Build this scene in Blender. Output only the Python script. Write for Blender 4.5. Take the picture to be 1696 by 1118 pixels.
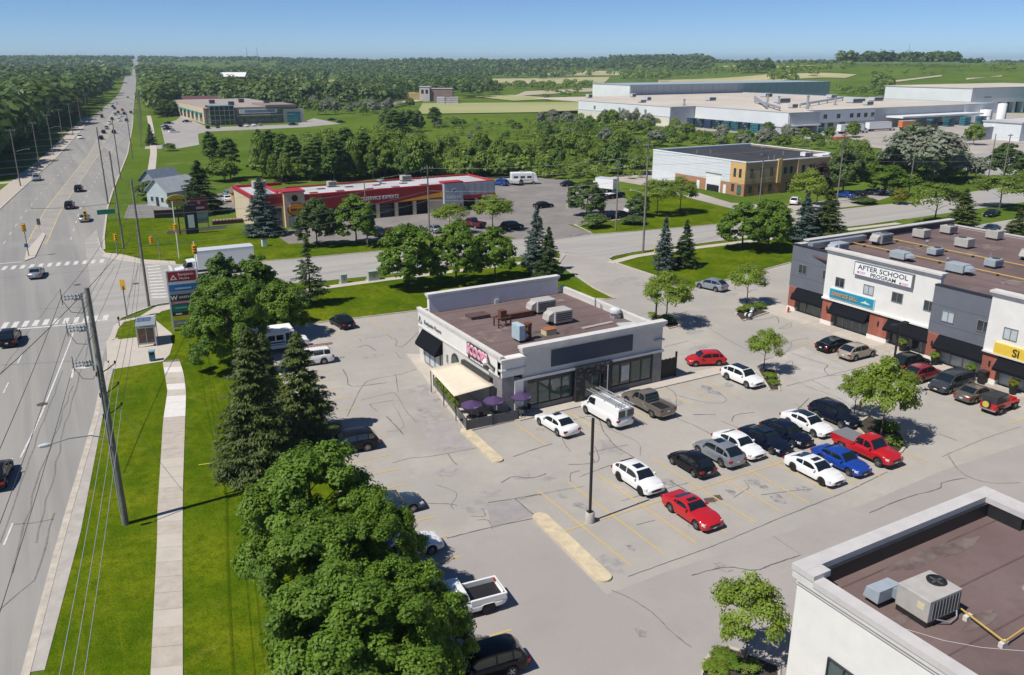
import bpy,bmesh,math,random
import numpy as np
from mathutils import Vector,Matrix
from mathutils.geometry import tessellate_polygon
for _o in list(bpy.data.objects):
 bpy.data.objects.remove(_o)
scene = bpy.context.scene
COL = scene.collection
R = math.radians
# ------------------------------------------------------------------ camera
CAM_H = 31.0                       # drone height above the plaza, metres
PITCH = math.atan(459 / 1388.0)    # downward tilt
HEAD = R(29.8)                     # heading, clockwise from +Y (plaza buildings are aligned with X and Y)
cam_data = bpy.data.cameras.new('camera')
cam = bpy.data.objects.new('camera',cam_data)
COL.objects.link(cam)
cam.location = (0,0,CAM_H)
cam.rotation_euler = (math.pi / 2 - PITCH,0,-HEAD)
cam_data.sensor_fit = 'HORIZONTAL'
cam_data.sensor_width = 36.0
cam_data.lens = 1388.0 / 1696.0 * 36.0
cam_data.clip_start = 0.5
cam_data.clip_end = 30000
scene.camera = cam
# ------------------------------------------------------------------ daylight
SUN_EL,SUN_AZ = R(55),R(184)     # azimuth of the sun in the XY plane (from +X, counter-clockwise)
world = bpy.data.worlds.new('World')
scene.world = world
world.use_nodes = True
_n = world.node_tree.nodes
_bg = _n['Background']
_sky = _n.new('ShaderNodeTexSky')
_sky.sky_type = 'NISHITA'
_sky.sun_disc = False
_sky.sun_elevation = SUN_EL
_sky.sun_rotation = math.pi / 2 - SUN_AZ
_sky.altitude = 0
_sky.air_density = 0.56
_sky.dust_density = 0.0
_sky.ozone_density = 10.0
world.node_tree.links.new(_sky.outputs[0],_bg.inputs[0])
_bg.inputs[1].default_value = 0.086
sun_data = bpy.data.lights.new('sun','SUN')
sun_data.energy = 4.2
sun_data.angle = R(0.5)
sun_data.color = (1.0,0.955,0.88)
sun = bpy.data.objects.new('sun',sun_data)
COL.objects.link(sun)
_sd = Vector((math.cos(SUN_EL) * math.cos(SUN_AZ),math.cos(SUN_EL) * math.sin(SUN_AZ),math.sin(SUN_EL)))
sun.rotation_euler = _sd.to_track_quat('Z','Y').to_euler()
sun.location = (-60,0,90)
scene.view_settings.view_transform = 'Standard'
scene.view_settings.look = 'None'
scene.view_settings.gamma = 1.0
scene.view_settings.use_curve_mapping = False
scene.view_settings.exposure = 0.28
scene.render.engine = 'CYCLES'
scene.cycles.max_bounces = 6
scene.cycles.transparent_max_bounces = 8
scene.cycles.volume_bounces = 0
# ------------------------------------------------------------------ survey: image direction -> point on the terrain
def ray(u,v):
 a = (u - 848.0) / 1388.0
 b = (559.0 - v) / 1388.0
 f = math.cos(PITCH) + b * math.sin(PITCH)
 up = -math.sin(PITCH) + b * math.cos(PITCH)
 return (f * math.sin(HEAD) + a * math.cos(HEAD),f * math.cos(HEAD) - a * math.sin(HEAD),up)
def G(u,v,z=0.0):
 x,y,d = ray(u,v)
 t = (z - CAM_H) / d
 return (x * t,y * t)
def sstep(a,b,x):
 t = min(1.0,max(0.0,(x - a) / (b - a)))
 return t * t * (3 - 2 * t)
def lerp(a,b,t):
 return a + (b - a) * t
def hz(x,y):
 """terrain height: level near the plaza, low hills further out"""
 r = math.hypot(x,y)
 if r < 600:
  return 0.0
 az = math.degrees(math.atan2(x,y)) - 29.8
 tr = sstep(6,20,az)
 tl = sstep(-8,-22,az) if az < -8 else 0.0
 tl = min(1.0,max(0.0,(-8 - az) / 14.0))
 amp = lerp(lerp(21,31,tl),23.5,tr)
 r0 = lerp(lerp(900,1250,tl),690,tr)
 r1 = lerp(lerp(2900,3300,tl),1330,tr)
 h = amp * sstep(r0,r1,r)
 h += tl * (10 * math.exp(-((r - 1400) / 240) ** 2) - 22 * math.exp(-((r - 2080) / 380) ** 2))
 h += (1 - tl) * (1 - tr) * 5 * math.sin(r * .0034) * sstep(900,1500,r)
 w = sstep(700,1600,r)
 h += w * 1.6 * (math.sin(x * 0.0041 + 1.3) * math.cos(y * 0.0033) + 0.6 * math.sin(x * 0.009 - y * 0.006))
 return h
def GT(u,v):
 z = 0.0
 for _ in range(40):
  x,y,d = ray(u,v)
  if d > -1e-5:
   return None
  t = (z - CAM_H) / d
  if t <= 0 or t > 9000:
   return None
  zz = hz(x * t,y * t)
  z += (zz - z) * 0.4
 return (x * t,y * t,zz)
def hgt(ub,vb,vt,z0=0.0):
 """height of something standing at ground point (ub,vb) whose top is seen at vt"""
 x,y = G(ub,vb,z0)
 f = math.sin(HEAD) * x + math.cos(HEAD) * y
 lo,hi = -1.0,80.0
 for _ in range(50):
  m = (lo + hi) / 2
  dz = m - CAM_H
  fw = f * math.cos(PITCH) - dz * math.sin(PITCH)
  up = f * math.sin(PITCH) + dz * math.cos(PITCH)
  if 559 - 1388 * up / fw > vt:
   lo = m
  else:
   hi = m
 return lo
def mpp(u,v):
 """metres per photo pixel across the view at a ground point"""
 x,y = G(u,v)
 f = math.sin(HEAD) * x + math.cos(HEAD) * y
 return (f * math.cos(PITCH) + CAM_H * math.sin(PITCH)) / 1388.0
# ------------------------------------------------------------------ materials
MATS = {}
def mat(name,col,rough=0.7,var=0.0,scale=3.0,bump=0.0,bscale=40.0,metal=0.0,spec=0.5,col2=None,detail=6,coat=0.0,stretch=None,emit=None):
 if name in MATS:
  return MATS[name]
 m = bpy.data.materials.new(name)
 MATS[name] = m
 m.use_nodes = True
 nt = m.node_tree
 b = nt.nodes['Principled BSDF']
 b.inputs['Base Color'].default_value = (*col,1)
 b.inputs['Roughness'].default_value = rough
 b.inputs['Metallic'].default_value = metal
 b.inputs['Specular IOR Level'].default_value = spec
 if coat:
  b.inputs['Coat Weight'].default_value = coat
  b.inputs['Coat Roughness'].default_value = 0.06
 tc = None
 if var or bump or col2:
  tc = nt.nodes.new('ShaderNodeTexCoord')
  src = tc.outputs['Object']
  if stretch:
   mp = nt.nodes.new('ShaderNodeMapping')
   mp.inputs['Scale'].default_value = stretch
   nt.links.new(src,mp.inputs['Vector'])
   src = mp.outputs[0]
 if var or col2:
  nz = nt.nodes.new('ShaderNodeTexNoise')
  nz.inputs['Scale'].default_value = scale
  nz.inputs['Detail'].default_value = detail
  nz.inputs['Roughness'].default_value = 0.65
  nt.links.new(src,nz.inputs['Vector'])
  rp = nt.nodes.new('ShaderNodeValToRGB')
  rp.color_ramp.elements[0].position = 0.32
  rp.color_ramp.elements[1].position = 0.68
  if col2:
   c0,c1 = col,col2
  else:
   c0 = tuple(max(0,c * (1 - var)) for c in col)
   c1 = tuple(min(1,c * (1 + var)) for c in col)
  rp.color_ramp.elements[0].color = (*c0,1)
  rp.color_ramp.elements[1].color = (*c1,1)
  nt.links.new(nz.outputs['Fac'],rp.inputs['Fac'])
  nt.links.new(rp.outputs['Color'],b.inputs['Base Color'])
 if bump:
  n2 = nt.nodes.new('ShaderNodeTexNoise')
  n2.inputs['Scale'].default_value = bscale
  n2.inputs['Detail'].default_value = 5
  nt.links.new(src,n2.inputs['Vector'])
  bp = nt.nodes.new('ShaderNodeBump')
  bp.inputs['Strength'].default_value = bump
  bp.inputs['Distance'].default_value = 0.05
  nt.links.new(n2.outputs['Fac'],bp.inputs['Height'])
  nt.links.new(bp.outputs['Normal'],b.inputs['Normal'])
 if emit:
  b.inputs['Emission Color'].default_value = (*col,1)
  b.inputs['Emission Strength'].default_value = emit
 return m
def layered(name,base,layers,rough=0.9,bump=0.0,bscale=30.0,spec=0.25):
 """base colour with several noise layers: (colour, scale, lo, hi, stretch, strength)"""
 m = bpy.data.materials.new(name)
 MATS[name] = m
 m.use_nodes = True
 nt = m.node_tree
 b = nt.nodes['Principled BSDF']
 b.inputs['Roughness'].default_value = rough
 b.inputs['Specular IOR Level'].default_value = spec
 tc = nt.nodes.new('ShaderNodeTexCoord')
 rgb = nt.nodes.new('ShaderNodeRGB')
 rgb.outputs[0].default_value = (*base,1)
 cur = rgb.outputs[0]
 for i,(c,sc,lo,hi,st,k) in enumerate(layers):
  mp = nt.nodes.new('ShaderNodeMapping')
  mp.inputs['Scale'].default_value = st
  mp.inputs['Location'].default_value = (i * 13.7,i * 7.1,0)
  mp.inputs['Rotation'].default_value = (0,0,i * 0.7 if st == (1,1,1) else 0)
  nt.links.new(tc.outputs['Object'],mp.inputs['Vector'])
  nz = nt.nodes.new('ShaderNodeTexNoise')
  nz.inputs['Scale'].default_value = sc
  nz.inputs['Detail'].default_value = 7
  nz.inputs['Roughness'].default_value = 0.62
  nt.links.new(mp.outputs[0],nz.inputs['Vector'])
  mr = nt.nodes.new('ShaderNodeMapRange')
  mr.inputs['From Min'].default_value = lo
  mr.inputs['From Max'].default_value = hi
  mr.inputs['To Max'].default_value = k
  nt.links.new(nz.outputs['Fac'],mr.inputs['Value'])
  mx = nt.nodes.new('ShaderNodeMix')
  mx.data_type = 'RGBA'
  nt.links.new(mr.outputs[0],mx.inputs['Factor'])
  nt.links.new(cur,mx.inputs[6])
  mx.inputs[7].default_value = (*c,1)
  cur = mx.outputs[2]
 nt.links.new(cur,b.inputs['Base Color'])
 if bump:
  n2 = nt.nodes.new('ShaderNodeTexNoise')
  n2.inputs['Scale'].default_value = bscale
  n2.inputs['Detail'].default_value = 6
  nt.links.new(tc.outputs['Object'],n2.inputs['Vector'])
  bp = nt.nodes.new('ShaderNodeBump')
  bp.inputs['Strength'].default_value = bump
  bp.inputs['Distance'].default_value = 0.04
  nt.links.new(n2.outputs['Fac'],bp.inputs['Height'])
  nt.links.new(bp.outputs['Normal'],b.inputs['Normal'])
 return m
ONE = (1,1,1)
def leafmat(name,c_dark,c_light,trans=0.3):
 m = bpy.data.materials.new(name)
 MATS[name] = m
 m.use_nodes = True
 nt = m.node_tree
 b = nt.nodes['Principled BSDF']
 out = nt.nodes['Material Output']
 b.inputs['Roughness'].default_value = 0.55
 b.inputs['Specular IOR Level'].default_value = 0.3
 geo = nt.nodes.new('ShaderNodeNewGeometry')
 rp = nt.nodes.new('ShaderNodeValToRGB')
 rp.color_ramp.elements[0].color = (*c_dark,1)
 rp.color_ramp.elements[1].color = (*c_light,1)
 oi = nt.nodes.new('ShaderNodeObjectInfo')
 at = nt.nodes.new('ShaderNodeAttribute')
 at.attribute_name = 'tint'
 fac = None
 for src,w in ((oi.outputs['Random'],0.20),(geo.outputs['Random Per Island'],0.30),(at.outputs['Fac'],0.50)):
  md = nt.nodes.new('ShaderNodeMath'); md.operation = 'MULTIPLY_ADD'
  md.inputs[1].default_value = w
  md.inputs[2].default_value = 0.0
  nt.links.new(src,md.inputs[0])
  if fac is not None:
   nt.links.new(fac,md.inputs[2])
  fac = md.outputs[0]
 nt.links.new(fac,rp.inputs['Fac'])
 nt.links.new(rp.outputs[0],b.inputs['Base Color'])
 tr = nt.nodes.new('ShaderNodeBsdfTranslucent')
 hs = nt.nodes.new('ShaderNodeHueSaturation')
 hs.inputs['Hue'].default_value = 0.48
 hs.inputs['Value'].default_value = 1.35
 nt.links.new(rp.outputs[0],hs.inputs['Color'])
 nt.links.new(hs.outputs[0],tr.inputs['Color'])
 mx = nt.nodes.new('ShaderNodeMixShader')
 mx.inputs[0].default_value = trans
 nt.links.new(b.outputs[0],mx.inputs[1])
 nt.links.new(tr.outputs[0],mx.inputs[2])
 nt.links.new(mx.outputs[0],out.inputs['Surface'])
 return m
# ------------------------------------------------------------------ mesh helpers
def origin_of(o):
 v = Vector((0,0,0))
 while o is not None:
  v += o.location
  o = o.parent
 return v
class MB:
 def __init__(s):
  s.v = []
  s.f = []
 def add(s,vs,fs):
  n = len(s.v)
  s.v += [tuple(p) for p in vs]
  s.f += [tuple(i + n for i in f) for f in fs]
  return s
 def box(s,x0,x1,y0,y1,z0,z1):
  return s.add([(x0,y0,z0),(x1,y0,z0),(x1,y1,z0),(x0,y1,z0),(x0,y0,z1),(x1,y0,z1),(x1,y1,z1),(x0,y1,z1)],
      [(0,3,2,1),(4,5,6,7),(0,1,5,4),(1,2,6,5),(2,3,7,6),(3,0,4,7)])
 def obox(s,c,h,rz=0.0):
  ca,sa = math.cos(rz),math.sin(rz)
  vs = []
  for z in (-1,1):
   for x,y in ((-1,-1),(1,-1),(1,1),(-1,1)):
    px,py = x * h[0],y * h[1]
    vs.append((c[0] + px * ca - py * sa,c[1] + px * sa + py * ca,c[2] + z * h[2]))
  return s.add(vs,[(0,3,2,1),(4,5,6,7),(0,1,5,4),(1,2,6,5),(2,3,7,6),(3,0,4,7)])
 def hexa(s,p):       # 8 points: bottom 4 ccw, top 4
  return s.add(p,[(0,3,2,1),(4,5,6,7),(0,1,5,4),(1,2,6,5),(2,3,7,6),(3,0,4,7)])
 def prism(s,poly,z0,z1):
  a = sum(poly[i][0] * poly[(i + 1) % len(poly)][1] - poly[(i + 1) % len(poly)][0] * poly[i][1] for i in range(len(poly)))
  if a < 0:
   poly = poly[::-1]
  n = len(poly)
  vs = [(p[0],p[1],z0) for p in poly] + [(p[0],p[1],z1) for p in poly]
  tr = tessellate_polygon([[Vector((p[0],p[1],0)) for p in poly]])
  fs = []
  for t in tr:
   a,b,c = t
   if (poly[b][0] - poly[a][0]) * (poly[c][1] - poly[a][1]) - (poly[c][0] - poly[a][0]) * (poly[b][1] - poly[a][1]) < 0:
    b,c = c,b
   fs.append((a + n,b + n,c + n))
   fs.append((a,c,b))
  for i in range(n):
   j = (i + 1) % n
   fs.append((i,j,j + n,i + n))
  return s.add(vs,fs)
 def sheet(s,poly,z):
  n = len(poly)
  tr = tessellate_polygon([[Vector((p[0],p[1],0)) for p in poly]])
  fs = []
  for a,b,c in tr:
   if (poly[b][0] - poly[a][0]) * (poly[c][1] - poly[a][1]) - (poly[c][0] - poly[a][0]) * (poly[b][1] - poly[a][1]) < 0:
    b,c = c,b
   fs.append((a,b,c))
  return s.add([(p[0],p[1],z) for p in poly],fs)
 def cyl(s,p0,p1,r0,r1=None,n=10,cap=True):
  r1 = r0 if r1 is None else r1
  a,b = Vector(p0),Vector(p1)
  d = (b - a).normalized()
  t = Vector((0,0,1)) if abs(d.z) < 0.9 else Vector((1,0,0))
  e1 = d.cross(t).normalized()
  e2 = d.cross(e1)
  vs = []
  for c,r in ((a,r0),(b,r1)):
   for i in range(n):
    q = 2 * math.pi * i / n
    vs.append(c + e1 * (r * math.cos(q)) + e2 * (r * math.sin(q)))
  fs = [(i,i + n,(i + 1) % n + n,(i + 1) % n) for i in range(n)]
  if cap:
   fs.append(tuple(range(n)))
   fs.append(tuple(range(2 * n - 1,n - 1,-1)))
  return s.add(vs,fs)
 def tube(s,pts,r,n=6):
  for i in range(len(pts) - 1):
   s.cyl(pts[i],pts[i + 1],r,r,n)
  return s
 def lathe(s,prof,c=(0,0,0),n=16,axis='z'):
  vs,fs = [],[]
  for r,z in prof:
   for i in range(n):
    q = 2 * math.pi * i / n
    x,y = r * math.cos(q),r * math.sin(q)
    p = (x,y,z) if axis == 'z' else ((x,z,y) if axis == 'y' else (z,x,y))
    vs.append((c[0] + p[0],c[1] + p[1],c[2] + p[2]))
  m = len(prof)
  for k in range(m - 1):
   for i in range(n):
    j = (i + 1) % n
    fs.append((k * n + i,k * n + j,(k + 1) * n + j,(k + 1) * n + i))
  return s.add(vs,fs)
 def quad(s,a,b,c,d):
  return s.add([a,b,c,d],[(0,1,2,3)])
 def strip(s,pts,w,z,jitter=0.0,rnd=None):
  """flat ribbon along a ground polyline"""
  n = len(pts)
  L,Rr = [],[]
  for i,p in enumerate(pts):
   a = pts[max(0,i - 1)]
   b = pts[min(n - 1,i + 1)]
   dx,dy = b[0] - a[0],b[1] - a[1]
   l = math.hypot(dx,dy) or 1
   ww = w / 2 * (1 + (rnd.uniform(-jitter,jitter) if rnd else 0))
   L.append((p[0] - dy / l * ww,p[1] + dx / l * ww,z))
   Rr.append((p[0] + dy / l * ww,p[1] - dx / l * ww,z))
  return s.add(L + Rr,[(n + i,n + i + 1,i + 1,i) for i in range(n - 1)])
 def curb(s,pts,w,z0,z1,closed=False):
  n = len(pts)
  V = []
  for i,p in enumerate(pts):
   a = pts[(i - 1) % n] if closed else pts[max(0,i - 1)]
   b = pts[(i + 1) % n] if closed else pts[min(n - 1,i + 1)]
   dx,dy = b[0] - a[0],b[1] - a[1]
   l = math.hypot(dx,dy) or 1
   ox,oy = -dy / l * w / 2,dx / l * w / 2
   V += [(p[0] + ox,p[1] + oy,z0),(p[0] + ox,p[1] + oy,z1),(p[0] - ox,p[1] - oy,z1),(p[0] - ox,p[1] - oy,z0)]
  fs = []
  for i in range(n if closed else n - 1):
   a,b = i * 4,((i + 1) % n) * 4
   fs += [(a,a + 1,b + 1,b),(a + 1,a + 2,b + 2,b + 1),(a + 2,a + 3,b + 3,b + 2)]
  if not closed:
   fs += [(0,3,2,1),(4 * n - 4,4 * n - 3,4 * n - 2,4 * n - 1)]
  return s.add(V,fs)
 def xf(s,M):
  s.v = [tuple(M @ Vector(p)) for p in s.v]
  return s
 def mesh(s,name,off=None):
  me = bpy.data.meshes.new(name)
  v = s.v if off is None else [(p[0] - off[0],p[1] - off[1],p[2] - off[2]) for p in s.v]
  me.from_pydata(v,[],s.f)
  return me
 def build(s,name,material,parent=None,world=True,smooth=None,bevel=0.0):
  off = origin_of(parent) if (parent is not None and world) else None
  me = s.mesh(name,off)
  if material is not None:
   me.materials.append(material)
  if smooth is not None:
   me.polygons.foreach_set('use_smooth',[True] * len(me.polygons))
   me.set_sharp_from_angle(angle=R(smooth))
  o = bpy.data.objects.new(name,me)
  COL.objects.link(o)
  if parent is not None:
   o.parent = parent
  if bevel:
   md = o.modifiers.new('bevel','BEVEL')
   md.width = bevel
   md.segments = 2
   md.limit_method = 'ANGLE'
  return o
def thing(name,label,cat,loc=(0,0,0),rz=0.0,group=None):
 o = bpy.data.objects.new(name,None)
 COL.objects.link(o)
 o.empty_display_size = 0.3
 o.location = loc
 o.rotation_euler = (0,0,rz)
 o['label'] = label
 o['category'] = cat
 if group:
  o['group'] = group
 return o
def tag(o,label,cat,group=None):
 o['label'] = label
 o['category'] = cat
 if group:
  o['group'] = group
 return o
def struct(name,mb,m,**k):
 o = mb.build(name,m,**k)
 if o.parent is None:
  o['kind'] = 'structure'
 return o
def dup(root,parent=None):
 c = root.copy()
 COL.objects.link(c)
 c.parent = parent
 for ch in list(root.children):
  dup(ch,c)
 return c
def rbox(name,m,parent,x0,x1,y0,y1,z0,z1,bevel=0.0,**k):
 return MB().box(x0,x1,y0,y1,z0,z1).build(name,m,parent,bevel=bevel,**k)
def text_part(name,body,m,parent,loc,rot,width=None,height=None,depth=0.02,world=True,align='CENTER',shear=0.0,bold=0.0):
 cu = bpy.data.curves.new('lettering','FONT')
 cu.body = body
 cu.align_x = align
 cu.align_y = 'CENTER'
 cu.extrude = depth
 cu.resolution_u = 3
 cu.shear = shear
 cu.offset = bold
 tmp = bpy.data.objects.new('lettering',cu)
 COL.objects.link(tmp)
 bpy.context.view_layer.update()
 dg = bpy.context.evaluated_depsgraph_get()
 me = bpy.data.meshes.new_from_object(tmp.evaluated_get(dg))
 bpy.data.objects.remove(tmp)
 co = np.empty(len(me.vertices) * 3)
 me.vertices.foreach_get('co',co)
 co = co.reshape(-1,3)
 mn,mx = co.min(0),co.max(0)
 sx = sy = 1.0
 if width:
  sx = width / (mx[0] - mn[0])
  sy = sx
 if height:
  sy = height / (mx[1] - mn[1])
  if not width:
   sx = sy
 co[:,0] *= sx
 co[:,1] = (co[:,1] - (mn[1] + mx[1]) / 2) * sy
 M = Matrix.Rotation(rot[2],3,'Z') @ Matrix.Rotation(rot[1],3,'Y') @ Matrix.Rotation(rot[0],3,'X')
 off = origin_of(parent) if (parent is not None and world) else Vector((0,0,0))
 co = co @ np.array(M).T + np.array([loc[i] - off[i] for i in range(3)])
 me.vertices.foreach_set('co',co.ravel())
 me.materials.clear()
 me.materials.append(m)
 me.update()
 o = bpy.data.objects.new(name,me)
 COL.objects.link(o)
 o.parent = parent
 return o
FACE_NX = (math.pi / 2,0,-math.pi / 2)     # lettering on a wall that faces -X
FACE_NY = (math.pi / 2,0,0)                # lettering on a wall that faces -Y
def print_marks(parent,m,axis,fixed,a0,a1,z,h,n,seed,world=True):
 """a line of print too small to read: a row of uneven raised marks"""
 r_ = random.Random(seed)
 mb = MB()
 w = (a1 - a0) / n
 for i in range(n):
  p,q = a0 + i * w + w * .08,a0 + (i + 1) * w - w * r_.uniform(.12,.3)
  lo,hi = z - h / 2,z + h / 2 * r_.uniform(.5,1)
  if axis == 'x':
   mb.box(p,q,fixed - .012,fixed,lo,hi)
  else:
   mb.box(fixed - .012,fixed,p,q,lo,hi)
 o = mb.build('small_print',m,parent,world=world)
 o['kind'] = 'stuff'
 return o
# ------------------------------------------------------------------ materials of the setting
M_GRASS = layered('grass',(0.090,0.148,0.0154),[
 ((0.133,0.180,0.0315),0.030,0.42,0.66,ONE,0.9),
 ((0.054,0.104,0.0126),0.013,0.46,0.68,ONE,0.85),
 ((0.180,0.188,0.0700),0.07,0.58,0.74,ONE,0.75),
 ((0.045,0.090,0.0098),0.30,0.48,0.74,ONE,0.7),
 ((0.144,0.184,0.0350),5.0,0.45,0.85,ONE,0.6)],rough=0.95,bump=0.9,bscale=6.0,spec=0.0)
M_LAWN = layered('mown_lawn',(0.095,0.145,0.0047),[
 ((0.049,0.096,0.0027),0.28,0.42,0.60,ONE,0.95),
 ((0.172,0.195,0.0087),0.13,0.47,0.64,ONE,0.9),
 ((0.220,0.203,0.0353),0.40,0.58,0.72,ONE,0.7),
 ((0.044,0.085,0.0020),1.3,0.46,0.66,ONE,0.8),
 ((0.157,0.183,0.0101),0.5,0.52,0.70,(4,.2,1),0.5),
 ((0.037,0.073,0.0020),5.5,0.44,0.68,ONE,0.75),
 ((0.183,0.224,0.0151),10.0,0.5,0.72,ONE,0.65)],rough=0.95,bump=1.0,bscale=12.0,spec=0.0)
M_LOT = layered('parking_asphalt',(0.392,0.362,0.323),[
 ((0.322,0.300,0.275),0.05,0.42,0.62,ONE,0.8),
 ((0.446,0.411,0.354),0.14,0.48,0.70,ONE,0.7),
 ((0.267,0.251,0.229),0.22,0.62,0.76,ONE,0.55),
 ((0.307,0.285,0.257),0.9,0.52,0.78,ONE,0.45),
 ((0.238,0.221,0.205),7.0,0.52,0.90,ONE,0.40)],rough=0.93,bump=0.25,bscale=30)
M_AISLE = layered('newer_asphalt',(0.330,0.304,0.285),[
 ((0.375,0.344,0.316),0.10,0.42,0.66,ONE,0.8),
 ((0.281,0.261,0.247),0.3,0.50,0.74,ONE,0.5),
 ((0.237,0.220,0.207),7.0,0.50,0.90,ONE,0.35)],rough=0.93,bump=0.2,bscale=30)
M_ROAD = layered('road_asphalt',(0.266,0.257,0.242),[
 ((0.331,0.312,0.282),0.30,0.42,0.64,(1,0.03,1),0.9),
 ((0.230,0.225,0.215),0.55,0.46,0.68,(1,0.02,1),0.8),
 ((0.322,0.309,0.286),0.09,0.50,0.70,ONE,0.55),
 ((0.201,0.198,0.190),6.0,0.52,0.88,ONE,0.35)],rough=0.92,bump=0.2,bscale=30)
M_XROAD = layered('side_road_asphalt',(0.351,0.333,0.308),[
 ((0.401,0.377,0.341),0.30,0.42,0.64,(0.04,1,1),0.9),
 ((0.292,0.277,0.261),0.55,0.46,0.68,(0.03,1,1),0.7),
 ((0.273,0.260,0.246),5.0,0.52,0.88,ONE,0.35)],rough=0.92)
M_DARKASPH = layered('dark_asphalt',(0.209,0.191,0.177),[
 ((0.277,0.252,0.231),0.13,0.42,0.66,ONE,0.8),
 ((0.142,0.130,0.122),0.3,0.52,0.74,ONE,0.6),
 ((0.351,0.319,0.288),4.0,0.56,0.9,ONE,0.35)],rough=0.92)
M_GRAVEL = layered('gravel_yard',(0.36,0.325,0.285),[
 ((0.45,0.405,0.35),0.05,0.42,0.66,ONE,0.8),
 ((0.27,0.25,0.225),0.12,0.52,0.74,ONE,0.6)],rough=0.95)
M_CONC = layered('concrete',(0.500,0.450,0.385),[
 ((0.420,0.375,0.320),0.6,0.45,0.70,ONE,0.7),
 ((0.560,0.510,0.450),2.0,0.50,0.80,ONE,0.5)],rough=0.9,bump=0.15)
M_CONC_NEW = mat('new_concrete',(0.66,0.63,0.59),0.9,0.08,2.0)
M_CONC_OLD = mat('old_concrete',(0.44,0.385,0.325),0.9,0.12,1.5)
M_CURB = mat('kerb_concrete',(0.47,0.42,0.35),0.9,0.2,1.2)
M_CURBY = mat('buff_island_concrete',(0.55,0.46,0.31),0.9,0.18,1.5)
M_TAR = mat('crack_sealant',(0.13,0.12,0.114),0.6,0.2,2.0)
M_TARL = mat('worn_crack',(0.20,0.187,0.176),0.8,0.25,2.0)
M_STAIN = layered('oil_stain',(0.285,0.268,0.252),[((0.37,0.345,0.318),1.4,0.38,0.60,ONE,1.0)],rough=0.7)
M_PATCH = mat('asphalt_patch',(0.300,0.278,0.266),0.92,0.1,1.0)
M_YEL = layered('faded_yellow_paint',(0.52,0.37,0.13),[((0.43,0.38,0.29),1.3,0.45,0.66,ONE,0.9),((0.56,0.42,0.12),0.35,0.5,0.7,ONE,0.6)])
M_WHT = layered('worn_white_paint',(0.60,0.59,0.57),[((0.38,0.36,0.34),1.6,0.48,0.72,ONE,0.8)])
M_FIELD = layered('dry_field',(0.43,0.37,0.205),[((0.33,0.32,0.14),0.012,0.4,0.65,ONE,0.9),((0.50,0.43,0.26),0.05,0.45,0.7,(1,.2,1),0.6)])
M_MULCH = mat('mulch_bed',(0.045,0.032,0.024),0.95,0.4,3.0,bump=0.6,bscale=12)
# ------------------------------------------------------------------ terrain: one sheet to the horizon
def build_terrain():
 rings = [0.0,15,40,80,140,220,320,440,560]
 r = 620
 while r < 14000:
  rings.append(r)
  r *= 1.075
 azs = [-180 + 6 * i for i in range(0,23)] + [-42 + 1.0 * i for i in range(0,85)] + [43 + 6 * i for i in range(0,23)]
 azs = sorted(set(a for a in azs if a < 180))
 V,F = [],[]
 na = len(azs)
 for rr in rings:
  for a in azs:
   t = R(a + 29.8)
   x,y = rr * math.sin(t),rr * math.cos(t)
   V.append((x,y,hz(x,y)))
 for i in range(len(rings) - 1):
  for j in range(na):
   k = (j + 1) % na
   F.append((i * na + j,(i + 1) * na + j,(i + 1) * na + k,i * na + k))
 mb = MB()
 mb.v,mb.f = V,[f[::-1] for f in F]
 o = struct('ground',mb,M_GRASS)
 me = o.data
 me.polygons.foreach_set('use_smooth',[True] * len(me.polygons))
build_terrain()
def px(lst,z=0.0):
 return [G(u,v,z) for u,v in lst]
def pave(name,poly,z,m,parent=None):
 return struct(name,MB().sheet(poly,z),m,parent=parent)
# lawns: mown sheets a little above the rough grass
pave('boulevard_lawn',px([(-20,1200),(74,1110),(134,880),(180,640),(188,610),(190,560),(200,530),(230,522),(330,494),(481,472),(640,457),(860,428),(935,420),(900,445)]) + [(68.0,95),(67.3,88.9),(60,95.5),(41.4,97),(27.4,98.4),(21.2,98),(15,37),(12,5),(-12,5)],0.006,M_LAWN)
pave('corner_lawn',[(80,88),(84.8,88.4),(104.8,92.5),(150,97)] + [(150,109.6),(106,110.6),(87.5,110.9),(81.4,109.6),(80,106)],0.006,M_LAWN)
pave('garage_lawn',px([(170,426),(164,395),(176,362),(262,360),(345,385),(400,378),(455,388),(478,405),(612,400),(760,390),(862,396),(633,416),(481,430),(330,441),(230,432)]),0.006,M_LAWN)
pave('office_lawn',px([(938,394),(985,388),(958,373),(1045,362),(1070,350),(1030,312),(1072,312),(1150,332),(1240,353),(1290,357),(1302,361),(1188,372),(1050,384)]),0.006,M_LAWN)
pave('office_verge',px([(1325,357),(1315,350),(1440,338),(1520,325),(1560,318),(1560,325),(1500,335),(1390,347)]),0.006,M_LAWN)
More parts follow.
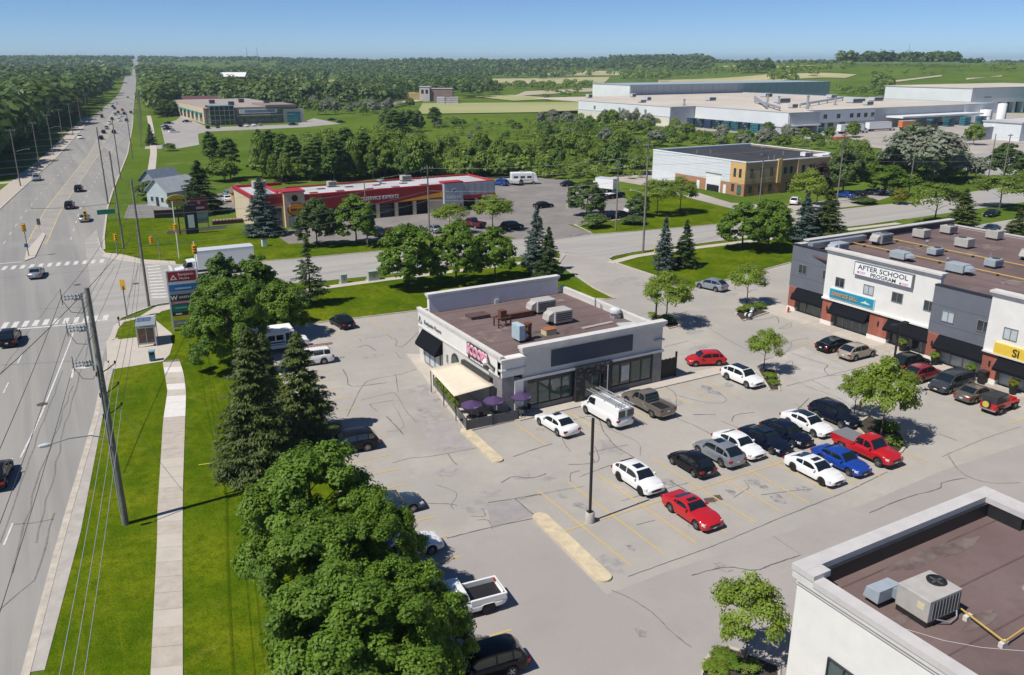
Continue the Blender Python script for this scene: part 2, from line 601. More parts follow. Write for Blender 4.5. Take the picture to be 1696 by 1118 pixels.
# ------------------------------------------------------------------ main road
RR = [(-120,-30.5),(-60,-21.2),(44.8,-4.2),(59.6,-1.7),(81.6,2.3),(108,6.1),(130,8.0),(152,9.0),(169,10.3),(205,14.2),(230,17.6),(265,22.7),(325,31.5),(461,48.6),(600,65.2),(1022,116.5),(1706,201),(3300,398),(3700,447)]
def road_r(y):
 for (y0,x0),(y1,x1) in zip(RR,RR[1:]):
  if y <= y1:
   return lerp(x0,x1,(y - y0) / (y1 - y0))
 return RR[-1][1]
ROAD_W = 21.8
def road_w(y):
 return lerp(ROAD_W,15,sstep(500,900,y))
def ground_z(x,y,k=0.02):
 r = math.hypot(x,y)
 return hz(x,y) + k + (0.7 * sstep(600,900,r)) + 0.9 * sstep(1800,3000,r)
ys = list(np.arange(-120,600,12.0)) + list(np.arange(600,3701,40.0))
mb = MB()
V = []
for y in ys:
 xr,w = road_r(y),road_w(y)
 for t in (0,0.25,0.5,0.75,1):
  x = xr - w * t
  V.append((x,y,ground_z(x,y)))
mb.v = V
mb.f = [(i * 5 + t,(i + 1) * 5 + t,(i + 1) * 5 + t + 1,i * 5 + t + 1) for i in range(len(ys) - 1) for t in range(4)]
main_road = struct('main_road',mb,M_ROAD)
# kerb-side concrete apron (near) and west-side boulevard
apron = MB().sheet(px([(42,1115),(106,880),(165,680),(181,600),(190,560),(196,560),(188,610),(180,640),(134,880),(74,1110)]) ,0.03)
struct('gutter_apron',apron,mat('apron_concrete',(0.40,0.365,0.33),0.92,0.15,0.8))
struct('kerb',MB().curb([(road_r(y),y) for y in list(range(20,84,6)) + [90,96]],0.45,0.0,0.05),M_CURB)
struct('kerb',MB().curb([(road_r(y) + 0.1,y) for y in range(158,560,12)],0.35,0.0,0.14),M_CURB)
struct('kerb',MB().curb([(road_r(y) - ROAD_W - 0.1,y) for y in range(190,560,12)],0.35,0.0,0.14),M_CURB)
west = MB().strip([(road_r(y) - ROAD_W - 2.6,y) for y in range(180,560,12)],4.4,0.028)
struct('west_boulevard',west,M_CONC_OLD)
for k,y in enumerate((262,282,300,322,346,372,402,436,470)):
 x = road_r(y) - ROAD_W
 struct('driveway',MB().sheet([(x - 1,y),(x - 16,y - 4),(x - 16,y - 0.5),(x - 1,y + 4)],0.033),M_CONC_OLD)
# lane paint
def dash(y0,y1,off,w=0.14,m=M_WHT):
 return MB().strip([(road_r(y) - off,y) for y in np.linspace(y0,y1,4)],w,0.036).build('lane_dash',m,main_road)
for y0 in np.arange(20,62,6.6):
 dash(y0,y0 + 3.0,3.55)
MB().strip([(road_r(y) - 5.0 + (y - 75) * 0.02,y) for y in np.linspace(74,109,8)],0.16,0.037).build('lane_line',M_WHT,main_road)
for y0 in np.arange(82,105,9):
 dash(y0,y0 + 3,9.0)
for y0 in np.arange(170,470,9):
 dash(y0,y0 + 3,5.4)
 dash(y0 + 2,y0 + 5,16.2)
M_YLINE = mat('yellow_lane_paint',(0.56,0.44,0.20),0.9,0.25,0.8)
for off in (9.2,12.4):
 MB().strip([(road_r(y) - off,y) for y in range(168,620,10)],0.16,0.037).build('centre_line',M_YLINE,main_road)
MB().strip([(road_r(y) - 10.8,y) for y in range(168,620,10)],3.0,0.031).build('centre_turn_lane',mat('buff_worn_lane',(0.315,0.292,0.262),0.92,0.15,0.25),main_road)
# turn arrow
a0 = G(118,615)
MB().add([(a0[0] - .25,a0[1] - 2.2,.038),(a0[0] + .05,a0[1] - 2.2,.038),(a0[0] + .35,a0[1] + .6,.038),(a0[0] + .05,a0[1] + .6,.038),(a0[0] + .2,a0[1] + .9,.038),(a0[0] + 1.5,a0[1] + .9,.038),(a0[0] + 2.1,a0[1] + .3,.038),(a0[0] + 1.3,a0[1] + .1,.038)],
   [(0,1,2,3),(3,2,5,4),(2,7,6,5)]).build('turn_arrow',M_WHT,main_road)
# crosswalks: bars are separate painted pieces
def bars(p0,p1,n,bw,bl,ang,name='crosswalk_bar',z=0.038):
 for i in range(n):
  t = (i + 0.5) / n
  x,y = lerp(p0[0],p1[0],t),lerp(p0[1],p1[1],t)
  MB().obox((x,y,z),(bw / 2,bl / 2,0.002),ang).build(name,M_WHT,main_road)
bars(G(0,540),G(183,526),11,0.62,2.7,R(-9.5))
bars(G(0,445),G(176,432),12,0.62,2.7,R(-9.5))
MB().strip([G(0,548),G(120,538),G(178,529)],0.45,0.0385).build('stop_line',M_WHT,main_road)
MB().strip([G(0,437),G(36,434)],0.4,0.0385).build('stop_line',M_WHT,main_road)
# ------------------------------------------------------------------ cross street
xs = px([(168,600),(185,545),(200,528),(230,516),(262,505),(330,494),(481,470),(538,466),(640,455),(860,426),(935,418)]) + [(81.3,109.8)] + \
  px([(1050,418),(1188,400),(1432,373),(1500,363)]) + [(215,109),(330,112),(330,127)] + px([(1696,305),(1560,325),(1500,335),(1390,347),(1188,372),(1050,384),(860,395),(633,416),(481,430),(330,441),(260,437),(200,429),(178,424),(167,412),(160,380),(140,400)])
cross_road = struct('cross_road',MB().sheet(xs,0.026),M_XROAD)
struct('kerb',MB().curb(px([(200,528),(230,516),(262,505),(330,494),(481,470),(538,466),(640,455),(860,426),(925,419),(936,423)]) + [(71.5,110),(69.4,101.1),(67.9,95),(67.2,89.0),(65.8,89.3),(62,93.6),(57.5,95.6),(41.4,97.0),(27.4,98.4),(21.4,97.8)],0.2,0.0,0.13),M_CURB)
struct('kerb',MB().curb([(104.8,92.4),(84.8,88.4),(80.1,88.0),(80.1,107),(80.7,109),(82.5,110.2)] + px([(1050,418),(1188,400),(1432,373),(1500,363)]),0.2,0.0,0.13),M_CURB)
struct('kerb',MB().curb(px([(862,396),(633,416),(481,430),(330,441),(260,437),(200,429),(178,424),(167,412),(163,395)]),0.2,0.0,0.13),M_CURB)
struct('kerb',MB().curb(px([(1290,355),(1302,361),(1188,372),(1050,384),(945,391),(980,386),(950,372),(962,374),(1045,362),(1070,350)]),0.2,0.0,0.13),M_CURB)
for i in range(11):                                   # ladder crossing on the side street
 t = i / 10
 a,b = G(lerp(244,251,t),lerp(442,493,t)),G(lerp(264,277,t),lerp(440,492,t))
 MB().strip([a,b],0.75,0.041).build('crosswalk_bar',M_WHT,cross_road)
MB().strip([G(281,440),G(288,462)],0.5,0.041).build('stop_line',M_WHT,cross_road)
MB().strip([(x,127.0 - (x - 35) * 0.055) for x in range(34,84,6)],0.18,0.04).build('centre_line',M_YLINE,cross_road)
MB().strip([(x,117.6 - (x - 88) * 0.012) for x in range(88,200,8)],0.18,0.04).build('centre_line',M_YLINE,cross_road)
# median island
struct('median_island',MB().prism(px([(41,433),(58,427),(76,389),(71,386),(44,417)]),0.0,0.15),M_CONC)
# ------------------------------------------------------------------ plaza parking lot
LOT = [(8,-40),(12,0),(12.6,12),(15,37),(17.3,60),(19.8,85),(21.3,97.9),(27.4,98.3),(41.4,97.0),(57.5,95.5),(62,93.5),(65.8,89.3),(67.2,89.0),(67.9,95),(69.5,101.1),(71.5,110),(76.8,117.4),
  (81.3,110.2),(80,107),(80,88),(84.8,88.3),(104.8,92.4),(150,97),(230,98),(230,-40)]
parking_lot = struct('parking_lot',MB().sheet(LOT,0.016),M_LOT)
struct('kerb',MB().curb([(12,0),(12.6,12),(15,37),(17.3,60),(19.8,85),(21.3,97.7)],0.2,0.0,0.13),M_CURB)
pave('aisle',px([(600,860),(740,890),(884,862),(900,880),(1005,985),(1110,945),(1310,880),(1440,832),(1560,780),(1696,735),(1696,1118),(700,1300)]),0.021,M_AISLE,parking_lot)
pave('asphalt_patch',px([(806,838),(853,826),(886,853),(815,876)]),0.024,M_PATCH,parking_lot)
pave('asphalt_patch',px([(700,640),(776,722),(779,742),(722,752),(702,718),(688,668)]),0.024,mat('grey_patch',(0.33,0.305,0.29),.92,.1,.8),parking_lot)
pave('aisle_strip',px([(1260,600),(1340,640),(1420,690),(1480,660),(1400,610),(1330,575)]),0.0205,mat('pale_asphalt',(0.40,0.37,0.335),.92,.1,.5),parking_lot)
rnd = random.Random(5)
def stain(u,v,rx,ry,m=M_STAIN,z=0.0265):
 x,y = G(u,v)
 pts = []
 for i in range(20):
  a = i / 20 * 2 * math.pi
  k = rnd.uniform(0.65,1.2)
  pts.append((x + rx * k * math.cos(a),y + ry * k * math.sin(a)))
 MB().sheet(pts,z).build('stain',m,parking_lot)
for u,v,rx,ry in ((700,645,2.2,1.0),(712,690,1.5,1.6),(745,740,1.1,.8),(790,838,1.0,.8),(812,818,.9,.6),(740,782,.9,.7),(865,790,.8,.4),(910,792,.7,.35),(1038,462,2.2,1.0),(1060,470,1.5,1.0),
      (1015,470,1.6,1.0),(1160,575,1.8,.6),(1120,668,.7,.6),(1210,488,1.2,.7),(1055,520,1.5,.8),(1150,550,1.4,.6),(1010,935,.9,1.2),(620,590,1.4,.5),(1180,827,.8,.5),(620,558,1.3,.5),(1010,740,.8,1.6)):
 stain(u,v,rx,ry)
M_OIL = layered('oil_drip',(0.20,0.187,0.176),[((0.35,0.33,0.31),2.2,0.36,0.58,ONE,1.0)],rough=0.6)
so_ = random.Random(12)
for k in range(46):
 if k < 24:
  x_,y_ = 31.3 + 2.72 * so_.randrange(11) + so_.uniform(-.3,.3),so_.choice([38.2,40.6,44.6,46.8]) + so_.uniform(-.5,.5)
 elif k < 34:
  x_,y_ = 36 + 2.75 * so_.randrange(9) + so_.uniform(-.3,.3),so_.uniform(55.2,58.6)
 else:
  x_,y_ = so_.uniform(20,70),so_.uniform(28,92)
 q_ = so_.uniform(.25,.6)
 MB().sheet([(x_ + q_ * so_.uniform(.5,1.2) * math.cos(j * math.pi / 7),y_ + 1.3 * q_ * so_.uniform(.5,1.2) * math.sin(j * math.pi / 7)) for j in range(14)],.0268 + k * .00001).build('oil_stain',M_OIL,parking_lot)
pave('drain_cover',px([(1165,826),(1182,824),(1186,832),(1168,833)]),0.029,mat('rusty_iron',(.10,.07,.055),.8,.3,4),parking_lot)
pave('drain_cover',px([(1180,821),(1192,820),(1198,828),(1186,830)]),0.029,MATS['rusty_iron'],parking_lot)
# tar-sealed cracks
SEAMS = [
 [(575,690),(600,640),(620,628),(655,622),(690,612)],[(568,612),(575,625),(583,640),(640,634)],[(598,663),(640,653),(655,652),(672,680),(690,700)],[(612,670),(652,663)],[(612,670),(625,682)],
 [(652,560),(658,566),(655,572),(668,573),(692,551)],[(595,560),(598,566)],[(655,583),(662,592),(668,594)],[(592,576),(608,572),(622,581)],[(640,553),(650,562)],
 [(650,668),(668,700),(662,712),(640,716)],[(640,690),(655,705),(668,720)],[(655,620),(660,650)],[(742,752),(750,764),(757,770)],[(650,767),(680,759),(715,756),(790,742)],
 [(722,803),(748,812),(757,820),(750,832),(747,838),(752,844)],[(708,834),(745,835),(757,838)],[(740,892),(812,874),(885,859)],[(808,833),(853,826),(886,820),(900,820)],[(853,826),(884,853)],
 [(798,843),(803,855),(780,855)],[(790,862),(808,862),(815,876)],[(850,757),(880,746),(915,735)],[(900,700),(925,715),(935,735),(945,748)],[(930,700),(985,690),(1000,715),(1020,740),(1040,752),(1060,765)],
 [(1100,640),(1118,652),(1120,672),(1118,690),(1150,705),(1182,722)],[(1122,655),(1160,665),(1195,668),(1202,660),(1188,650)],[(1148,687),(1185,687)],[(1212,698),(1218,688),(1250,683)],[(1195,698),(1230,712)],
 [(960,690),(1030,720),(1058,735),(1060,755)],[(975,750),(1000,745),(1040,737)],[(975,750),(985,765)],[(860,828),(885,821),(930,812),(967,806)],[(945,798),(945,785),(960,780)],
 [(1030,830),(1075,817),(1140,800)],[(1110,797),(1152,822)],[(1232,795),(1240,808),(1230,815),(1215,825)],[(1260,820),(1300,815),(1345,810)],[(1040,955),(1120,927),(1200,897),(1300,855),(1400,815),(1470,782)],
 [(1145,954),(1200,940),(1250,945),(1280,935),(1325,920)],[(1280,888),(1328,920)],[(1012,978),(1040,990),(1080,1015),(1110,1045),(1145,1073)],[(1440,850),(1500,825),(1555,810),(1560,800),(1600,792)],
 [(1560,757),(1630,727),(1690,707)],[(1570,754),(1595,785),(1640,800),(1690,800)],[(1555,719),(1585,730)],[(1300,700),(1320,680),(1340,660)],[(1302,640),(1380,620),(1440,605)],
 [(1300,585),(1310,575),(1312,565),(1340,560)],[(1310,585),(1340,595),(1370,605),(1365,612),(1375,622),(1400,620)],[(1302,602),(1312,598),(1310,608),(1295,612)],[(1335,640),(1390,660),(1410,675)],[(1290,545),(1300,540),(1310,535),(1308,543),(1290,544)],
 [(1225,530),(1260,530),(1285,525),(1290,535)],[(1140,520),(1200,560),(1250,585)],[(1100,575),(1140,565)],[(1345,630),(1375,645)],[(1316,668),(1340,683)],
 [(830,800),(850,790),(880,792),(905,785)],[(960,790),(1000,775),(1020,768)],[(1165,868),(1190,862)],[(1055,870),(1085,862)],[(700,590),(690,596)],[(940,770),(990,765),(985,740)],
]
def smooth_line(pts):
 if len(pts) < 3:
  return pts
 P_ = [pts[0]] + list(pts) + [pts[-1]]
 o = []
 for i in range(1,len(P_) - 2):
  for k in range(4):
   t = k / 4
   o.append(tuple(.5 * (2 * P_[i][j] + (P_[i + 1][j] - P_[i - 1][j]) * t + (2 * P_[i - 1][j] - 5 * P_[i][j] + 4 * P_[i + 1][j] - P_[i + 2][j]) * t * t + (3 * P_[i][j] - P_[i - 1][j] - 3 * P_[i + 1][j] + P_[i + 2][j]) * t ** 3) for j in (0,1)))
 return o + [pts[-1]]
for i,s in enumerate(SEAMS):
 pts = smooth_line(px(s))
 out = []
 for a,b in zip(pts,pts[1:]):
  n = max(2,int(math.hypot(b[0] - a[0],b[1] - a[1]) / 0.6))
  for k in range(n):
   t = k / n
   out.append((lerp(a[0],b[0],t) + rnd.uniform(-.03,.03),lerp(a[1],b[1],t) + rnd.uniform(-.03,.03)))
 out.append(pts[-1])
 MB().strip(out,rnd.uniform(0.05,0.10),0.0275 + i * 0.00004,0.35,rnd).build('tar_seam',M_TAR if rnd.random() < 0.55 else M_TARL,parking_lot)
for s in ([(105,615),(40,780),(0,900)],[(120,640),(60,800),(20,950)],[(150,560),(110,700),(60,900)],[(0,605),(130,598)],[(0,1010),(60,960),(90,850)],[(20,870),(90,860)],[(100,480),(40,560),(0,620)],
   [(0,460),(160,448)],[(60,512),(190,506)],[(0,350),(150,355)],[(190,440),(140,520)],[(230,440),(210,500)]):
 pts = px(s)
 out = []
 for a,b in zip(pts,pts[1:]):
  n = max(2,int(math.hypot(b[0] - a[0],b[1] - a[1]) / 2.0))
  for k in range(n):
   t = k / n
   out.append((lerp(a[0],b[0],t) + rnd.uniform(-.12,.12),lerp(a[1],b[1],t) + rnd.uniform(-.12,.12)))
 out.append(pts[-1])
 MB().strip(out,0.1,0.0335,0.3,rnd).build('tar_seam',M_TARL,main_road)
MB().lathe([(0,0.04),(0.45,0.04),(0.5,0.034)],(*G(70,670),0),16).build('manhole_cover',MATS['rusty_iron'],main_road)
MB().lathe([(0,0.04),(0.45,0.04),(0.5,0.034)],(*G(128,472),0),16).build('manhole_cover',MATS['rusty_iron'],main_road)
MB().lathe([(0,0.04),(0.45,0.04),(0.5,0.034)],(*G(225,470),0),16).build('manhole_cover',MATS['rusty_iron'],main_road)
# painted stall lines
def stall(x0,y0,x1,y1,z=0.0305):
 MB().strip([(x0,y0),((x0 + x1) / 2,(y0 + y1) / 2),(x1,y1)],0.15,z).build('stall_line',M_YEL,parking_lot)
for k in range(12):
 x = 29.9 + 2.72 * k
 stall(x,36.6,x,48.2)
stall(28.0,42.4,59.5,42.4,0.0325)
for k in range(10):
 x = 34.6 + 2.75 * k
 stall(x,54.6,x,59.8)
for k in range(11):
 y = 35.0 + 2.75 * k
 stall(73.0,y,79.0,y)
for k in range(8):
 x = 29.2 + 2.75 * k
 stall(x,92.4,x - 0.2,97.0)
for k in range(24):
 y = 30.0 + 2.72 * k
 xl = 15 + (y - 37) * 0.1
 stall(xl,y,xl + 5.2,y - 0.4)
stall(82,84.5,84.5,88)
# ------------------------------------------------------------------ islands, walks
def island(poly,h,m,name='parking_island',bevel=0.0):
 return struct(name,MB().prism(poly,0.0,h),m)
def capsule(a,b,w,n=8):
 dx,dy = b[0] - a[0],b[1] - a[1]
 l = math.hypot(dx,dy)
 dx,dy = dx / l,dy / l
 pts = []
 for c,s in ((b,1),(a,-1)):
  for i in range(n + 1):
   t = -math.pi / 2 + math.pi * i / n
   cx,sx = math.cos(t) * s,math.sin(t) * s
   pts.append((c[0] + w / 2 * (dx * cx - dy * sx),c[1] + w / 2 * (dy * cx + dx * sx)))
 return pts
island(capsule((27.95,44.7),(27.55,36.6),1.15),0.16,M_CURBY)
island(capsule((29.95,60.5),(29.65,54.2),0.95),0.16,M_CURBY)
M_BED = mat('planting_soil',(.05,.038,.028),.95,.35,3,bump=.5,bscale=10)
def bed(poly,name='planting_bed'):
 struct('kerb',MB().curb(poly,0.22,0.0,0.15,closed=True),M_CURB)
 return struct(name,MB().sheet(poly,0.10),M_BED)
bed(px([(1218,522),(1230,532),(1280,516),(1262,503),(1228,508)]))
bed(px([(1095,540),(1108,545),(1125,541),(1120,528),(1090,522),(1075,530)]))
bed(px([(1275,648),(1291,648),(1288,620),(1278,612),(1255,615)]))
bed(px([(1470,757),(1492,750),(1500,738),(1494,722),(1462,700),(1440,690),(1415,705),(1440,730)]))
bed(px([(1160,1130),(1168,1098),(1182,1080),(1205,1074),(1240,1085),(1290,1105),(1290,1135)]))
# walk round the restaurant
island([(33.4,81.9),(34.6,81.0),(34.6,62.0),(36,61.8),(60.6,61.6),(60.6,60.0),(35.2,60.0),(34.8,60.3),(30.3,60.3),(30.0,61.0)],0.14,M_CONC,'restaurant_walk')
# walk in front of the retail row
for k in range(22):
 y = 77.6 - k * 2.0
 MB().box(80.4,84.6,y - 1.98,y,0.0,0.145).build('paving_slab',random.Random(k).choice([M_CONC,M_CONC,M_CONC_OLD]),struct('retail_walk',MB().box(80.42,84.58,33.2,77.5,0.0,0.12),M_CONC_OLD) if k == 0 else bpy.data.objects['retail_walk'])
# sidewalk slabs beside the main road
SL = [(20,-1.8),(41.3,1.6),(54.8,3.8),(59.0,4.4),(75.7,7.2),(83.2,8.7),(92.7,9.6),(97,9.9)]
SR = [(20,-0.2),(40.5,3.0),(54.0,5.2),(62.9,6.7),(82.4,10.2),(87.8,10.9),(96.2,11.5),(99,11.7)]
def pl(tab,y):
 for (y0,x0),(y1,x1) in zip(tab,tab[1:]):
  if y <= y1:
   return lerp(x0,x1,(y - y0) / (y1 - y0))
 return tab[-1][1]
walk = struct('sidewalk',MB().sheet([(pl(SL,y),y) for y in (20,41,55,59,76,83,93)] + [(pl(SR,y),y) for y in (93,88,82,63,54,40,20)],0.02),mat('joint_dirt',(.17,.15,.12),.95))
y,i = 24.0,0
rs = random.Random(3)
while y < 91.5:
 d = 1.75
 mm = M_CONC_NEW if (75.3 < y < 80.6 or 83 < y < 84.7 or 87 < y < 90) else (M_CONC if rs.random() < 0.6 else M_CONC_OLD)
 z = 0.045 + rs.uniform(0,.012)
 MB().prism([(pl(SL,y),y + .35),(pl(SR,y),y - .25),(pl(SR,y + d - .025),y + d - .275),(pl(SL,y + d - .025),y + d + .325)],0.0,z).build('paving_slab',mm,walk)
 y += d
pave('bus_stop_pad',px([(176,565),(229,559),(281,555),(286,571),(281,588),(270,599),(189,612),(178,600)]),0.05,M_CONC)
pave('corner_walk',px([(188,541),(198,532),(232,524),(262,506),(330,496),(330,500),(268,516),(252,526),(285,553),(284,558),(246,557),(247,530),(238,526),(205,534),(196,545),(190,562),(178,566)]),0.047,M_CONC)
pave('corner_walk',px([(168,425),(176,419),(200,421),(238,430),(290,433),(292,440),(240,438),(195,431)]),0.047,M_CONC)
tw = MB().strip(px([(470,486),(535,477),(640,463),(700,456),(860,436),(925,428)]),1.6,0.045)
struct('sidewalk',tw,M_CONC)
struct('sidewalk',MB().strip(px([(1010,436),(1050,425),(1100,417),(1214,403),(1300,393)]) + [(150,106)],1.6,0.045),M_CONC)
struct('sidewalk',MB().strip([(road_r(y) + 8.6,y) for y in range(250,560,12)],2.2,0.045),M_CONC)
struct('sidewalk',MB().strip([(road_r(y) + 8.6,y) for y in (306,312)],1,0.046),M_CONC)
# other pavements
pave('garage_lot',px([(462,393),(478,404),(612,399),(740,391),(830,390),(862,396),(920,397),(985,388),(940,372),(956,372),(1042,362),(1068,350),(1030,326),(990,312),(925,296),(830,292),(780,320),(600,360),(470,382)]),0.03,M_DARKASPH)
pave('house_yard',px([(213,340),(262,336),(300,352),(262,361),(205,362)]),0.03,mat('worn_tarmac',(.20,.185,.175),.95,.2,.3))
pave('house_drive',px([(345,345),(350,322),(385,318),(412,330),(412,345),(380,350)]),0.03,M_DARKASPH)
pave('office_lot',px([(1000,296),(1060,282),(1095,282),(1095,300),(1210,336),(1300,342),(1395,328),(1480,312),(1500,318),(1430,340),(1318,352),(1325,362),(1300,364),(1290,352),(1230,350),(1150,330),(1075,309)]),0.03,M_GRAVEL)
pave('factory_yard',px([(1060,205),(1160,205),(1300,212),(1640,186),(1760,190),(1760,250),(1640,262),(1560,242),(1490,250),(1470,290),(1440,290),(1462,246),(1400,240),(1250,222),(1120,214)]),0.05,M_GRAVEL)
pave('warehouse_drive',px([(1570,262),(1640,252),(1760,250),(1760,300),(1690,300),(1600,285)]),0.06,mat('grey_yard',(.33,.315,.30),.92,.12,.1))
pave('plaza_lot',px([(266,208),(292,199),(300,192),(345,211),(490,206),(520,196),(565,205),(500,211),(345,218),(328,222),(330,240),(296,246),(240,247),(240,243),(273,238)]),0.04,mat('plaza_asphalt',(.34,.315,.295),.92,.12,.08))
# ------------------------------------------------------------------ far fields, draped on the hills
def field(q,m,n=10,lift=0.5,name='field'):
 P = [GT(u,v) for u,v in q]
 if any(p is None for p in P):
  return
 mb = MB()
 for i in range(n + 1):
  for j in range(n + 1):
   s,t = i / n,j / n
   x = lerp(lerp(P[0][0],P[1][0],s),lerp(P[3][0],P[2][0],s),t)
   y = lerp(lerp(P[0][1],P[1][1],s),lerp(P[3][1],P[2][1],s),t)
   mb.v.append((x,y,hz(x,y) + lift + 0.6 * sstep(900,2500,math.hypot(x,y))))
 for i in range(n):
  for j in range(n):
   a = i * (n + 1) + j
   mb.f.append((a,a + n + 1,a + n + 2,a + 1))
 o = struct(name,mb,m)
 o.data.update()
 if o.data.polygons[0].normal.z < 0:
  o.data.flip_normals()
M_FIELD2 = layered('pale_hay_field',(.37,.36,.17),[((.27,.30,.10),.008,.4,.65,ONE,.9)])
M_EARTH = layered('bare_earth',(.47,.40,.31),[((.36,.32,.21),.03,.4,.65,ONE,.9)])
for q,m in (([(800,141),(1000,138),(1010,128),(812,131)],M_FIELD),([(905,126),(1075,124),(1075,117),(910,118)],M_FIELD),([(1090,139),(1300,127),(1300,121),(1090,133)],M_FIELD),([(1165,112),(1235,111),(1230,108),(1165,108)],M_FIELD2),
    ([(1180,141),(1400,130),(1420,124),(1200,132)],M_FIELD),([(850,160),(985,152),(985,146),(870,152)],M_EARTH),([(440,150),(560,152),(560,132),(430,140)],M_FIELD2),([(120,111),(180,110),(178,106),(130,106)],M_FIELD2),
    ([(690,190),(960,186),(960,170),(700,172)],M_FIELD2),([(1250,118),(1390,117),(1390,111),(1250,111)],M_FIELD2),([(1480,137),(1560,127),(1560,125),(1480,134)],M_EARTH),([(1600,133),(1660,122),(1660,120),(1600,130)],M_EARTH),
    ([(1560,105.4),(1696,105.2),(1696,104.4),(1570,104.4)],M_FIELD2),([(780,160),(850,168),(930,164),(850,158)],M_FIELD2),([(640,176),(700,168),(690,166),(655,170)],M_EARTH)):
 field(q,m)
# ------------------------------------------------------------------ building materials
M_WHITE = mat('white_stucco',(0.71,0.695,0.655),0.9,0.05,0.7,bump=0.12,bscale=60)
M_CREAM = mat('cream_stucco',(0.60,0.575,0.53),0.9,0.06,0.7,bump=0.12,bscale=60)
M_TRIM = mat('pale_cornice',(0.60,0.575,0.54),0.8,0.10,0.9)
M_CAP = mat('grey_cap',(0.52,0.495,0.475),0.7,0.08,0.9)
M_GREYP = mat('slate_grey_panel',(0.128,0.138,0.165),0.8,0.08,0.6)
M_ROOFB = layered('brown_membrane_roof',(0.150,0.102,0.096),[
 ((0.195,0.142,0.132),0.10,0.42,0.68,ONE,0.9),((0.100,0.072,0.068),0.22,0.52,0.72,ONE,0.7),((0.24,0.185,0.170),0.5,0.58,0.78,(0.15,1,1),0.6),((0.12,.085,.078),5.0,.5,.9,ONE,.4)],rough=0.85,bump=0.2,bscale=20)
M_BLACKM = mat('black_flashing',(0.018,0.019,0.022),0.5,0.2,2)
M_AWN = mat('black_canvas',(0.010,0.011,0.014),0.85,0.2,3,spec=0.08)
M_GLASS = mat('dark_window_glass',(0.028,0.038,0.046),0.06,spec=0.8)
M_GLASSL = mat('bright_window_blind',(0.42,0.48,0.50),0.12,0.12,0.8,spec=0.8)
M_GLASSG = mat('green_window_glass',(0.05,0.085,0.08),0.05,0.4,0.5,spec=0.9)
M_FRAME = mat('window_frame',(0.26,0.27,0.27),0.5,metal=0.4)
M_DFRAME = mat('dark_frame',(0.03,0.032,0.035),0.5)
M_BRICK = mat('red_brick',(0.34,0.115,0.072),0.9,0.15,2.0)
M_STONE = layered('grey_stone_tile',(0.27,0.255,0.255),[((0.20,.19,.195),1.5,.42,.66,ONE,.9),((.36,.33,.32),3.0,.55,.8,ONE,.6)],rough=.85)
M_DSTONE = mat('dark_ledgestone',(0.022,0.022,0.026),0.6,0.5,3.0)
M_NAVY = mat('navy_sign_face',(0.012,0.034,0.075),0.3,0.1,1)
M_METAL = mat('galvanised_metal',(0.42,0.44,0.45),0.45,0.12,2,metal=0.5)
M_RTU = mat('hvac_beige',(0.42,0.395,0.36),0.6,0.1,1.5)
M_RTUB = mat('hvac_blue_grey',(0.33,0.375,0.41),0.55,0.1,1.5)
M_RTUD = mat('hvac_grille',(0.07,0.075,0.08),0.6,0.3,8)
M_RUST = mat('rusty_steel',(0.13,0.052,0.03),0.9,0.4,3)
M_GAS = mat('yellow_gas_pipe',(0.55,0.36,0.07),0.6,0.1,2)
M_BLACK = mat('matt_black',(0.012,0.012,0.013),0.7)
M_PUREW = mat('white_enamel',(0.80,0.80,0.79),0.4)
M_RED = mat('red_metal_siding',(0.36,0.012,0.016),0.5,0.1,0.5)
M_WOODD = mat('dark_stained_wood',(0.045,0.036,0.030),0.85,0.3,4)
def window_x(parent,x,y0,y1,z0,z1,glass=M_GLASS,frame=M_FRAME,mull=1,d=0.07):
 """window in a wall that faces -X: frame, panes set back inside it"""
 mb = MB()
 w = 0.07
 mb.box(x - d,x + 0.02,y0,y1,z0,z0 + w).box(x - d,x + 0.02,y0,y1,z1 - w,z1)
 ys_ = [y0] + [lerp(y0,y1,(i + 1) / (mull + 1)) - w / 2 for i in range(mull)] + [y1 - w]
 for yy in ys_:
  mb.box(x - d,x + 0.02,yy,yy + w,z0 + w,z1 - w)
 o = mb.build('window',frame,parent)
 for i in range(mull + 1):
  MB().box(x - 0.02,x + 0.012,ys_[i] + w,ys_[i + 1],z0 + w,z1 - w).build('pane',glass,o)
 return o
def window_y(parent,y,x0,x1,z0,z1,glass=M_GLASS,frame=M_FRAME,mull=1,d=0.07):
 mb = MB()
 w = 0.07
 mb.box(x0,x1,y - d,y + 0.02,z0,z0 + w).box(x0,x1,y - d,y + 0.02,z1 - w,z1)
 xs_ = [x0] + [lerp(x0,x1,(i + 1) / (mull + 1)) - w / 2 for i in range(mull)] + [x1 - w]
 for xx in xs_:
  mb.box(xx,xx + w,y - d,y + 0.02,z0 + w,z1 - w)
 o = mb.build('window',frame,parent)
 for i in range(mull + 1):
  MB().box(xs_[i] + w,xs_[i + 1],y - 0.02,y + 0.012,z0 + w,z1 - w).build('pane',glass,o)
 return o
def slope_awning(parent,x,y0,y1,z_top,z_bot,out,m=M_AWN,name='awning'):
 """shed awning on a wall facing -X"""
 MB().add([(x,y0,z_top),(x,y1,z_top),(x - out,y1,z_bot),(x - out,y0,z_bot),(x,y0,z_bot - 0.1),(x,y1,z_bot - 0.1),(x - out,y1,z_bot - 0.28),(x - out,y0,z_bot - 0.28)],
    [(0,1,2,3),(3,2,6,7),(0,3,7,4),(1,5,6,2),(4,7,6,5)]).build(name,m,parent)
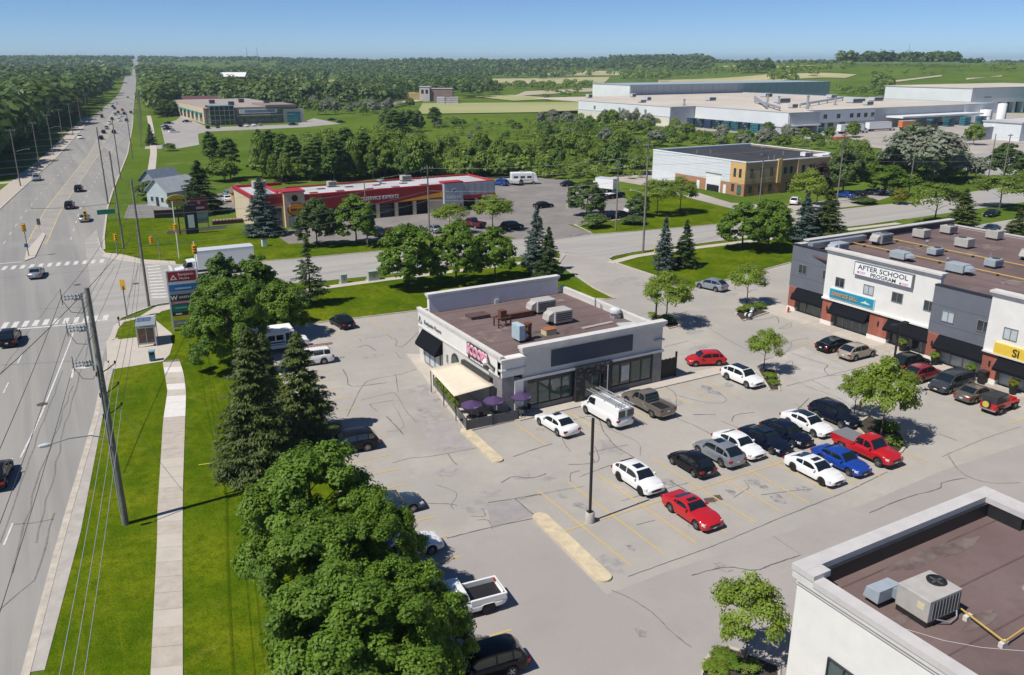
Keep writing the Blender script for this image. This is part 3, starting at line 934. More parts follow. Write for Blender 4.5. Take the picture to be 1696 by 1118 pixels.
def hvac(label,x,y,z,sx,sy,sz,kind=0,rz=0.0,body=M_RTU):
 t = thing('rooftop_air_unit',label,'air unit',(x,y,z),rz,'rooftop air units')
 k = dict(world=False)
 MB().box(-sx / 2 + .1,sx / 2 - .1,-sy / 2 + .1,sy / 2 - .1,0,0.25).build('base_rail',M_BLACKM,t,**k)
 MB().box(-sx / 2,sx / 2,-sy / 2,sy / 2,0.25,sz).build('housing',body,t,bevel=0.03,**k)
 n = max(3,int(sx / 0.25))
 MB().box(-sx / 2 + .12,sx / 2 - .12,-sy / 2 - .012,-sy / 2 + .01,0.4,sz - .15).build('grille',M_RTUD,t,**k)
 g = MB()
 for i in range(5):
  zz = lerp(0.45,sz - .22,i / 4)
  g.box(-sx / 2 + .12,sx / 2 - .12,-sy / 2 - .03,-sy / 2 - .01,zz,zz + .035)
 g.build('louvre',body,t,**k)
 if kind in (0,2):
  MB().lathe([(.30 * sy,sz),(.32 * sy,sz + .08),(.27 * sy,sz + .09),(.26 * sy,sz + .012),(0,sz + .012)],(sx * .2,0,0),20).build('fan_guard',M_RTUD,t,**k)
 if kind in (1,2):
  hood = MB().hexa([(-sx / 2 - .7,-sy * .35,.55),(-sx / 2 - .02,-sy * .35,.45),(-sx / 2 - .02,sy * .35,.45),(-sx / 2 - .7,sy * .35,.55),
       (-sx / 2 - .55,-sy * .35,sz * .75),(-sx / 2 - .02,-sy * .35,sz - .08),(-sx / 2 - .02,sy * .35,sz - .08),(-sx / 2 - .55,sy * .35,sz * .75)])
  hood.build('intake_hood',M_RTUB if body is M_RTUB else M_RTU,t,**k)
 MB().box(sx / 2,sx / 2 + .05,-sy * .3,sy * .1,.5,sz * .7).build('access_panel',M_METAL,t,**k)
 return t
def vent_pipe(label,x,y,z,h=0.7,r=0.06,cowl=False):
 t = thing('vent_pipe',label,'vent pipe',(x,y,z),0,'roof vent pipes')
 MB().cyl((0,0,0),(0,0,h),r,r,10).build('pipe',M_METAL,t,world=False)
 if cowl:
  MB().lathe([(0,h + .25),(r * 3,h + .15),(r * 3.2,h),(r * 1.1,h - .02)],(0,0,0),14).build('cowl',M_METAL,t,world=False)
 return t
# ================================================================== restaurant in the middle of the lot
def restaurant():
 X0,X1,Y0,Y1 = 34.0,52.4,61.4,79.6
 t = thing('restaurant','low white stucco restaurant with brown roof in the middle of the lot','building',(X0,Y0,0))
 w = 0.3
 MB().box(X0,X0 + w,Y0,Y1,4.0,5.75).build('upper_wall',M_WHITE,t)
 MB().box(X0 + .04,X0 + w,Y0 + 2.3,Y1,0,4.0).build('lower_wall',M_CREAM,t)
 MB().box(X0 + w,X1,Y1 - w,Y1,0,5.75).build('rear_wall',M_CREAM,t)
 MB().box(X1 - w,X1,Y0 + w,Y1 - w,0,5.75).build('side_wall',M_CREAM,t)
 # roof and parapet
 MB().box(X0 + w,X1 - w,Y0 + w,Y1 - w,5.0,5.25).build('roof',M_ROOFB,t)
 MB().box(X0 - .1,X0 + .32,Y0 - .12,Y1 + .1,5.75,6.0).box(X0 - .05,X0,Y0,Y1,5.55,5.75).build('parapet_cap',M_TRIM,t)
 MB().box(X1 - .32,X1 + .1,Y0 + .2,Y1 + .1,5.75,5.98).build('parapet_cap',M_TRIM,t)
 MB().box(X0 - .05,X0,Y0 + .2,Y1,3.92,4.08).build('string_course',M_TRIM,t)
 # raised rear parapet
 MB().box(35.1,51.4,Y1 - .55,Y1 - .02,5.25,7.15).build('rear_parapet',M_WHITE,t)
 MB().box(34.9,51.6,Y1 - .7,Y1 + .12,7.15,7.4).box(34.98,51.52,Y1 - .62,Y1 + .06,6.95,7.15).build('parapet_cap',M_TRIM,t)
 # front: corner piers, fascia, ledge
 MB().box(X0,36.3,Y0 - .22,Y0 + .6,4.0,5.75).build('corner_pier',M_WHITE,t)
 MB().box(X0 + .03,35.3,Y0 - .2,Y0 + .6,0,4.0).box(X0 + .03,X0 + .33,Y0 + .6,Y0 + 2.3,0,4.0).build('corner_pier',M_STONE,t)
 MB().box(35.3,36.2,Y0 - .3,Y0 + .6,0,3.5).build('corner_pier',M_WHITE,t)
 MB().box(X0 - .12,36.5,Y0 - .36,Y0 + .3,5.45,5.72).box(X0 - .08,36.45,Y0 - .3,Y0 + .3,4.55,4.72).build('pier_cap',M_TRIM,t)
 MB().box(36.3,X1,Y0 - .05,Y0 + .32,3.5,6.25).build('fascia_wall',M_CREAM,t)
 MB().box(36.0,X1 + .25,Y0 - .42,Y0 + .42,6.32,6.6).box(36.1,X1 + .16,Y0 - .3,Y0 + .36,6.1,6.32).box(36.2,X1 + .1,Y0 - .18,Y0 + .34,5.92,6.1).build('cornice',M_TRIM,t)
 MB().box(51.4,X1 + .12,Y0 - .3,Y0 + .3,4.55,4.72).build('pier_cap',M_TRIM,t)
 MB().box(36.2,X1 + .1,Y0 - .3,Y0 - .05,3.36,3.58).build('ledge',M_TRIM,t)
 MB().box(39.3,48.65,Y0 - .14,Y0 - .05,4.1,5.72).build('sign_panel',M_NAVY,t)
 MB().box(36.3,X1,Y0 + .05,Y0 + .3,2.9,3.5).build('shop_front_header',M_DFRAME,t)
 MB().box(36.3,X1,Y0 - .02,Y0 + .3,0,.62).build('plinth',mat('grey_plinth',(.17,.17,.175),.85,.1,1),t)
 MB().box(36.22,36.75,Y0 - .08,Y0 + .3,.62,3.36).build('stone_pier',M_STONE,t)
 MB().box(51.35,X1 + .03,Y0 - .1,Y0 + .3,0,3.36).build('stone_pier',M_STONE,t)
 for a,b in ((36.75,38.0),(38.0,39.3),(39.3,40.6),(40.6,41.8)):
  window_y(t,Y0 + .12,a,b,.62,2.9,M_GLASSG,M_DFRAME,0)
 for a,b in ((46.1,47.4),(47.4,48.7),(48.7,50.0),(50.0,51.3)):
  window_y(t,Y0 + .12,a,b,.62,2.9,M_GLASSG,M_DFRAME,0)
 MB().box(47.55,48.5,Y0 + .05,Y0 + .075,1.0,2.6).build('poster',mat('pale_poster',(.52,.55,.52),.6,.15,2),t)
 # dark stone entrance portal: individual ledge stones
 p = MB().box(41.85,42.9,Y0 - .5,Y0 + .3,0,3.6).box(45.0,46.05,Y0 - .5,Y0 + .3,0,3.6).box(42.9,45.0,Y0 - .5,Y0 + .3,2.5,3.6).build('entrance_portal',M_DSTONE,t)
 r = random.Random(9)
 for i in range(60):
  xx,zz = r.uniform(41.9,45.6),r.choice([.2 * k for k in range(13,18)]) if r.random() < .6 else r.choice([.2 * k for k in range(0,17)])
  if 42.7 < xx + .2 and xx < 45 and zz < 2.5:
   xx = r.choice([41.9,42.3,45.05,45.5])
  MB().box(xx,xx + r.uniform(.25,.42),Y0 - .5 - r.uniform(.02,.06),Y0 - .49,zz + .01,zz + .18).build('ledge_stone',mat('dark_stone_' + str(i % 3),((.03,.03,.034),(.055,.052,.056),(.09,.085,.088))[i % 3],.6),p)
 d = MB().box(42.95,44.95,Y0 - .1,Y0 + .02,0.14,2.45).build('door',M_GLASSG,t)
 MB().box(43.9,43.98,Y0 - .14,Y0 - .1,.14,2.45).box(42.95,43.03,Y0 - .14,Y0 - .1,.14,2.45).box(44.87,44.95,Y0 - .14,Y0 - .1,.14,2.45).build('door_frame',M_FRAME,d)
 MB().cyl((45.35,Y0 - .7,0),(45.35,Y0 - .7,3.4),.05).build('portal_post',M_METAL,t)
 # west side: awning, shop door, arched window, lettering
 slope_awning(t,X0,73.6,78.6,3.85,2.55,0.9)
 for a,b in ((74.2,75.5),(75.5,76.8),(76.8,78.1)):
  window_x(t,X0 - .02,a,b,.3,2.6,M_GLASSL,M_FRAME,0)
 arch = MB()
 pts = [(69.9,.8),(71.5,.8)] + [(70.7 + .8 * math.cos(R(q)),2.6 + .85 * math.sin(R(q))) for q in range(0,181,20)]
 n = len(pts)
 arch.add([(X0 - .06,a,b) for a,b in pts] + [(X0 + .05,a,b) for a,b in pts],[tuple(range(n))] + [(i,i + n,(i + 1) % n + n,(i + 1) % n) for i in range(n)])
 ao = arch.build('arched_window',M_DFRAME,t)
 MB().add([(X0 - .075,70.7 + (a - 70.7) * .8,1.7 + (b - 1.7) * .86) for a,b in pts],[tuple(range(n))]).build('pane',M_GLASSG,ao)
 MB().box(X0 - .35,X0,62.9,68.7,2.95,3.5).build('awning_housing',M_DFRAME,t)
 MB().box(X0 - .12,X0,72.4,72.6,2.0,2.8).build('wall_lamp',M_METAL,t)
 text_part('lettering','Benjamin Moore',mat('grey_lettering',(.17,.165,.19),.6),t,(X0 - .03,75.9,4.72),FACE_NX,width=4.2,depth=.03)
 lg = MB()
 for a,b in (((78.6,4.45),(79.1,5.15)),((79.1,5.15),(79.35,4.45)),((79.35,4.45),(78.6,4.45))):
  lg.cyl((X0 - .05,a[0],a[1]),(X0 - .05,b[0],b[1]),.05,.05,6)
 lg.build('logo_triangle',MATS['grey_lettering'],t)
 # ice-cream shop sign with backing, letters and a scoop
 sg = MB()
 pts = [(67.9,4.35),(67.9,5.55),(67.2,5.65),(64.0,5.6),(63.6,5.2),(63.3,4.75),(62.4,4.6),(62.5,4.3),(63.5,4.35)]
 n = len(pts)
 sg.add([(X0 - .12,a,b) for a,b in pts] + [(X0,a,b) for a,b in pts],[tuple(range(n))] + [(i,i + n,(i + 1) % n + n,(i + 1) % n) for i in range(n)])
 so = sg.build('shop_sign',mat('sign_charcoal',(.06,.055,.055),.5),t)
 text_part('lettering','SCOOPS',mat('pink_lettering',(.72,.30,.42),.4),so,(X0 - .17,65.75,4.98),FACE_NX,width=3.9,height=.95,depth=.05,bold=.02)
 text_part('lettering','SCOOPS',mat('pale_pink_outline',(.82,.68,.72),.4),so,(X0 - .135,65.75,4.98),FACE_NX,width=4.05,height=1.08,depth=.012,bold=.05)
 MB().lathe([(0,-.32),(.2,-.26),(.32,0),(.2,.26),(0,.32)],(X0 - .2,63.9,4.75),12).build('scoop',MATS['pale_pink_outline'],so)
 MB().cyl((X0 - .2,63.6,4.62),(X0 - .2,62.5,4.42),.09,.07,8).build('scoop_handle',M_METAL,so)
 MB().box(X0 - .14,X0,63.6,67.6,4.02,4.32).build('sign_strip',M_DFRAME,t)
 print_marks(t,mat('white_lettering',(.72,.72,.72),.5),'y',X0 - .14,64.5,67.1,4.17,.2,9,1)
 # scuppers
 MB().box(43.0,43.5,Y1 - .75,Y1 - .55,5.25,5.75).build('scupper_box',M_TRIM,t)
restaurant()
RZ = 5.25
def roof_wear():
 rt = bpy.data.objects['restaurant']
 ms = mat('roof_seam',(.105,.07,.066),.85,.2,1)
 for yy in (64.0,66.9,69.8,72.7,75.6,78.2):
  MB().box(34.4,52.0,yy - .05,yy + .05,5.251,5.257).build('membrane_seam',ms,rt)
 r = random.Random(6)
 mg = layered('grease_stain',(.085,.075,.066),[((.16,.115,.105),1.1,.40,.60,ONE,1.0)],rough=.7)
 md = layered('silt_stain',(.235,.20,.175),[((.155,.105,.098),1.2,.38,.58,ONE,1.0)],rough=.9)
 for k,(cx,cy,rx,ry,m) in enumerate(((41.5,66.6,3.0,1.5,mg),(46.5,67.0,2.2,1.0,mg),(42.8,74.6,1.2,.5,mg),(37.5,75.0,1.6,.9,md),(40.2,70.2,1.8,.9,md),(48.5,76.5,2.4,.7,md),(36.6,69.0,.9,1.8,md))):
  MB().sheet([(cx + rx * r.uniform(.6,1.15) * math.cos(q * math.pi / 10),cy + ry * r.uniform(.6,1.15) * math.sin(q * math.pi / 10)) for q in range(20)],5.26 + k * .002).build('roof_stain',m,rt)
 rt = bpy.data.objects['retail_row']
 for xx in (87,90,93.6,96.8,100.2,103.4,106.6,109.8,113):
  MB().box(xx - .06,xx + .06,30,73,7.951,7.957).build('membrane_seam',ms,rt)
 for k,(cx,cy,rx,ry) in enumerate(((98,67,3,1.2),(88,60,1,3),(101,61,2,1.4),(92,50,2.5,1.2),(107,62,2,2))):
  MB().sheet([(cx + rx * r.uniform(.6,1.15) * math.cos(q * math.pi / 10),cy + ry * r.uniform(.6,1.15) * math.sin(q * math.pi / 10)) for q in range(20)],7.96 + k * .002).build('roof_stain',md,rt)
hvac('beige rooftop unit furthest back on the restaurant roof',46.0,73.6,RZ,2.3,1.6,1.45,1)
hvac('beige rooftop unit on a grey pad near the middle of the restaurant roof',45.4,69.4,RZ,2.1,1.7,1.5,1)
def fan_thing():
 t = thing('mushroom_exhaust_fan','white mushroom exhaust fan near the right side of the restaurant roof','exhaust fan',(51.4,67.9,RZ))
 MB().box(-.4,.4,-.4,.4,0,.35).build('curb_box',M_METAL,t,world=False)
 MB().lathe([(.38,.35),(.38,.55),(.62,.6),(.66,.75),(.58,1.0),(.3,1.15),(0,1.18)],(0,0,0),20).build('dome',mat('white_spun_metal',(.62,.62,.62),.4,.06,2),t,world=False,smooth=40)
 t = thing('rusty_kitchen_exhaust','blue-grey and rusty kitchen exhaust fan by the front parapet of the restaurant','exhaust fan',(38.9,66.3,RZ))
 MB().box(-.55,.1,-.75,.75,.25,1.75).build('housing',mat('pale_blue_metal',(.40,.50,.54),.5,.1,2),t,world=False,bevel=.03)
 MB().lathe([(0,.1),(.5,.1),(.55,.2),(.3,.75),(.28,.9)],(.1,0,.5),16,axis='x').build('duct_elbow',M_METAL,t,world=False,smooth=40)
 MB().box(.65,1.05,-.35,.35,0,1.5).cyl((.85,0,1.5),(.85,0,1.7),.4,.4,14).build('rusty_stack',M_RUST,t,world=False)
 t = thing('rusty_duct_frame','rusty steel duct stand on the left of the restaurant roof','duct stand',(39.7,71.3,RZ))
 f = MB()
 for a in (-.7,.7):
  for b in (-.5,.5):
   f.box(a - .06,a + .06,b - .06,b + .06,0,1.0)
 f.box(-.76,.76,-.56,-.44,.9,1.02).box(-.76,.76,.44,.56,.9,1.02).box(-.76,-.64,-.5,.5,.9,1.02).box(.64,.76,-.5,.5,.9,1.02)
 f.build('frame',M_RUST,t,world=False)
 MB().box(-.35,.35,-.3,.3,.9,1.7).build('stack',M_RUST,t,world=False)
 t = thing('rusty_roof_duct','long low rusty duct across the restaurant roof behind the duct stand','duct',(42.3,73.0,RZ))
 MB().box(-1.9,2.0,-.25,.25,.15,.6).build('duct',M_RUST,t,world=False)
 for a in (-1.6,0,1.7):
  MB().box(a - .08,a + .08,-.3,.3,0,.15).build('sleeper',M_WOODD,t,world=False)
 t = thing('rusty_topped_curb_box','cream roof curb box with a rusty orange lid near the restaurant front','roof curb',(42.4,66.7,RZ))
 MB().box(-.6,.6,-.5,.5,0,.55).build('box',mat('cream_metal',(.55,.50,.30),.6,.1,2),t,world=False)
 MB().box(-.64,.64,-.54,.54,.55,.62).build('lid',mat('orange_rust',(.33,.12,.05),.9,.3,3),t,world=False)
 t = thing('roof_hatch','low brown roof hatch at the back left of the restaurant roof','roof hatch',(38.9,75.2,RZ))
 MB().box(-1.1,1.1,-.7,.7,0,.3).build('curb',M_ROOFB,t,world=False)
 MB().box(-1.15,1.15,-.75,.75,.3,.38).build('lid',mat('dull_brown_lid',(.10,.06,.053),.8,.2,2),t,world=False)
 t = thing('roof_skylight','flat pale grey skylight panel on the right of the restaurant roof','skylight',(50.6,64.8,RZ),R(-18))
 MB().box(-.9,.9,-.5,.5,0,.22).build('curb',M_METAL,t,world=False)
 MB().box(-.95,.95,-.55,.55,.22,.3).build('lens',mat('frosted_lens',(.5,.55,.56),.3),t,world=False)
 t = thing('roof_duct_strip','flat pale strip of ducting beside the restaurant skylight','duct',(48.6,66.6,RZ),R(4))
 MB().box(-2.3,1.6,-.25,.25,0,.1).build('duct',mat('pale_roof_strip',(.36,.31,.28),.8,.1,2),t,world=False)
fan_thing()
vent_pipe('short white vent pipe at the back right of the restaurant roof',52.0,72.4,RZ - .0,1.0,.07)
vent_pipe('stubby white vent pipe beside its taller twin on the restaurant roof',51.9,71.2,RZ,.6,.07)
vent_pipe('thin vent pipe between the restaurant air units and the mushroom fan',49.0,67.0,RZ,.6,.05)
# ---- patio: canopy, fence, parasols
def patio():
 t = thing('patio_canopy','cream fabric canopy stretched over the restaurant patio','canopy',(32.2,66,0.14))
 mb = MB()
 n = 6
 for i in range(n + 1):
  for j in range(n + 1):
   s,q = i / n,j / n
   x = lerp(lerp(33.75,33.75,q),lerp(29.9,30.9,q),s)
   y = lerp(lerp(62.1,62.6,s),lerp(69.2,70.2,s),q)
   z = lerp(3.1,2.62,s) - .12 * math.sin(math.pi * q) * math.sin(math.pi * s)
   mb.v.append((x,y,z))
 for i in range(n):
  for j in range(n):
   a = i * (n + 1) + j
   mb.f.append((a,a + 1,a + n + 2,a + n + 1))
 o = mb.build('fabric',mat('cream_canvas',(.66,.58,.45),.9,.05,1.2),t,smooth=60)
 sm = o.modifiers.new('thick','SOLIDIFY'); sm.thickness = .03
 for x,y in ((30.1,62.7),(30.6,66.3),(31.05,70.1)):
  MB().cyl((x,y,.14),(x,y,2.62),.045).build('post',M_DFRAME,t)
 f = thing('patio_fence','grey slatted fence around the restaurant patio','fence',(30.4,60.3,.14))
 run = [(32.0,71.6),(31.35,67.6),(30.7,63.9),(30.05,60.45),(32.6,60.35),(35.2,60.3)]
 ms = mat('grey_fence_board',(.115,.118,.12),.8,.15,3)
 for k,(a,b) in enumerate(zip(run,run[1:])):
  L = math.hypot(b[0] - a[0],b[1] - a[1])
  ang = math.atan2(b[1] - a[1],b[0] - a[0])
  MB().obox((a[0],a[1],.7),(.05,.05,.56),ang).build('post',M_DFRAME,f)
  for i in range(6):
   z = .22 + i * .155
   MB().obox(((a[0] + b[0]) / 2,(a[1] + b[1]) / 2,z),(L / 2 - .06,.015,.07),ang).build('slat',ms,f)
 MB().obox((35.2,60.3,.7),(.05,.05,.56)).build('post',M_DFRAME,f)
 for i,(x,y,lab) in enumerate(((31.0,61.35,'purple patio parasol at the fence corner, nearest the driveway'),(33.2,61.2,'middle one of the three purple patio parasols'),(35.8,60.85,'purple patio parasol closest to the shop windows'))):
  p = thing('patio_parasol',lab,'parasol',(x,y,.14),.3 * i,'purple patio parasols')
  MB().cyl((0,0,.05),(0,0,2.3),.025).build('pole',M_METAL,p,world=False)
  MB().lathe([(0,0),(.28,0),(.26,.07),(0,.08)],(0,0,0),14).build('base',M_BLACK,p,world=False)
  c = MB()
  c.v = [(0,0,2.35)] + [(1.0 * math.cos(q * math.pi / 4),1.0 * math.sin(q * math.pi / 4),1.9) for q in range(8)] + [(1.0 * math.cos(q * math.pi / 4),1.0 * math.sin(q * math.pi / 4),1.78) for q in range(8)]
  c.f = [(0,1 + q,1 + (q + 1) % 8) for q in range(8)] + [(1 + q,9 + q,9 + (q + 1) % 8,1 + (q + 1) % 8) for q in range(8)]
  c.build('cover',mat('purple_canvas',(.065,.035,.105),.85,.08,2),p,world=False)
  print_marks(p,mat('pale_print',(.6,.58,.62),.7),'x',-.9,-.2,.2,1.94,.12,3,i,False)
  tb = thing('patio_table',('dark round patio table under the corner parasol','dark round patio table under the middle parasol','dark round patio table under the parasol by the windows')[i],'table',(x,y + .0,.14),0,'patio tables')
  MB().lathe([(0.03,.70),(.5,.70),(.5,.74),(0.03,.74)],(0,0,0),18).build('table_top',M_DFRAME,tb,world=False)
  for q in range(3):
   a = q * 2.1
   MB().cyl((.4 * math.cos(a),.4 * math.sin(a),0),(.15 * math.cos(a),.15 * math.sin(a),.7),.02,.02,6).build('leg',M_METAL,tb,world=False)
  for q,(dx,dy) in enumerate(((.85,.2),(-.75,.35))):
   ch = thing('patio_chair','dark metal chair at the %s patio table, %s side' % (('corner','middle','window-side')[i],('right','left')[q]),'chair',(x + dx,y + dy,.14),math.atan2(dy,dx),'patio chairs')
   MB().box(-.22,.22,-.22,.22,.43,.46).build('seat',M_DFRAME,ch,world=False)
   MB().box(.18,.22,-.22,.22,.46,.88).build('backrest',M_DFRAME,ch,world=False)
   for a in (-.2,.2):
    for b in (-.2,.2):
     MB().cyl((a,b,0),(a,b,.43),.018,.018,6).build('leg',M_METAL,ch,world=False)
 g = thing('refuse_gate','dark vertical-board enclosure gate beside the restaurant','gate',(53.6,61.9,0))
 for i in range(13):
  x = 52.65 + i * .165
  MB().box(x,x + .14,61.86,61.9,.15,2.1 + .04 * (i % 3)).build('board',M_WOODD,g)
 MB().box(52.6,54.85,61.9,61.96,.5,.62).box(52.6,54.85,61.9,61.96,1.6,1.72).build('rail',M_WOODD,g)
 MB().box(54.8,54.95,61.84,62.0,0,2.7).build('post',M_WOODD,g)
patio()
# ================================================================== retail row on the right
def retail():
 t = thing('retail_row','two-storey retail row in white, slate grey and brick with black awnings','building',(84,74,0))
 XB = 116.0
 bays = [(83.7,67.3,73.7,8.75,M_GREYP,'grey'),(82.6,52.4,67.3,9.55,M_WHITE,'white'),(81.7,45.7,52.4,8.55,M_GREYP,'grey'),(80.9,26.0,45.7,9.55,M_WHITE,'white')]
 for x,y0,y1,zt,m,kind in bays:
  MB().box(x,x + .5,y0,y1,3.3,zt - (.55 if kind == 'white' else .1)).build('upper_wall',m,t)
  if kind == 'white':
   MB().box(x - .35,x + .75,y0 - .25,y1 + .2,zt - .22,zt).box(x - .22,x + .62,y0 - .14,y1 + .1,zt - .42,zt - .22).box(x - .1,x + .52,y0 - .05,y1 + .04,zt - .6,zt - .42).build('cornice',M_TRIM,t)
  else:
   MB().box(x - .06,x + .55,y0,y1,zt - .12,zt).build('parapet_cap',M_BLACKM,t)
 MB().box(83.9,XB,73.2,73.7,0,8.2).build('end_wall',M_GREYP,t)
 # roof and parapets
 MB().prism([(84.2,73.2),(83.1,67.3),(83.1,52.4),(82.2,52.4),(82.2,45.7),(81.4,45.7),(81.4,26),(XB,26),(XB,73.2)],7.7,7.95).build('roof',M_ROOFB,t)
 MB().box(86.0,XB + .1,73.3,73.9,7.95,8.9).build('rear_parapet',M_BLACKM,t)
 MB().box(85.9,XB + .3,73.15,74.1,8.9,9.05).build('parapet_cap',M_CAP,t)
 MB().box(XB,XB + .3,26,73.3,0,8.15).build('back_wall',M_CREAM,t)
 MB().box(XB - .1,XB + .4,26,73.3,8.15,8.3).build('parapet_cap',M_CAP,t)
 MB().box(84.1,86.4,73.0,73.9,8.2,8.75).build('parapet_block',M_CAP,t)
 # storefront: brick piers on white plinths, glazing, awnings
 piers = [(83.7,72.3,73.6),(82.6,65.6,67.2),(82.6,57.8,60.4),(81.7,51.0,52.3),(80.9,43.9,45.6),(80.9,36.5,38.0)]
 for i,(x,y0,y1) in enumerate(piers):
  p = MB().box(x - .02,x + .7,y0,y1,.6,3.3).build('pier',mat('mortar',(.30,.17,.13),.95),t)
  nb = int((3.3 - .62) / .2)
  for k in range(nb):                   # courses of large brick
   z = .62 + k * .2
   nn = max(1,int((y1 - y0) / .55))
   for j in range(nn):
    a = y0 + (y1 - y0) * j / nn
    b = y0 + (y1 - y0) * (j + 1) / nn
    MB().box(x - .045,x - .015,a + .012,b - .012,z,z + .18).build('brick',mat('brick_%d' % ((k * 3 + j * 5 + i) % 3),((.33,.105,.066),(.37,.13,.085),(.30,.10,.07))[(k * 3 + j * 5 + i) % 3],.9),p)
  MB().box(x - .12,x + .7,y0 - .03,y1 + .03,0.145,.6).build('plinth',M_WHITE,t)
  MB().box(x - .16,x - .05,(y0 + y1) / 2 - .08,(y0 + y1) / 2 + .08,1.9,2.4).build('wall_lamp',M_BLACK,t)
 gaps = [(84.1,67.2,72.3,M_GLASSG),(83.1,60.4,65.6,M_GLASSG),(83.1,52.3,57.8,M_GLASS),(82.2,45.6,51.0,M_GLASSL),(81.4,38.0,43.9,M_GLASSL),(81.4,28,36.5,M_GLASSL)]
 for x,y0,y1,gm in gaps:
  n = 4
  for k in range(n):
   a,b = lerp(y0,y1,k / n),lerp(y0,y1,(k + 1) / n)
   if k == 1 and gm is not M_GLASSL:
    d = MB().box(x - .04,x + .04,a,b,.145,2.7).build('door',M_FRAME,t)
    MB().box(x - .055,x - .04,a + .12,b - .12,.35,2.55).build('pane',gm,d)
    MB().box(x - .12,x - .055,a + .15,a + .2,.9,1.5).build('handle',M_METAL,d)
   else:
    window_x(t,x,a,b,.16,2.75,gm,M_FRAME,0)
  MB().box(x + .02,x + .3,y0,y1,2.75,3.3).build('header',M_DFRAME,t)
  slope_awning(t,x - .52,y0 - .05,y1 + .05,3.27,2.15,.95)
 # upper windows
 for x,y0,y1,z0,z1,g in ((83.7,71.1,72.4,5.2,6.4,M_GLASS),(83.7,67.35,68.6,5.2,6.4,M_GLASS),(82.6,64.4,65.7,5.15,6.3,M_GLASS),(82.6,60.3,61.7,5.15,6.3,M_GLASSL),(82.6,56.5,57.9,5.15,6.3,M_GLASS),(82.6,52.6,53.9,5.15,6.3,M_GLASS),
         (81.7,49.7,51.1,4.8,6.0,M_GLASSL),(81.7,45.8,47.2,4.8,6.0,M_GLASS),(80.9,42.6,44.0,5.0,6.2,M_GLASSL),(80.9,38.6,40.0,5.0,6.2,M_GLASSL)):
  window_x(t,x,y0,y1,z0,z1,g,M_FRAME,1)
 # signs
 s = MB().box(82.25,82.6,55.4,63.1,7.2,8.75).build('sign_box',mat('sign_case_grey',(.16,.17,.18),.5),t)
 MB().box(82.22,82.26,55.52,62.98,7.3,8.65).build('sign_face',M_PUREW,s)
 ink = mat('sign_ink',(.05,.055,.065),.6)
 text_part('lettering','AFTER SCHOOL',ink,s,(82.21,59.25,8.25),FACE_NX,width=6.6,height=.56,depth=.01,bold=.012)
 text_part('lettering','PROGRAM',ink,s,(82.21,59.1,7.6),FACE_NX,width=3.3,height=.46,depth=.01,bold=.012)
 for yy,zz in ((62.0,7.62),(56.4,7.5)):
  MB().lathe([(0,-.02),(.13,-.02),(.13,.0)],(82.21,yy + .45,zz),12,axis='x').build('logo_dot',mat('magenta_ink',(.45,.10,.28),.6),s)
  MB().box(82.205,82.215,yy - .55,yy + .25,zz + .02,zz + .12).box(82.205,82.215,yy - .5,yy + .25,zz - .12,zz - .04).build('logo_text_line',mat('pink_ink',(.68,.38,.52),.6),s)
 g = MB().box(82.4,82.62,59.9,66.25,3.65,4.85).build('sign_box',mat('pale_blue_case',(.45,.62,.66),.5),t)
 MB().box(82.37,82.41,59.98,66.17,3.73,4.77).build('sign_face',mat('turquoise_face',(.012,.25,.38),.4,.15,.6),g)
 text_part('lettering','SUNNYSIDE GRILL',mat('black_ink',(.02,.02,.03),.6),g,(82.362,63.98,4.2),FACE_NX,width=3.75,height=.52,depth=.004,bold=.03)
 text_part('lettering','SUNNYSIDE GRILL',mat('orange_cream_ink',(.74,.42,.16),.6),g,(82.352,64.02,4.24),FACE_NX,width=3.7,height=.48,depth=.006)
 MB().add([(82.355,61.75,4.05),(82.355,60.35,4.05),(82.355,60.6,4.2),(82.355,60.9,4.25),(82.355,61.05,4.45),(82.355,61.25,4.25),(82.355,61.5,4.2)],[(0,1,2,3,4,5,6)]).build('sun_and_wave_logo',mat('pale_yellow_ink',(.55,.72,.55),.6),g)
 yl = MB().box(80.62,80.92,34.5,44.5,3.4,4.5).build('sign_box',mat('sign_yellow',(.72,.50,.055),.5,.1,.8),t)
 text_part('lettering','Si',mat('dark_green_ink',(.035,.04,.02),.6),yl,(80.6,42.3,3.95),FACE_NX,height=.8,depth=.015,bold=.02)
 MB().box(80.585,80.61,41.0,41.35,3.5,4.2).build('letter_stroke',mat('orange_ink',(.42,.16,.01),.6),yl)
 MB().box(80.55,80.95,26,45.6,3.26,3.4).build('ledge',M_TRIM,t)
 MB().box(82.3,82.62,52.4,67.25,3.3,3.5).build('ledge',M_WHITE,t)
 # thin reveals in the wall panels
 for x,y0,y1,zz in ((83.7,67.3,73.7,4.7),(81.7,45.7,52.4,4.4),(81.7,45.7,52.4,6.4),(83.7,67.3,73.7,6.7)):
  MB().box(x - .012,x,y0,y1,zz,zz + .035).build('panel_joint',mat('joint_grey',(.085,.092,.11),.8),t)
retail()
RT = 7.95
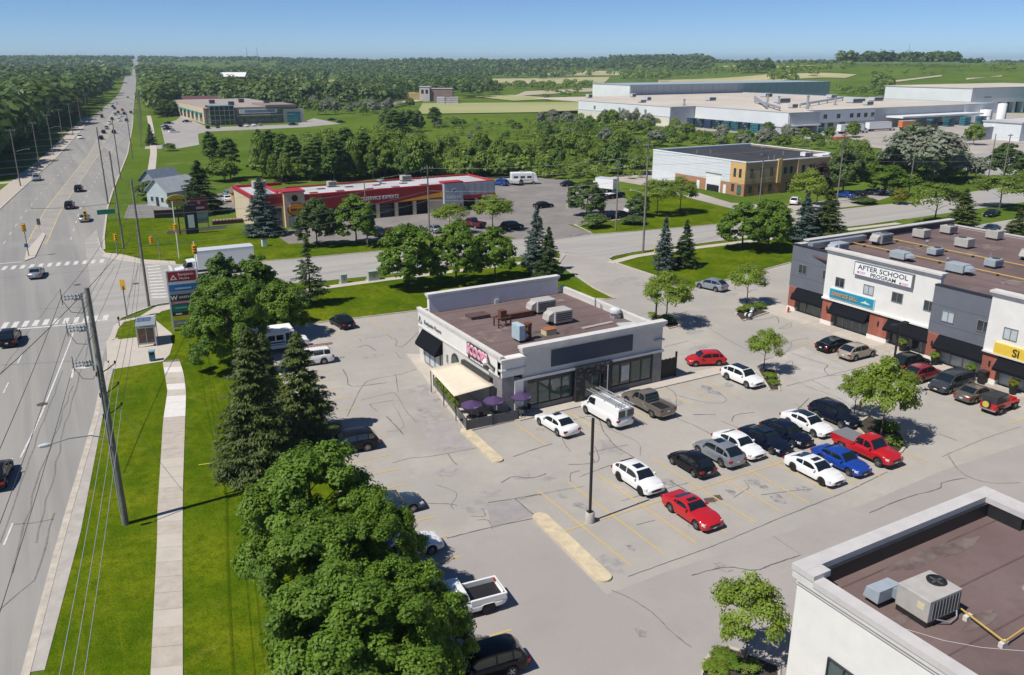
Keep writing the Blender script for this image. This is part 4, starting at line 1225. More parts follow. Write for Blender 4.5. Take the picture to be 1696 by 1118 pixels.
for i,(x,y,sx,sy,sz,k,b,lab) in enumerate((
 (88.6,70.6,2.2,1.8,1.2,1,M_RTUB,'blue-grey rooftop unit nearest the left front corner of the retail roof'),
 (90.6,63.2,2.4,1.7,1.25,1,M_RTUB,'blue-hooded rooftop unit above the after-school sign'),
 (96.6,70.4,2.6,2.0,1.7,2,M_METAL,'tall ducted rooftop unit beside the left parapet of the retail roof'),
 (104.5,70.2,2.1,1.8,1.5,0,M_RTU,'grey rooftop unit behind the ducted one on the retail roof'),
 (110.6,70.3,2.1,1.8,1.4,0,M_RTU,'rooftop unit at the far corner of the retail roof'),
 (103.9,63.6,2.2,1.8,1.5,0,M_RTU,'beige rooftop unit in the middle of the retail roof'),
 (96.5,62.6,2.0,1.5,1.1,0,M_RTUB,'pale blue rooftop unit between the two gas pipes on the retail roof'),
 (90.4,55.6,2.6,1.8,1.35,1,M_RTUB,'blue-hooded rooftop unit above the second slate grey bay'),
 (96.6,55.2,2.0,1.6,1.2,0,M_RTUB,'pale blue rooftop unit behind the second slate grey bay'),
 (112.4,64.8,2.0,1.7,1.5,0,M_RTU,'rooftop unit by the back edge of the retail roof'),
 (104.6,55.4,2.4,1.9,1.5,2,M_RTU,'beige rooftop unit at the right edge of the view on the retail roof'),
 (109.5,57.0,2.4,2.0,2.0,1,M_RTUB,'large blue-topped rooftop unit at the far right of the retail roof'))):
 hvac(lab,x,y,RT,sx * .85,sy * .85,sz * .85,k,R(90 if i % 2 else 0),b)
def roof_bits():
 for x,y0,y1,lab in ((93.0,40,72,'yellow gas pipe running the length of the retail roof near the front'),(99.5,40,72,'yellow gas pipe running the length of the retail roof further back')):
  g = thing('gas_pipe',lab,'pipe',(x,y1,RT))
  MB().cyl((x,y0,RT + .28),(x,y1,RT + .28),.055,.055,8).build('pipe',M_GAS,g)
  for k in range(9):
   yy = lerp(y0,y1,(k + .5) / 9)
   MB().box(x - .2,x + .2,yy - .07,yy + .07,RT,RT + .22).build('support_block',M_WOODD,g)
 for x,y,h,c,lab in ((100.5,66.5,.6,True,'short capped vent on the retail roof beside the rear gas pipe'),(107,67,.9,False,'vent pipe in the far half of the retail roof'),(94.5,59.5,.4,True,'low vent cap between the retail gas pipes'),(101.5,58.5,.5,False,'vent pipe near the right rooftop units of the retail row')):
  vent_pipe(lab,x,y,RT,h,.08,c)
 d = thing('roof_duct','long grey duct running along the left parapet of the retail roof','duct',(88,72,RT))
 MB().box(85.2,95.5,71.9,72.7,RT + .3,RT + 1.0).build('duct',M_METAL,d)
 for xx in (86,89,92,95):
  MB().box(xx - .1,xx + .1,71.9,72.7,RT,RT + .3).build('support_block',M_WOODD,d)
roof_bits()
roof_wear()
# ================================================================== white building in the lower right corner
def corner_block():
 X0,Y1 = 29.5,23.5
 t = thing('white_office_block','white stucco block with grey parapet in the lower right corner','building',(X0,Y1,0))
 XE,YS = 70.0,-12.0
 MB().box(X0,X0 + .3,YS,Y1,0,7.15).build('west_wall',M_WHITE,t)
 MB().box(X0 + .3,44.6,Y1 - .3,Y1,0,7.15).build('north_wall',M_WHITE,t)
 MB().box(44.3,44.6,21.2,Y1 - .3,0,7.15).box(44.6,XE,20.9,21.2,0,7.0).build('north_wall',M_WHITE,t)
 MB().prism([(X0 + .3,YS),(XE,YS),(XE,20.9),(44.3,20.9),(44.3,23.2),(X0 + .3,23.2)],6.5,6.75).build('roof',M_ROOFB,t)
 # parapet: dark inner lining, grey cap, stepped cornice
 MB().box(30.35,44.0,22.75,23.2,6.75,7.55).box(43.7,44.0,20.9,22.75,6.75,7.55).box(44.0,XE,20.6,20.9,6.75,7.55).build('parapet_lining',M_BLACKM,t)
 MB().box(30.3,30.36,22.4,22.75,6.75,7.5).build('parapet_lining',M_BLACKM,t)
 MB().box(X0 - .25,44.8,22.95,Y1 + .25,7.55,7.88).box(43.65,44.8,20.55,22.95,7.55,7.87).build('parapet_cap',M_CAP,t)
 MB().box(X0 - .25,30.4,22.4,22.95,7.55,7.87).box(X0 - .25,29.95,YS,22.4,7.3,7.62).build('parapet_cap',M_CAP,t)
 MB().box(X0 - .2,44.8,Y1 - .1,Y1 + .2,7.15,7.55).box(X0 - .2,X0 + .1,YS,Y1 - .1,7.06,7.3).box(X0 - .1,X0,YS,Y1,6.84,7.06).box(X0 - .2,X0 + .1,22.4,Y1 - .1,7.3,7.55).build('cornice',M_TRIM,t)
 MB().box(X0 + .1,X0 + .4,YS,22.75,7.15,7.3).build('parapet_core',M_CAP,t)
 window_x(t,X0,18.4,21.2,1.6,4.1,M_GLASSG,M_DFRAME,2,.1)
 window_x(t,X0,12.4,15.2,1.6,4.1,M_GLASSG,M_DFRAME,2,.1)
 # ponding stains and seams on the membrane
 m = layered('dried_puddle',(.185,.15,.135),[((.12,.085,.075),.9,.40,.60,ONE,1.0)],rough=.9)
 r = random.Random(2)
 for pk,(cx,cy,rx,ry) in enumerate(((37.0,21.9,3.0,.55),(31.3,19.2,.6,.35),(39.5,21.6,2.0,.4),(34.6,17.4,1.3,.5))):
  MB().sheet([(cx + rx * r.uniform(.6,1.15) * math.cos(q * math.pi / 9),cy + ry * r.uniform(.6,1.15) * math.sin(q * math.pi / 9)) for q in range(18)],6.7605 + pk * .002).build('puddle_stain',m,t)
 for yy in (22.2,19.4,16.6,13.8,11.0):
  MB().box(30.1,44.0,yy - .05,yy + .05,6.751,6.757).build('membrane_seam',mat('seam_brown',(.105,.066,.06),.85,.2,1),t)
corner_block()
def corner_roof():
 z = 6.75
 t = thing('rooftop_air_unit','beige rooftop unit with a round fan and blue hood on the corner building','air unit',(32.95,19.0,z),R(-2))
 k = dict(world=False)
 MB().box(-1.05,1.05,-.8,.8,0,.3).build('base_rail',M_BLACKM,t,**k)
 MB().box(-1.1,1.1,-.85,.85,.3,1.42).build('housing',M_RTU,t,bevel=.03,**k)
 MB().box(-.9,1.0,-.875,-.845,.42,1.3).build('grille',M_RTUD,t,**k)
 for i in range(9):
  MB().box(-.9 + i * .22,-.88 + i * .22,-.9,-.87,.42,1.3).build('grille_bar',M_METAL,t,**k)
 MB().lathe([(.42,1.42),(.45,1.5),(.38,1.51),(.37,1.43)],(.55,.1,0),28).build('fan_ring',M_BLACKM,t,**k)
 MB().lathe([(0,1.432),(.37,1.432)],(.55,.1,0),28).build('fan_well',M_BLACK,t,**k)
 fb = MB()
 for q in range(4):
  a = q * math.pi / 2
  fb.obox((.55 + .19 * math.cos(a),.1 + .19 * math.sin(a),1.45),(.17,.06,.008),a)
 fb.build('fan_blade',M_RTUD,t,**k)
 MB().hexa([(-1.9,1.15,.3),(-.4,1.15,.3),(-.4,2.0,.3),(-1.9,2.0,.3),(-1.85,1.15,.95),(-.4,1.15,.95),(-.4,1.9,.85),(-1.85,1.9,.85)]).build('intake_hood',M_RTUB,t,bevel=.02,**k)
 MB().box(-.95,-.4,.84,1.16,.4,.9).build('hood_neck',mat('neck_grey',(.24,.28,.31),.6),t,**k)
 MB().box(-1.112,-1.1,-.6,-.25,.8,1.15).box(-.6,-.3,-.862,-.85,.95,1.2).build('rating_plate',mat('cream_label',(.62,.56,.36),.6),t,**k)
 MB().tube([(-.5,-.9,.35),(.1,-1.15,.15),(.7,-1.05,.2),(1.1,-.7,.5)],.035,6).build('condensate_hose',M_METAL,t,**k)
 g = thing('gas_pipe','yellow gas pipe snaking from the air unit on the corner building','pipe',(34.2,18.8,z))
 MB().tube([(34.0,18.75,z + .9),(34.3,18.6,z + .9),(34.3,18.6,z + .35),(34.2,18.2,z + .3),(33.65,15.75,z + .3),(36.2,15.9,z + .3),(40.5,16.1,z + .3)],.04,8).build('pipe',M_GAS,g)
 for x,y in ((34.1,17.7),(33.7,15.8),(36.8,15.92)):
  MB().box(x - .22,x + .22,y - .1,y + .1,z,z + .24).build('support_block',mat('white_block',(.6,.58,.52),.8),g)
 v = thing('vent_pipe','black capped vent at the right edge of the corner building roof','vent pipe',(38.9,17.6,z))
 MB().cyl((0,0,0),(0,0,.75),.16,.16,16).build('pipe',M_BLACK,v,world=False)
 MB().lathe([(.35,0),(.32,.05),(.17,.08)],(0,0,0),16).build('flashing',M_METAL,v,world=False)
 c = thing('coiled_cable','dark cable coil lying on the corner building roof','cable',(35.1,14.9,z))
 MB().tube([(.42 * math.cos(q * .4),.3 * math.sin(q * .4),.03) for q in range(17)],.02,5).build('coil',M_BLACK,c,world=False)
 c = thing('roof_cable','thin pale cable trailing across the corner building roof','cable',(31,18,z))
 MB().tube([(31.0,18.7,z + .02),(31.8,17.3,z + .02),(32.8,16.2,z + .02),(33.7,15.5,z + .02),(34.5,14.9,z + .02)],.014,5).build('cable',M_CAP,c)
corner_roof()
# ------------------------------------------------------------------ vehicles
M_TYRE = mat('tyre_rubber',(0.012,0.012,0.013),0.85)
M_RIM = mat('alloy_rim',(0.42,0.43,0.45),0.3,metal=0.9)
M_RIMD = mat('dark_rim',(0.03,0.03,0.033),0.35,metal=0.6)
M_CARGLASS = mat('car_glass',(0.010,0.016,0.020),0.04,spec=0.9)
M_HEADL = mat('headlamp',(0.60,0.62,0.64),0.1,spec=0.9)
M_TAIL = mat('tail_lamp',(0.30,0.008,0.010),0.2)
M_TRIMB = mat('black_plastic',(0.014,0.014,0.015),0.55)
M_CHROME = mat('chrome_trim',(0.6,0.61,0.62),0.15,metal=1.0)
M_PLATE = mat('number_plate',(0.62,0.64,0.68),0.5)
def paint(name,c,metal=0.0):
 return mat('paint_' + name,c,0.16 if max(c) < .1 else .3,coat=0.0 if max(c) < .03 else .5,metal=metal,spec=.3 if max(c) < .05 else .5)
PAINT = dict(white=paint('white',(.78,.78,.77)),black=paint('black',(.008,.008,.010)),navy=paint('navy',(.007,.010,.024)),blue=paint('blue',(.010,.050,.30)),red=paint('red',(.46,.012,.018)),darkred=paint('dark_red',(.20,.010,.022)),
    silver=paint('silver',(.30,.32,.345),.4),grey=paint('grey',(.058,.063,.070),.3),tan=paint('champagne',(.40,.355,.295),.3),bronze=paint('bronze',(.13,.115,.085),.3),pewter=paint('pewter',(.185,.165,.145),.3),steel=paint('steel_blue',(.035,.060,.085),.3),maroon=paint('maroon',(.10,.012,.02)),green=paint('green',(.02,.09,.05)),yellow=paint('yellow',(.62,.36,.02)),teal=paint('teal',(.12,.30,.32)))
TYPES = {
 # L, W, wheelbase, wheel r, sill, nose z, hood z, belt z, roof z, [cowl, roof front, roof rear, rear glass base] as fraction of length from the front, deck z, tail z
 'sedan': (4.75,1.84,2.75,.33,.24,.60,.82,.92,1.43,(.29,.42,.70,.86),1.00,.80),
 'fastback': (4.85,1.88,2.82,.34,.24,.58,.82,.92,1.42,(.28,.42,.66,.90),1.02,.82),
 'coupe': (4.78,1.92,2.72,.35,.22,.62,.88,.96,1.38,(.35,.47,.66,.85),1.02,.86),
 'hatch': (4.15,1.75,2.55,.31,.23,.60,.86,.95,1.48,(.26,.40,.80,.965),.98,.80),
 'suv': (4.70,1.88,2.72,.37,.30,.72,.98,1.08,1.68,(.26,.38,.84,.975),1.10,.86),
 'crossover': (4.55,1.86,2.68,.36,.28,.68,.95,1.05,1.62,(.26,.39,.78,.97),1.10,.88),
 'minivan': (5.10,1.98,3.05,.34,.22,.72,1.02,1.10,1.75,(.19,.34,.90,.985),1.12,.86),
 'pickup': (5.75,2.00,3.55,.40,.42,.86,1.14,1.20,1.86,(.27,.37,.56,.60),1.18,1.10),
 'cargovan': (5.60,2.02,3.50,.37,.34,.82,1.14,1.30,2.08,(.17,.26,.985,.998),1.3,1.0),
}
def prof(pts,x):
 for (a,b),(c,d) in zip(pts,pts[1:]):
  if x <= c:
   return lerp(b,d,(x - a) / (c - a + 1e-9))
 return pts[-1][1]
def car_shell(spec,bed=False):
 L,W,wb,wr,sill,nz,hzz,bz,rz,cab,dz,tz = spec
 f = L / 2
 xA,xB,xC,xD = (f - c * L for c in cab)
 xf,xr = wb / 2 + .02 * L,-wb / 2 + .02 * L
 top = [(-f,tz - .06),(-f + .06,tz + .02),(-f + .22,dz),(xD,dz),(xA,bz),(lerp(xA,f,.35),lerp(bz,hzz,.75)),(f - .55,hzz - .06),(f - .18,nz + .1),(f,nz)]
 top = sorted(top)
 xs = set([-f,-f + .05,-f + .18,f,f - .06,f - .2])
 for c in (xf,xr):
  for k in range(-5,6):
   xs.add(c + k / 5 * (wr + .07))
  xs.add(c - wr - .14); xs.add(c + wr + .14)
 k = -f + .4
 while k < f - .3:
  xs.add(k); k += .3
 xs = sorted(xs)
 mb = MB()
 ring = 11
 for x in xs:
  e = min(1.0,(f - abs(x)) / .55)
  w = W / 2 * (.80 + .20 * math.sqrt(max(0,1 - (1 - e) ** 2)))
  zl = sill + .10 * (1 - min(1,(f - abs(x)) / .35))
  for c in (xf,xr):
   d = abs(x - c)
   if d < wr + .07:
    zl = max(zl,wr + math.sqrt((wr + .07) ** 2 - d * d))
  zt = prof(top,x)
  if bed and x < xD - .05 and x > -f + .08:
   zt = .82
  zl = min(zl,zt - .06)
  h = zt - zl
  half = [(0,zl),(w * .9,zl),(w * .985,zl + .10 * h),(w,zl + .48 * h),(w * .985,zl + .78 * h),(w * .90,zl + .97 * h)]
  pts = half + [(0,zt + .03)]
  full = [(y,z) for y,z in half[1:]] + [(0,zt + .03)] + [(-y,z) for y,z in half[:0:-1]]
  mb.v += [(x,y,z) for y,z in full]
 n = len(full)
 for i in range(len(xs) - 1):
  for j in range(n):
   q = (j + 1) % n
   mb.f.append((i * n + j,i * n + q,(i + 1) * n + q,(i + 1) * n + j))
 mb.f.append(tuple(range(n - 1,-1,-1)))
 mb.f.append(tuple((len(xs) - 1) * n + j for j in range(n)))
 return mb,(xA,xB,xC,xD),(xf,xr),top
def make_car(name,label,kind,col,x,y,rz,group,detail=True,roofcol=None,sunroof=None,rim=M_RIM,z=0.022,length=None,rack=False,cat='car',tonneau=None,rails=False):
 spec = TYPES[kind]
 L,W,wb,wr,sill,nz,hzz,bz,rzf,cab,dz,tz = spec
 t = thing(name,label,cat,(x,y,z),rz,group)
 P = PAINT[col]
 k = dict(world=False)
 bed = kind == 'pickup'
 shell,(xA,xB,xC,xD),(xf,xr),top = car_shell(spec,bed)
 f = L / 2
 body = shell.build('body',P,t,smooth=38,**k)
 # cabin
 wbt,wrt = W / 2 * .915,W / 2 * (.80 if kind in ('cargovan','minivan','pickup') else .73)
 zb,zr = bz - .06,rzf
 sh = MB()
 prf = [(xA,zb),(lerp(xA,xB,.52),lerp(zb,zr,.60)),(xB,zr - .07),(lerp(xB,xC,.25),zr - .01),(lerp(xB,xC,.6),zr),(xC,zr - .05),(lerp(xC,xD,.5),lerp(dz,zr,.58)),(xD,dz - .04)]
 def yw(zz):
  return lerp(wbt,wrt,(zz - zb) / (zr - zb))
 npf = len(prf)
 for px_,pz in prf:
  w_ = yw(pz)
  sh.v += [(px_,-wbt,zb - .02),(px_,-w_,pz - .03),(px_,-w_ * .86,pz),(px_,w_ * .86,pz),(px_,w_,pz - .03),(px_,wbt,zb - .02)]
 for i in range(npf - 1):
  for j in range(5):
   sh.f.append((i * 6 + j,i * 6 + j + 1,(i + 1) * 6 + j + 1,(i + 1) * 6 + j))
 sh.build('cabin',PAINT[roofcol] if roofcol else P,t,smooth=30,**k)
 g = M_CARGLASS
 def across(p0,p1,m0,m1,off,nm,inset=.10):
  (x0,z0),(x1,z1) = p0,p1
  a0,a1 = (lerp(x0,x1,m0),lerp(z0,z1,m0)),(lerp(x0,x1,m1),lerp(z0,z1,m1))
  dx,dz_ = x1 - x0,z1 - z0
  l = math.hypot(dx,dz_)
  nx,nz_ = (-dz_ / l,dx / l)
  if nz_ < 0:
   nx,nz_ = -nx,-nz_
  vs = []
  for (ax,az) in (a0,a1):
   w_ = yw(az) * (.92 if nm != 'sunroof' else .80) - inset * .3
   vs.append((ax + nx * off,-w_,az + nz_ * off)); vs.append((ax + nx * off,w_,az + nz_ * off))
  return MB().add([vs[0],vs[1],vs[3],vs[2]],[(0,1,2,3)])
 ws = across(prf[0],prf[1],.04,1,.012,'windshield')
 w2 = across(prf[1],prf[2],0,.96,.012,'windshield')
 ws.add(w2.v,w2.f)
 ws.build('windshield',g,t,**k)
 if not (kind == 'cargovan'):
  rw = across(prf[5],prf[6],.08,1,.012,'rear_window')
  r2 = across(prf[6],prf[7],0,.82,.012,'rear_window')
  rw.add(r2.v,r2.f).build('rear_window',g,t,**k)
 # side glass
 def side_top(xx):
  return prof(sorted(prf),xx)
 if kind == 'pickup':
  cuts = [(xA - .28,lerp(xA,xC,.58)),(lerp(xA,xC,.58) - .10,xC - .06)]
 elif kind == 'cargovan':
  cuts = [(xA - .30,xB - .75)]
 elif kind in ('suv','crossover','minivan','hatch'):
  m1,m2 = lerp(xA,xD,.46),lerp(xA,xD,.74)
  cuts = [(xA - .30,m1),(m1 - .09,m2),(m2 - .09,xD + .34)]
 elif kind == 'coupe':
  cuts = [(xA - .28,lerp(xA,xD,.62)),(lerp(xA,xD,.62) - .08,xC - .25)]
 else:
  m1 = lerp(xA,xD,.50)
  cuts = [(xA - .30,m1),(m1 - .09,xC - .35)]
 for sgn in (1,-1):
  for a,b in cuts:
   ss = [lerp(a,b,q / 5) for q in range(6)]
   lo = [(q,zb + .09) for q in ss]
   hi = [(q,max(zb + .12,min(side_top(q) - .11,zr - .12))) for q in ss]
   m_ = MB()
   m_.v = [(q,sgn * (yw(w_) + .012),w_) for q,w_ in lo] + [(q,sgn * (yw(w_) + .012),w_) for q,w_ in hi]
   m_.f = [(q,q + 1,q + 7,q + 6) if sgn < 0 else (q,q + 6,q + 7,q + 1) for q in range(5)]
   m_.build('side_window',g,t,**k)
 if sunroof:
  across((lerp(xB,xC,.05 if sunroof == 2 else .12),zr - .0),(lerp(xB,xC,.95 if sunroof == 2 else .48),zr - .0),0,1,.018,'sunroof',.5 if sunroof == 1 else .2).build('sunroof',g,t,**k)
 # wheels
 for wx in (xf,xr):
  for sgn in (1,-1):
   yy = sgn * (W / 2 - .13)
   o = MB().lathe([(wr * .62,-.115),(wr * .93,-.115),(wr,-.07),(wr,.07),(wr * .93,.115),(wr * .62,.115)],(wx,yy,wr),20,axis='y').build('wheel',M_TYRE,t,smooth=40,**k)
   rm = MB().lathe([(0,sgn * .085),(wr * .18,sgn * .095),(wr * .62,sgn * .07),(wr * .63,sgn * .11)],(wx,yy,wr),20,axis='y')
   rm.build('rim',M_RIMD if detail else rim,o,**k)
   if detail:
    sp = MB()
    for q in range(5):
     a = q * 2 * math.pi / 5
     ca,sa = math.cos(a),math.sin(a)
     e = wr * .10
     p0,p1 = wr * .08,wr * .62
     sp.add([(wx + p0 * ca - e * sa,yy + sgn * .10,wr + p0 * sa + e * ca),(wx + p0 * ca + e * sa,yy + sgn * .10,wr + p0 * sa - e * ca),(wx + p1 * ca + e * sa,yy + sgn * .085,wr + p1 * sa - e * ca),(wx + p1 * ca - e * sa,yy + sgn * .085,wr + p1 * sa + e * ca)],[(0,1,2,3)])
    sp.lathe([(wr * .58,sgn * .10),(wr * .66,sgn * .118)],(wx,yy,wr),20,axis='y')
    sp.build('spokes',rim,o,**k)
 MB().box(-f + .25,f - .25,-W / 2 + .28,W / 2 - .28,.17,.6).build('underbody',M_TRIMB,t,**k)
 # lamps, grille, plates, bumpers
 for sgn in (1,-1):
  yb = sgn * W / 2 * .80
  MB().hexa([(f - .34,yb - .17,nz - .06),(f - .035 - .02,yb - .17 if sgn > 0 else yb - .10,nz - .06),(f - .13 if sgn > 0 else f - .055,yb + .10,nz - .06),(f - .34,yb + .12,nz - .06),
     (f - .42,yb - .15,nz + .105),(f - .10,yb - .15,nz + .09),(f - .17,yb + .09,nz + .09),(f - .42,yb + .11,nz + .10)]).build('headlight',M_HEADL,t,**k)
  ty = sgn * W / 2 * .78
  MB().box(-f - .012,-f + .17,ty - .17,ty + .17,tz - .18,tz + .01).build('taillight',M_TAIL,t,bevel=.02,**k)
  MB().box(xA - .38,xA - .20,sgn * (wbt + .02),sgn * (wbt + .21),zb + .07,zb + .22).build('mirror',P if col not in ('white',) else P,t,bevel=.03,**k)
 MB().box(f - .05,f + .012,-W * .24,W * .24,nz - .20,nz - .03).build('grille',M_TRIMB,t,**k)
 MB().box(f - .14,f - .005,-W * .34,W * .34,sill + .06,sill + .17).build('front_bumper',M_TRIMB,t,**k)
 MB().box(-f + .005,-f + .14,-W * .34,W * .34,sill + .06,sill + .20).build('rear_bumper',M_CHROME if kind in ('pickup','cargovan') else M_TRIMB,t,**k)
 MB().box(f + .005,f + .018,-.15,.15,nz - .32,nz - .21).build('number_plate',M_PLATE,t,**k)
 MB().box(-f - .018,-f + .02,-.15,.15,tz - .28,tz - .15).build('number_plate',M_PLATE,t,**k)
 if bed:
  for sgn in (1,-1):
   MB().box(-f + .06,xD + .02,sgn * (W / 2 - .10) - .07,sgn * (W / 2 - .10) + .07,.80,1.20).build('bed_side',P,t,bevel=.03,**k)
  MB().box(-f + .01,-f + .09,-W / 2 + .05,W / 2 - .05,.72,1.20).build('tailgate',P,t,bevel=.02,**k)
  MB().box(-f + .1,xD - .02,-W / 2 + .18,W / 2 - .18,.84,.87).build('bed_liner',M_TRIMB,t,**k)
  if tonneau:
   MB().box(-f + .04,xD - .02,-W / 2 + .06,W / 2 - .06,1.205,1.24).build('bed_cover',tonneau,t,bevel=.015,**k)
 if rails:
  for sgn in (1,-1):
   MB().tube([(xB - .1,sgn * wrt * .86,zr + .02),(lerp(xB,xC,.5),sgn * wrt * .88,zr + .07),(xC + .05,sgn * wrt * .86,zr + .01)],.025,6).build('roof_rail',M_TRIMB,t,**k)
 if kind == 'cargovan':
  for sgn in (1,-1):
   MB().box(-f - .012,-f + .03,sgn * .48 - .36,sgn * .48 + .36,1.28,1.85).build('rear_window',g,t,**k)
 return t
PI = math.pi
ROW = 'cars parked in the double row'
RET = 'cars parked facing the retail row'
LFT = 'cars parked along the tree row'
FRT = 'vehicles parked in front of the restaurant'
def nose_down(*a,**k):        # nose towards -Y
 return make_car(*a,rz=-PI / 2,**k)
# double row (y0 = centre)
for kind,col,x,y,nose,lab,kw in (
 ('crossover','white',37.0,45.2,-1,'white crossover with a black sunroof at the left end of the double row',dict(sunroof=1,rim=M_RIMD)),
 ('hatch','black',42.35,45.2,1,'small black hatchback left of the silver wagon',{}),
 ('crossover','silver',45.5,45.5,1,'silver crossover showing its rear in the double row',dict(sunroof=1)),
 ('sedan','white',48.0,45.8,-1,'white sedan between the silver crossover and the dark sedans',{}),
 ('fastback','navy',50.7,45.4,-1,'dark blue-black sedan beside the white sedan',dict(sunroof=2)),
 ('sedan','navy',53.3,45.5,-1,'second dark sedan, nearer the white one with a black roof',{}),
 ('fastback','white',56.4,46.0,-1,'white sedan with a full black glass roof',dict(sunroof=2)),
 ('suv','navy',59.9,46.0,-1,'dark navy wagon at the right end of the back row',dict(rails=True)),
 ('coupe','red',37.4,39.5,-1,'red coupe parked alone at the front of the double row',dict(sunroof=1)),
 ('fastback','white',50.0,39.6,-1,'white sedan with a small sunroof in the front row',dict(sunroof=1,rim=M_RIMD)),
 ('sedan','blue',53.1,39.6,-1,'bright blue sedan beside the red pickup',{}),
 ('pickup','red',56.5,39.9,-1,'red pickup with a grey bed cover',dict(tonneau=mat('grey_vinyl',(.17,.18,.19),.6),cat='pickup',name='pickup_truck'))):
 nm = kw.pop('name','parked_car')
 make_car(nm,lab,kind,col,x,y,PI / 2 * nose,ROW,**kw)
make_car('parked_car','white sedan beside the patio fence','sedan','white',37.2,57.0,PI / 2 + .05,FRT,sunroof=1)
van = make_car('cargo_van','white work van with a ladder rack outside the restaurant','cargovan','white',42.3,56.6,PI / 2 + .03,FRT,cat='van')
def van_rack():
 k = dict(world=False)
 for xx in (-2.2,-.6,1.1):
  MB().box(xx - .03,xx + .03,-.8,.8,2.22,2.27).box(xx - .03,xx + .03,-.8,-.75,2.05,2.22).box(xx - .03,xx + .03,.75,.8,2.05,2.22).build('roof_rack_bar',M_METAL,van,**k)
 M = Matrix.Translation(Vector((42.3,56.6,.022))) @ Matrix.Rotation(PI / 2 + .03,4,'Z')
 for j,(yy,lab) in enumerate(((-.52,'aluminium ladder on the right of the work van roof'),(.5,'aluminium ladder on the left of the work van roof'))):
  l = thing('ladder',lab,'ladder',M @ Vector((-.6,yy,2.27)),PI / 2 + .03,'ladders on the work van')
  MB().box(-2.4,2.7,-.22,-.17,0,.09).build('stile',M_METAL,l,world=False)
  MB().box(-2.4,2.7,.17,.22,0,.09).build('stile',M_METAL,l,world=False)
  for q in range(16):
   xx = -2.25 + q * .31
   MB().box(xx - .02,xx + .02,-.17,.17,.03,.06).build('rung',M_METAL,l,world=False)
van_rack()
make_car('pickup_truck','pewter pickup with an open bed beside the work van','pickup','pewter',46.9,56.4,PI / 2 + .03,FRT,cat='pickup')
make_car('parked_car','bright red hatchback behind the restaurant fence','hatch','red',*G(1168,603),PI - .40,FRT)
make_car('parked_car','white crossover with a black glass roof by the small locust','crossover','white',59.6,57.2,-PI / 2 + .03,FRT,sunroof=2)
# retail row
for kind,col,x,y,nose,lab,kw in (
 ('fastback','black',76.2,59.6,0,'black hatchback sedan nearest the brown-and-white shops',{}),
 ('crossover','tan',76.0,56.5,0,'champagne crossover facing the shops',{}),
 ('suv','black',78.0,51.4,0,'black SUV behind the lamp post',dict(rails=True)),
 ('crossover','darkred',76.2,48.7,0,'dark red crossover facing the shops',{}),
 ('minivan','grey',76.4,45.6,PI,'dark grey minivan with its nose towards the lot',dict(rails=True)),
 ('sedan','bronze',76.0,42.8,0,'bronze sedan beside the red off-roader',{})):
 make_car('parked_car',lab,kind,col,x,y,nose,RET,**kw)
# left row under the trees
for kind,col,x,y,nose,lab,kw in (
 ('suv','black',19.9,62.0,PI - .1,'black SUV with its tail out from under the spruces',{}),
 ('sedan','steel',19.0,50.9,-.1,'steel blue sedan with its nose out from under the big maple',{}),
 ('sedan','white',17.9,45.3,-.1,'white sedan half hidden under the bright maple',{}),
 ('pickup','white',18.0,38.0,PI - .1,'white pickup with an open bed beside the maples',dict(cat='pickup',name='pickup_truck',rim=M_RIMD)),
 ('suv','black',16.9,32.6,PI - .1,'black covered SUV at the bottom edge',{}),
 ('minivan','white',23.2,84.4,PI - .1,'white minivan behind the yellowish spruce',{}),
 ('hatch','black',30.7,95.6,PI / 2 + .12,'black hatchback backed against the north lawn',{})):
 nm = kw.pop('name','parked_car')
 make_car(nm,lab,kind,col,x,y,nose,LFT,**kw)
make_car('parked_car','silver grey hatchback at the edge of the corner lawn','crossover','silver',82.1,86.2,PI / 2 + .25,'cars parked by the corner lawn')
make_car('parked_car','black sedan parked behind the retail row','fastback','black',*G(1642,358),PI + .15,'cars parked behind the retail row')
make_car('parked_car','dark car mostly hidden by the back edge of the retail roof','sedan','steel',*G(1640,384),PI + .1,'cars parked behind the retail row')
# garage and office lots
GL = 'vehicles on the garage lot'
for kind,col,u,v,rz_,lab,kw in (
 ('sedan','silver',455,390,.15,'silver sedan under the blue spruce at the garage',{}),('suv','grey',623,390,PI / 2 + .1,'grey SUV among the cars in front of the garage bays',{}),('sedan','maroon',645,389,PI / 2,'maroon sedan in front of the garage bays',{}),('sedan','silver',719,384,PI / 2,'silver car half hidden by a pole at the garage',{}),
 ('pickup','maroon',783,376,PI / 2 + .3,'maroon pickup between the two garage locusts',dict(cat='pickup')),('suv','black',848,380,.1,'black SUV at the right garage locust',{}),('sedan','black',900,344,.05,'black sedan in the middle of the garage lot',{}),('suv','blue',829,307,PI / 2 + .4,'blue car beside the garage rear corner',{}),
 ('sedan','navy',942,308,.1,'dark sedan at the back of the garage lot',{}),('pickup','black',1018,328,.15,'black pickup with a white bed cap near the white box truck',dict(cat='pickup',tonneau=PAINT['white'])),('suv','navy',1012,362,.2,'dark blue car left of the garage hedge',{}),('sedan','black',1028,360,.2,'black car behind the garage hedge',{}),
 ('pickup','white',1050,352,.3,'white pickup by the office lawn',dict(cat='pickup'))):
 make_car('parked_car' if kind != 'pickup' else 'pickup_truck',lab,kind,col,*G(u,v),rz_,GL,detail=False,**kw)
OL = 'cars at the brick office'
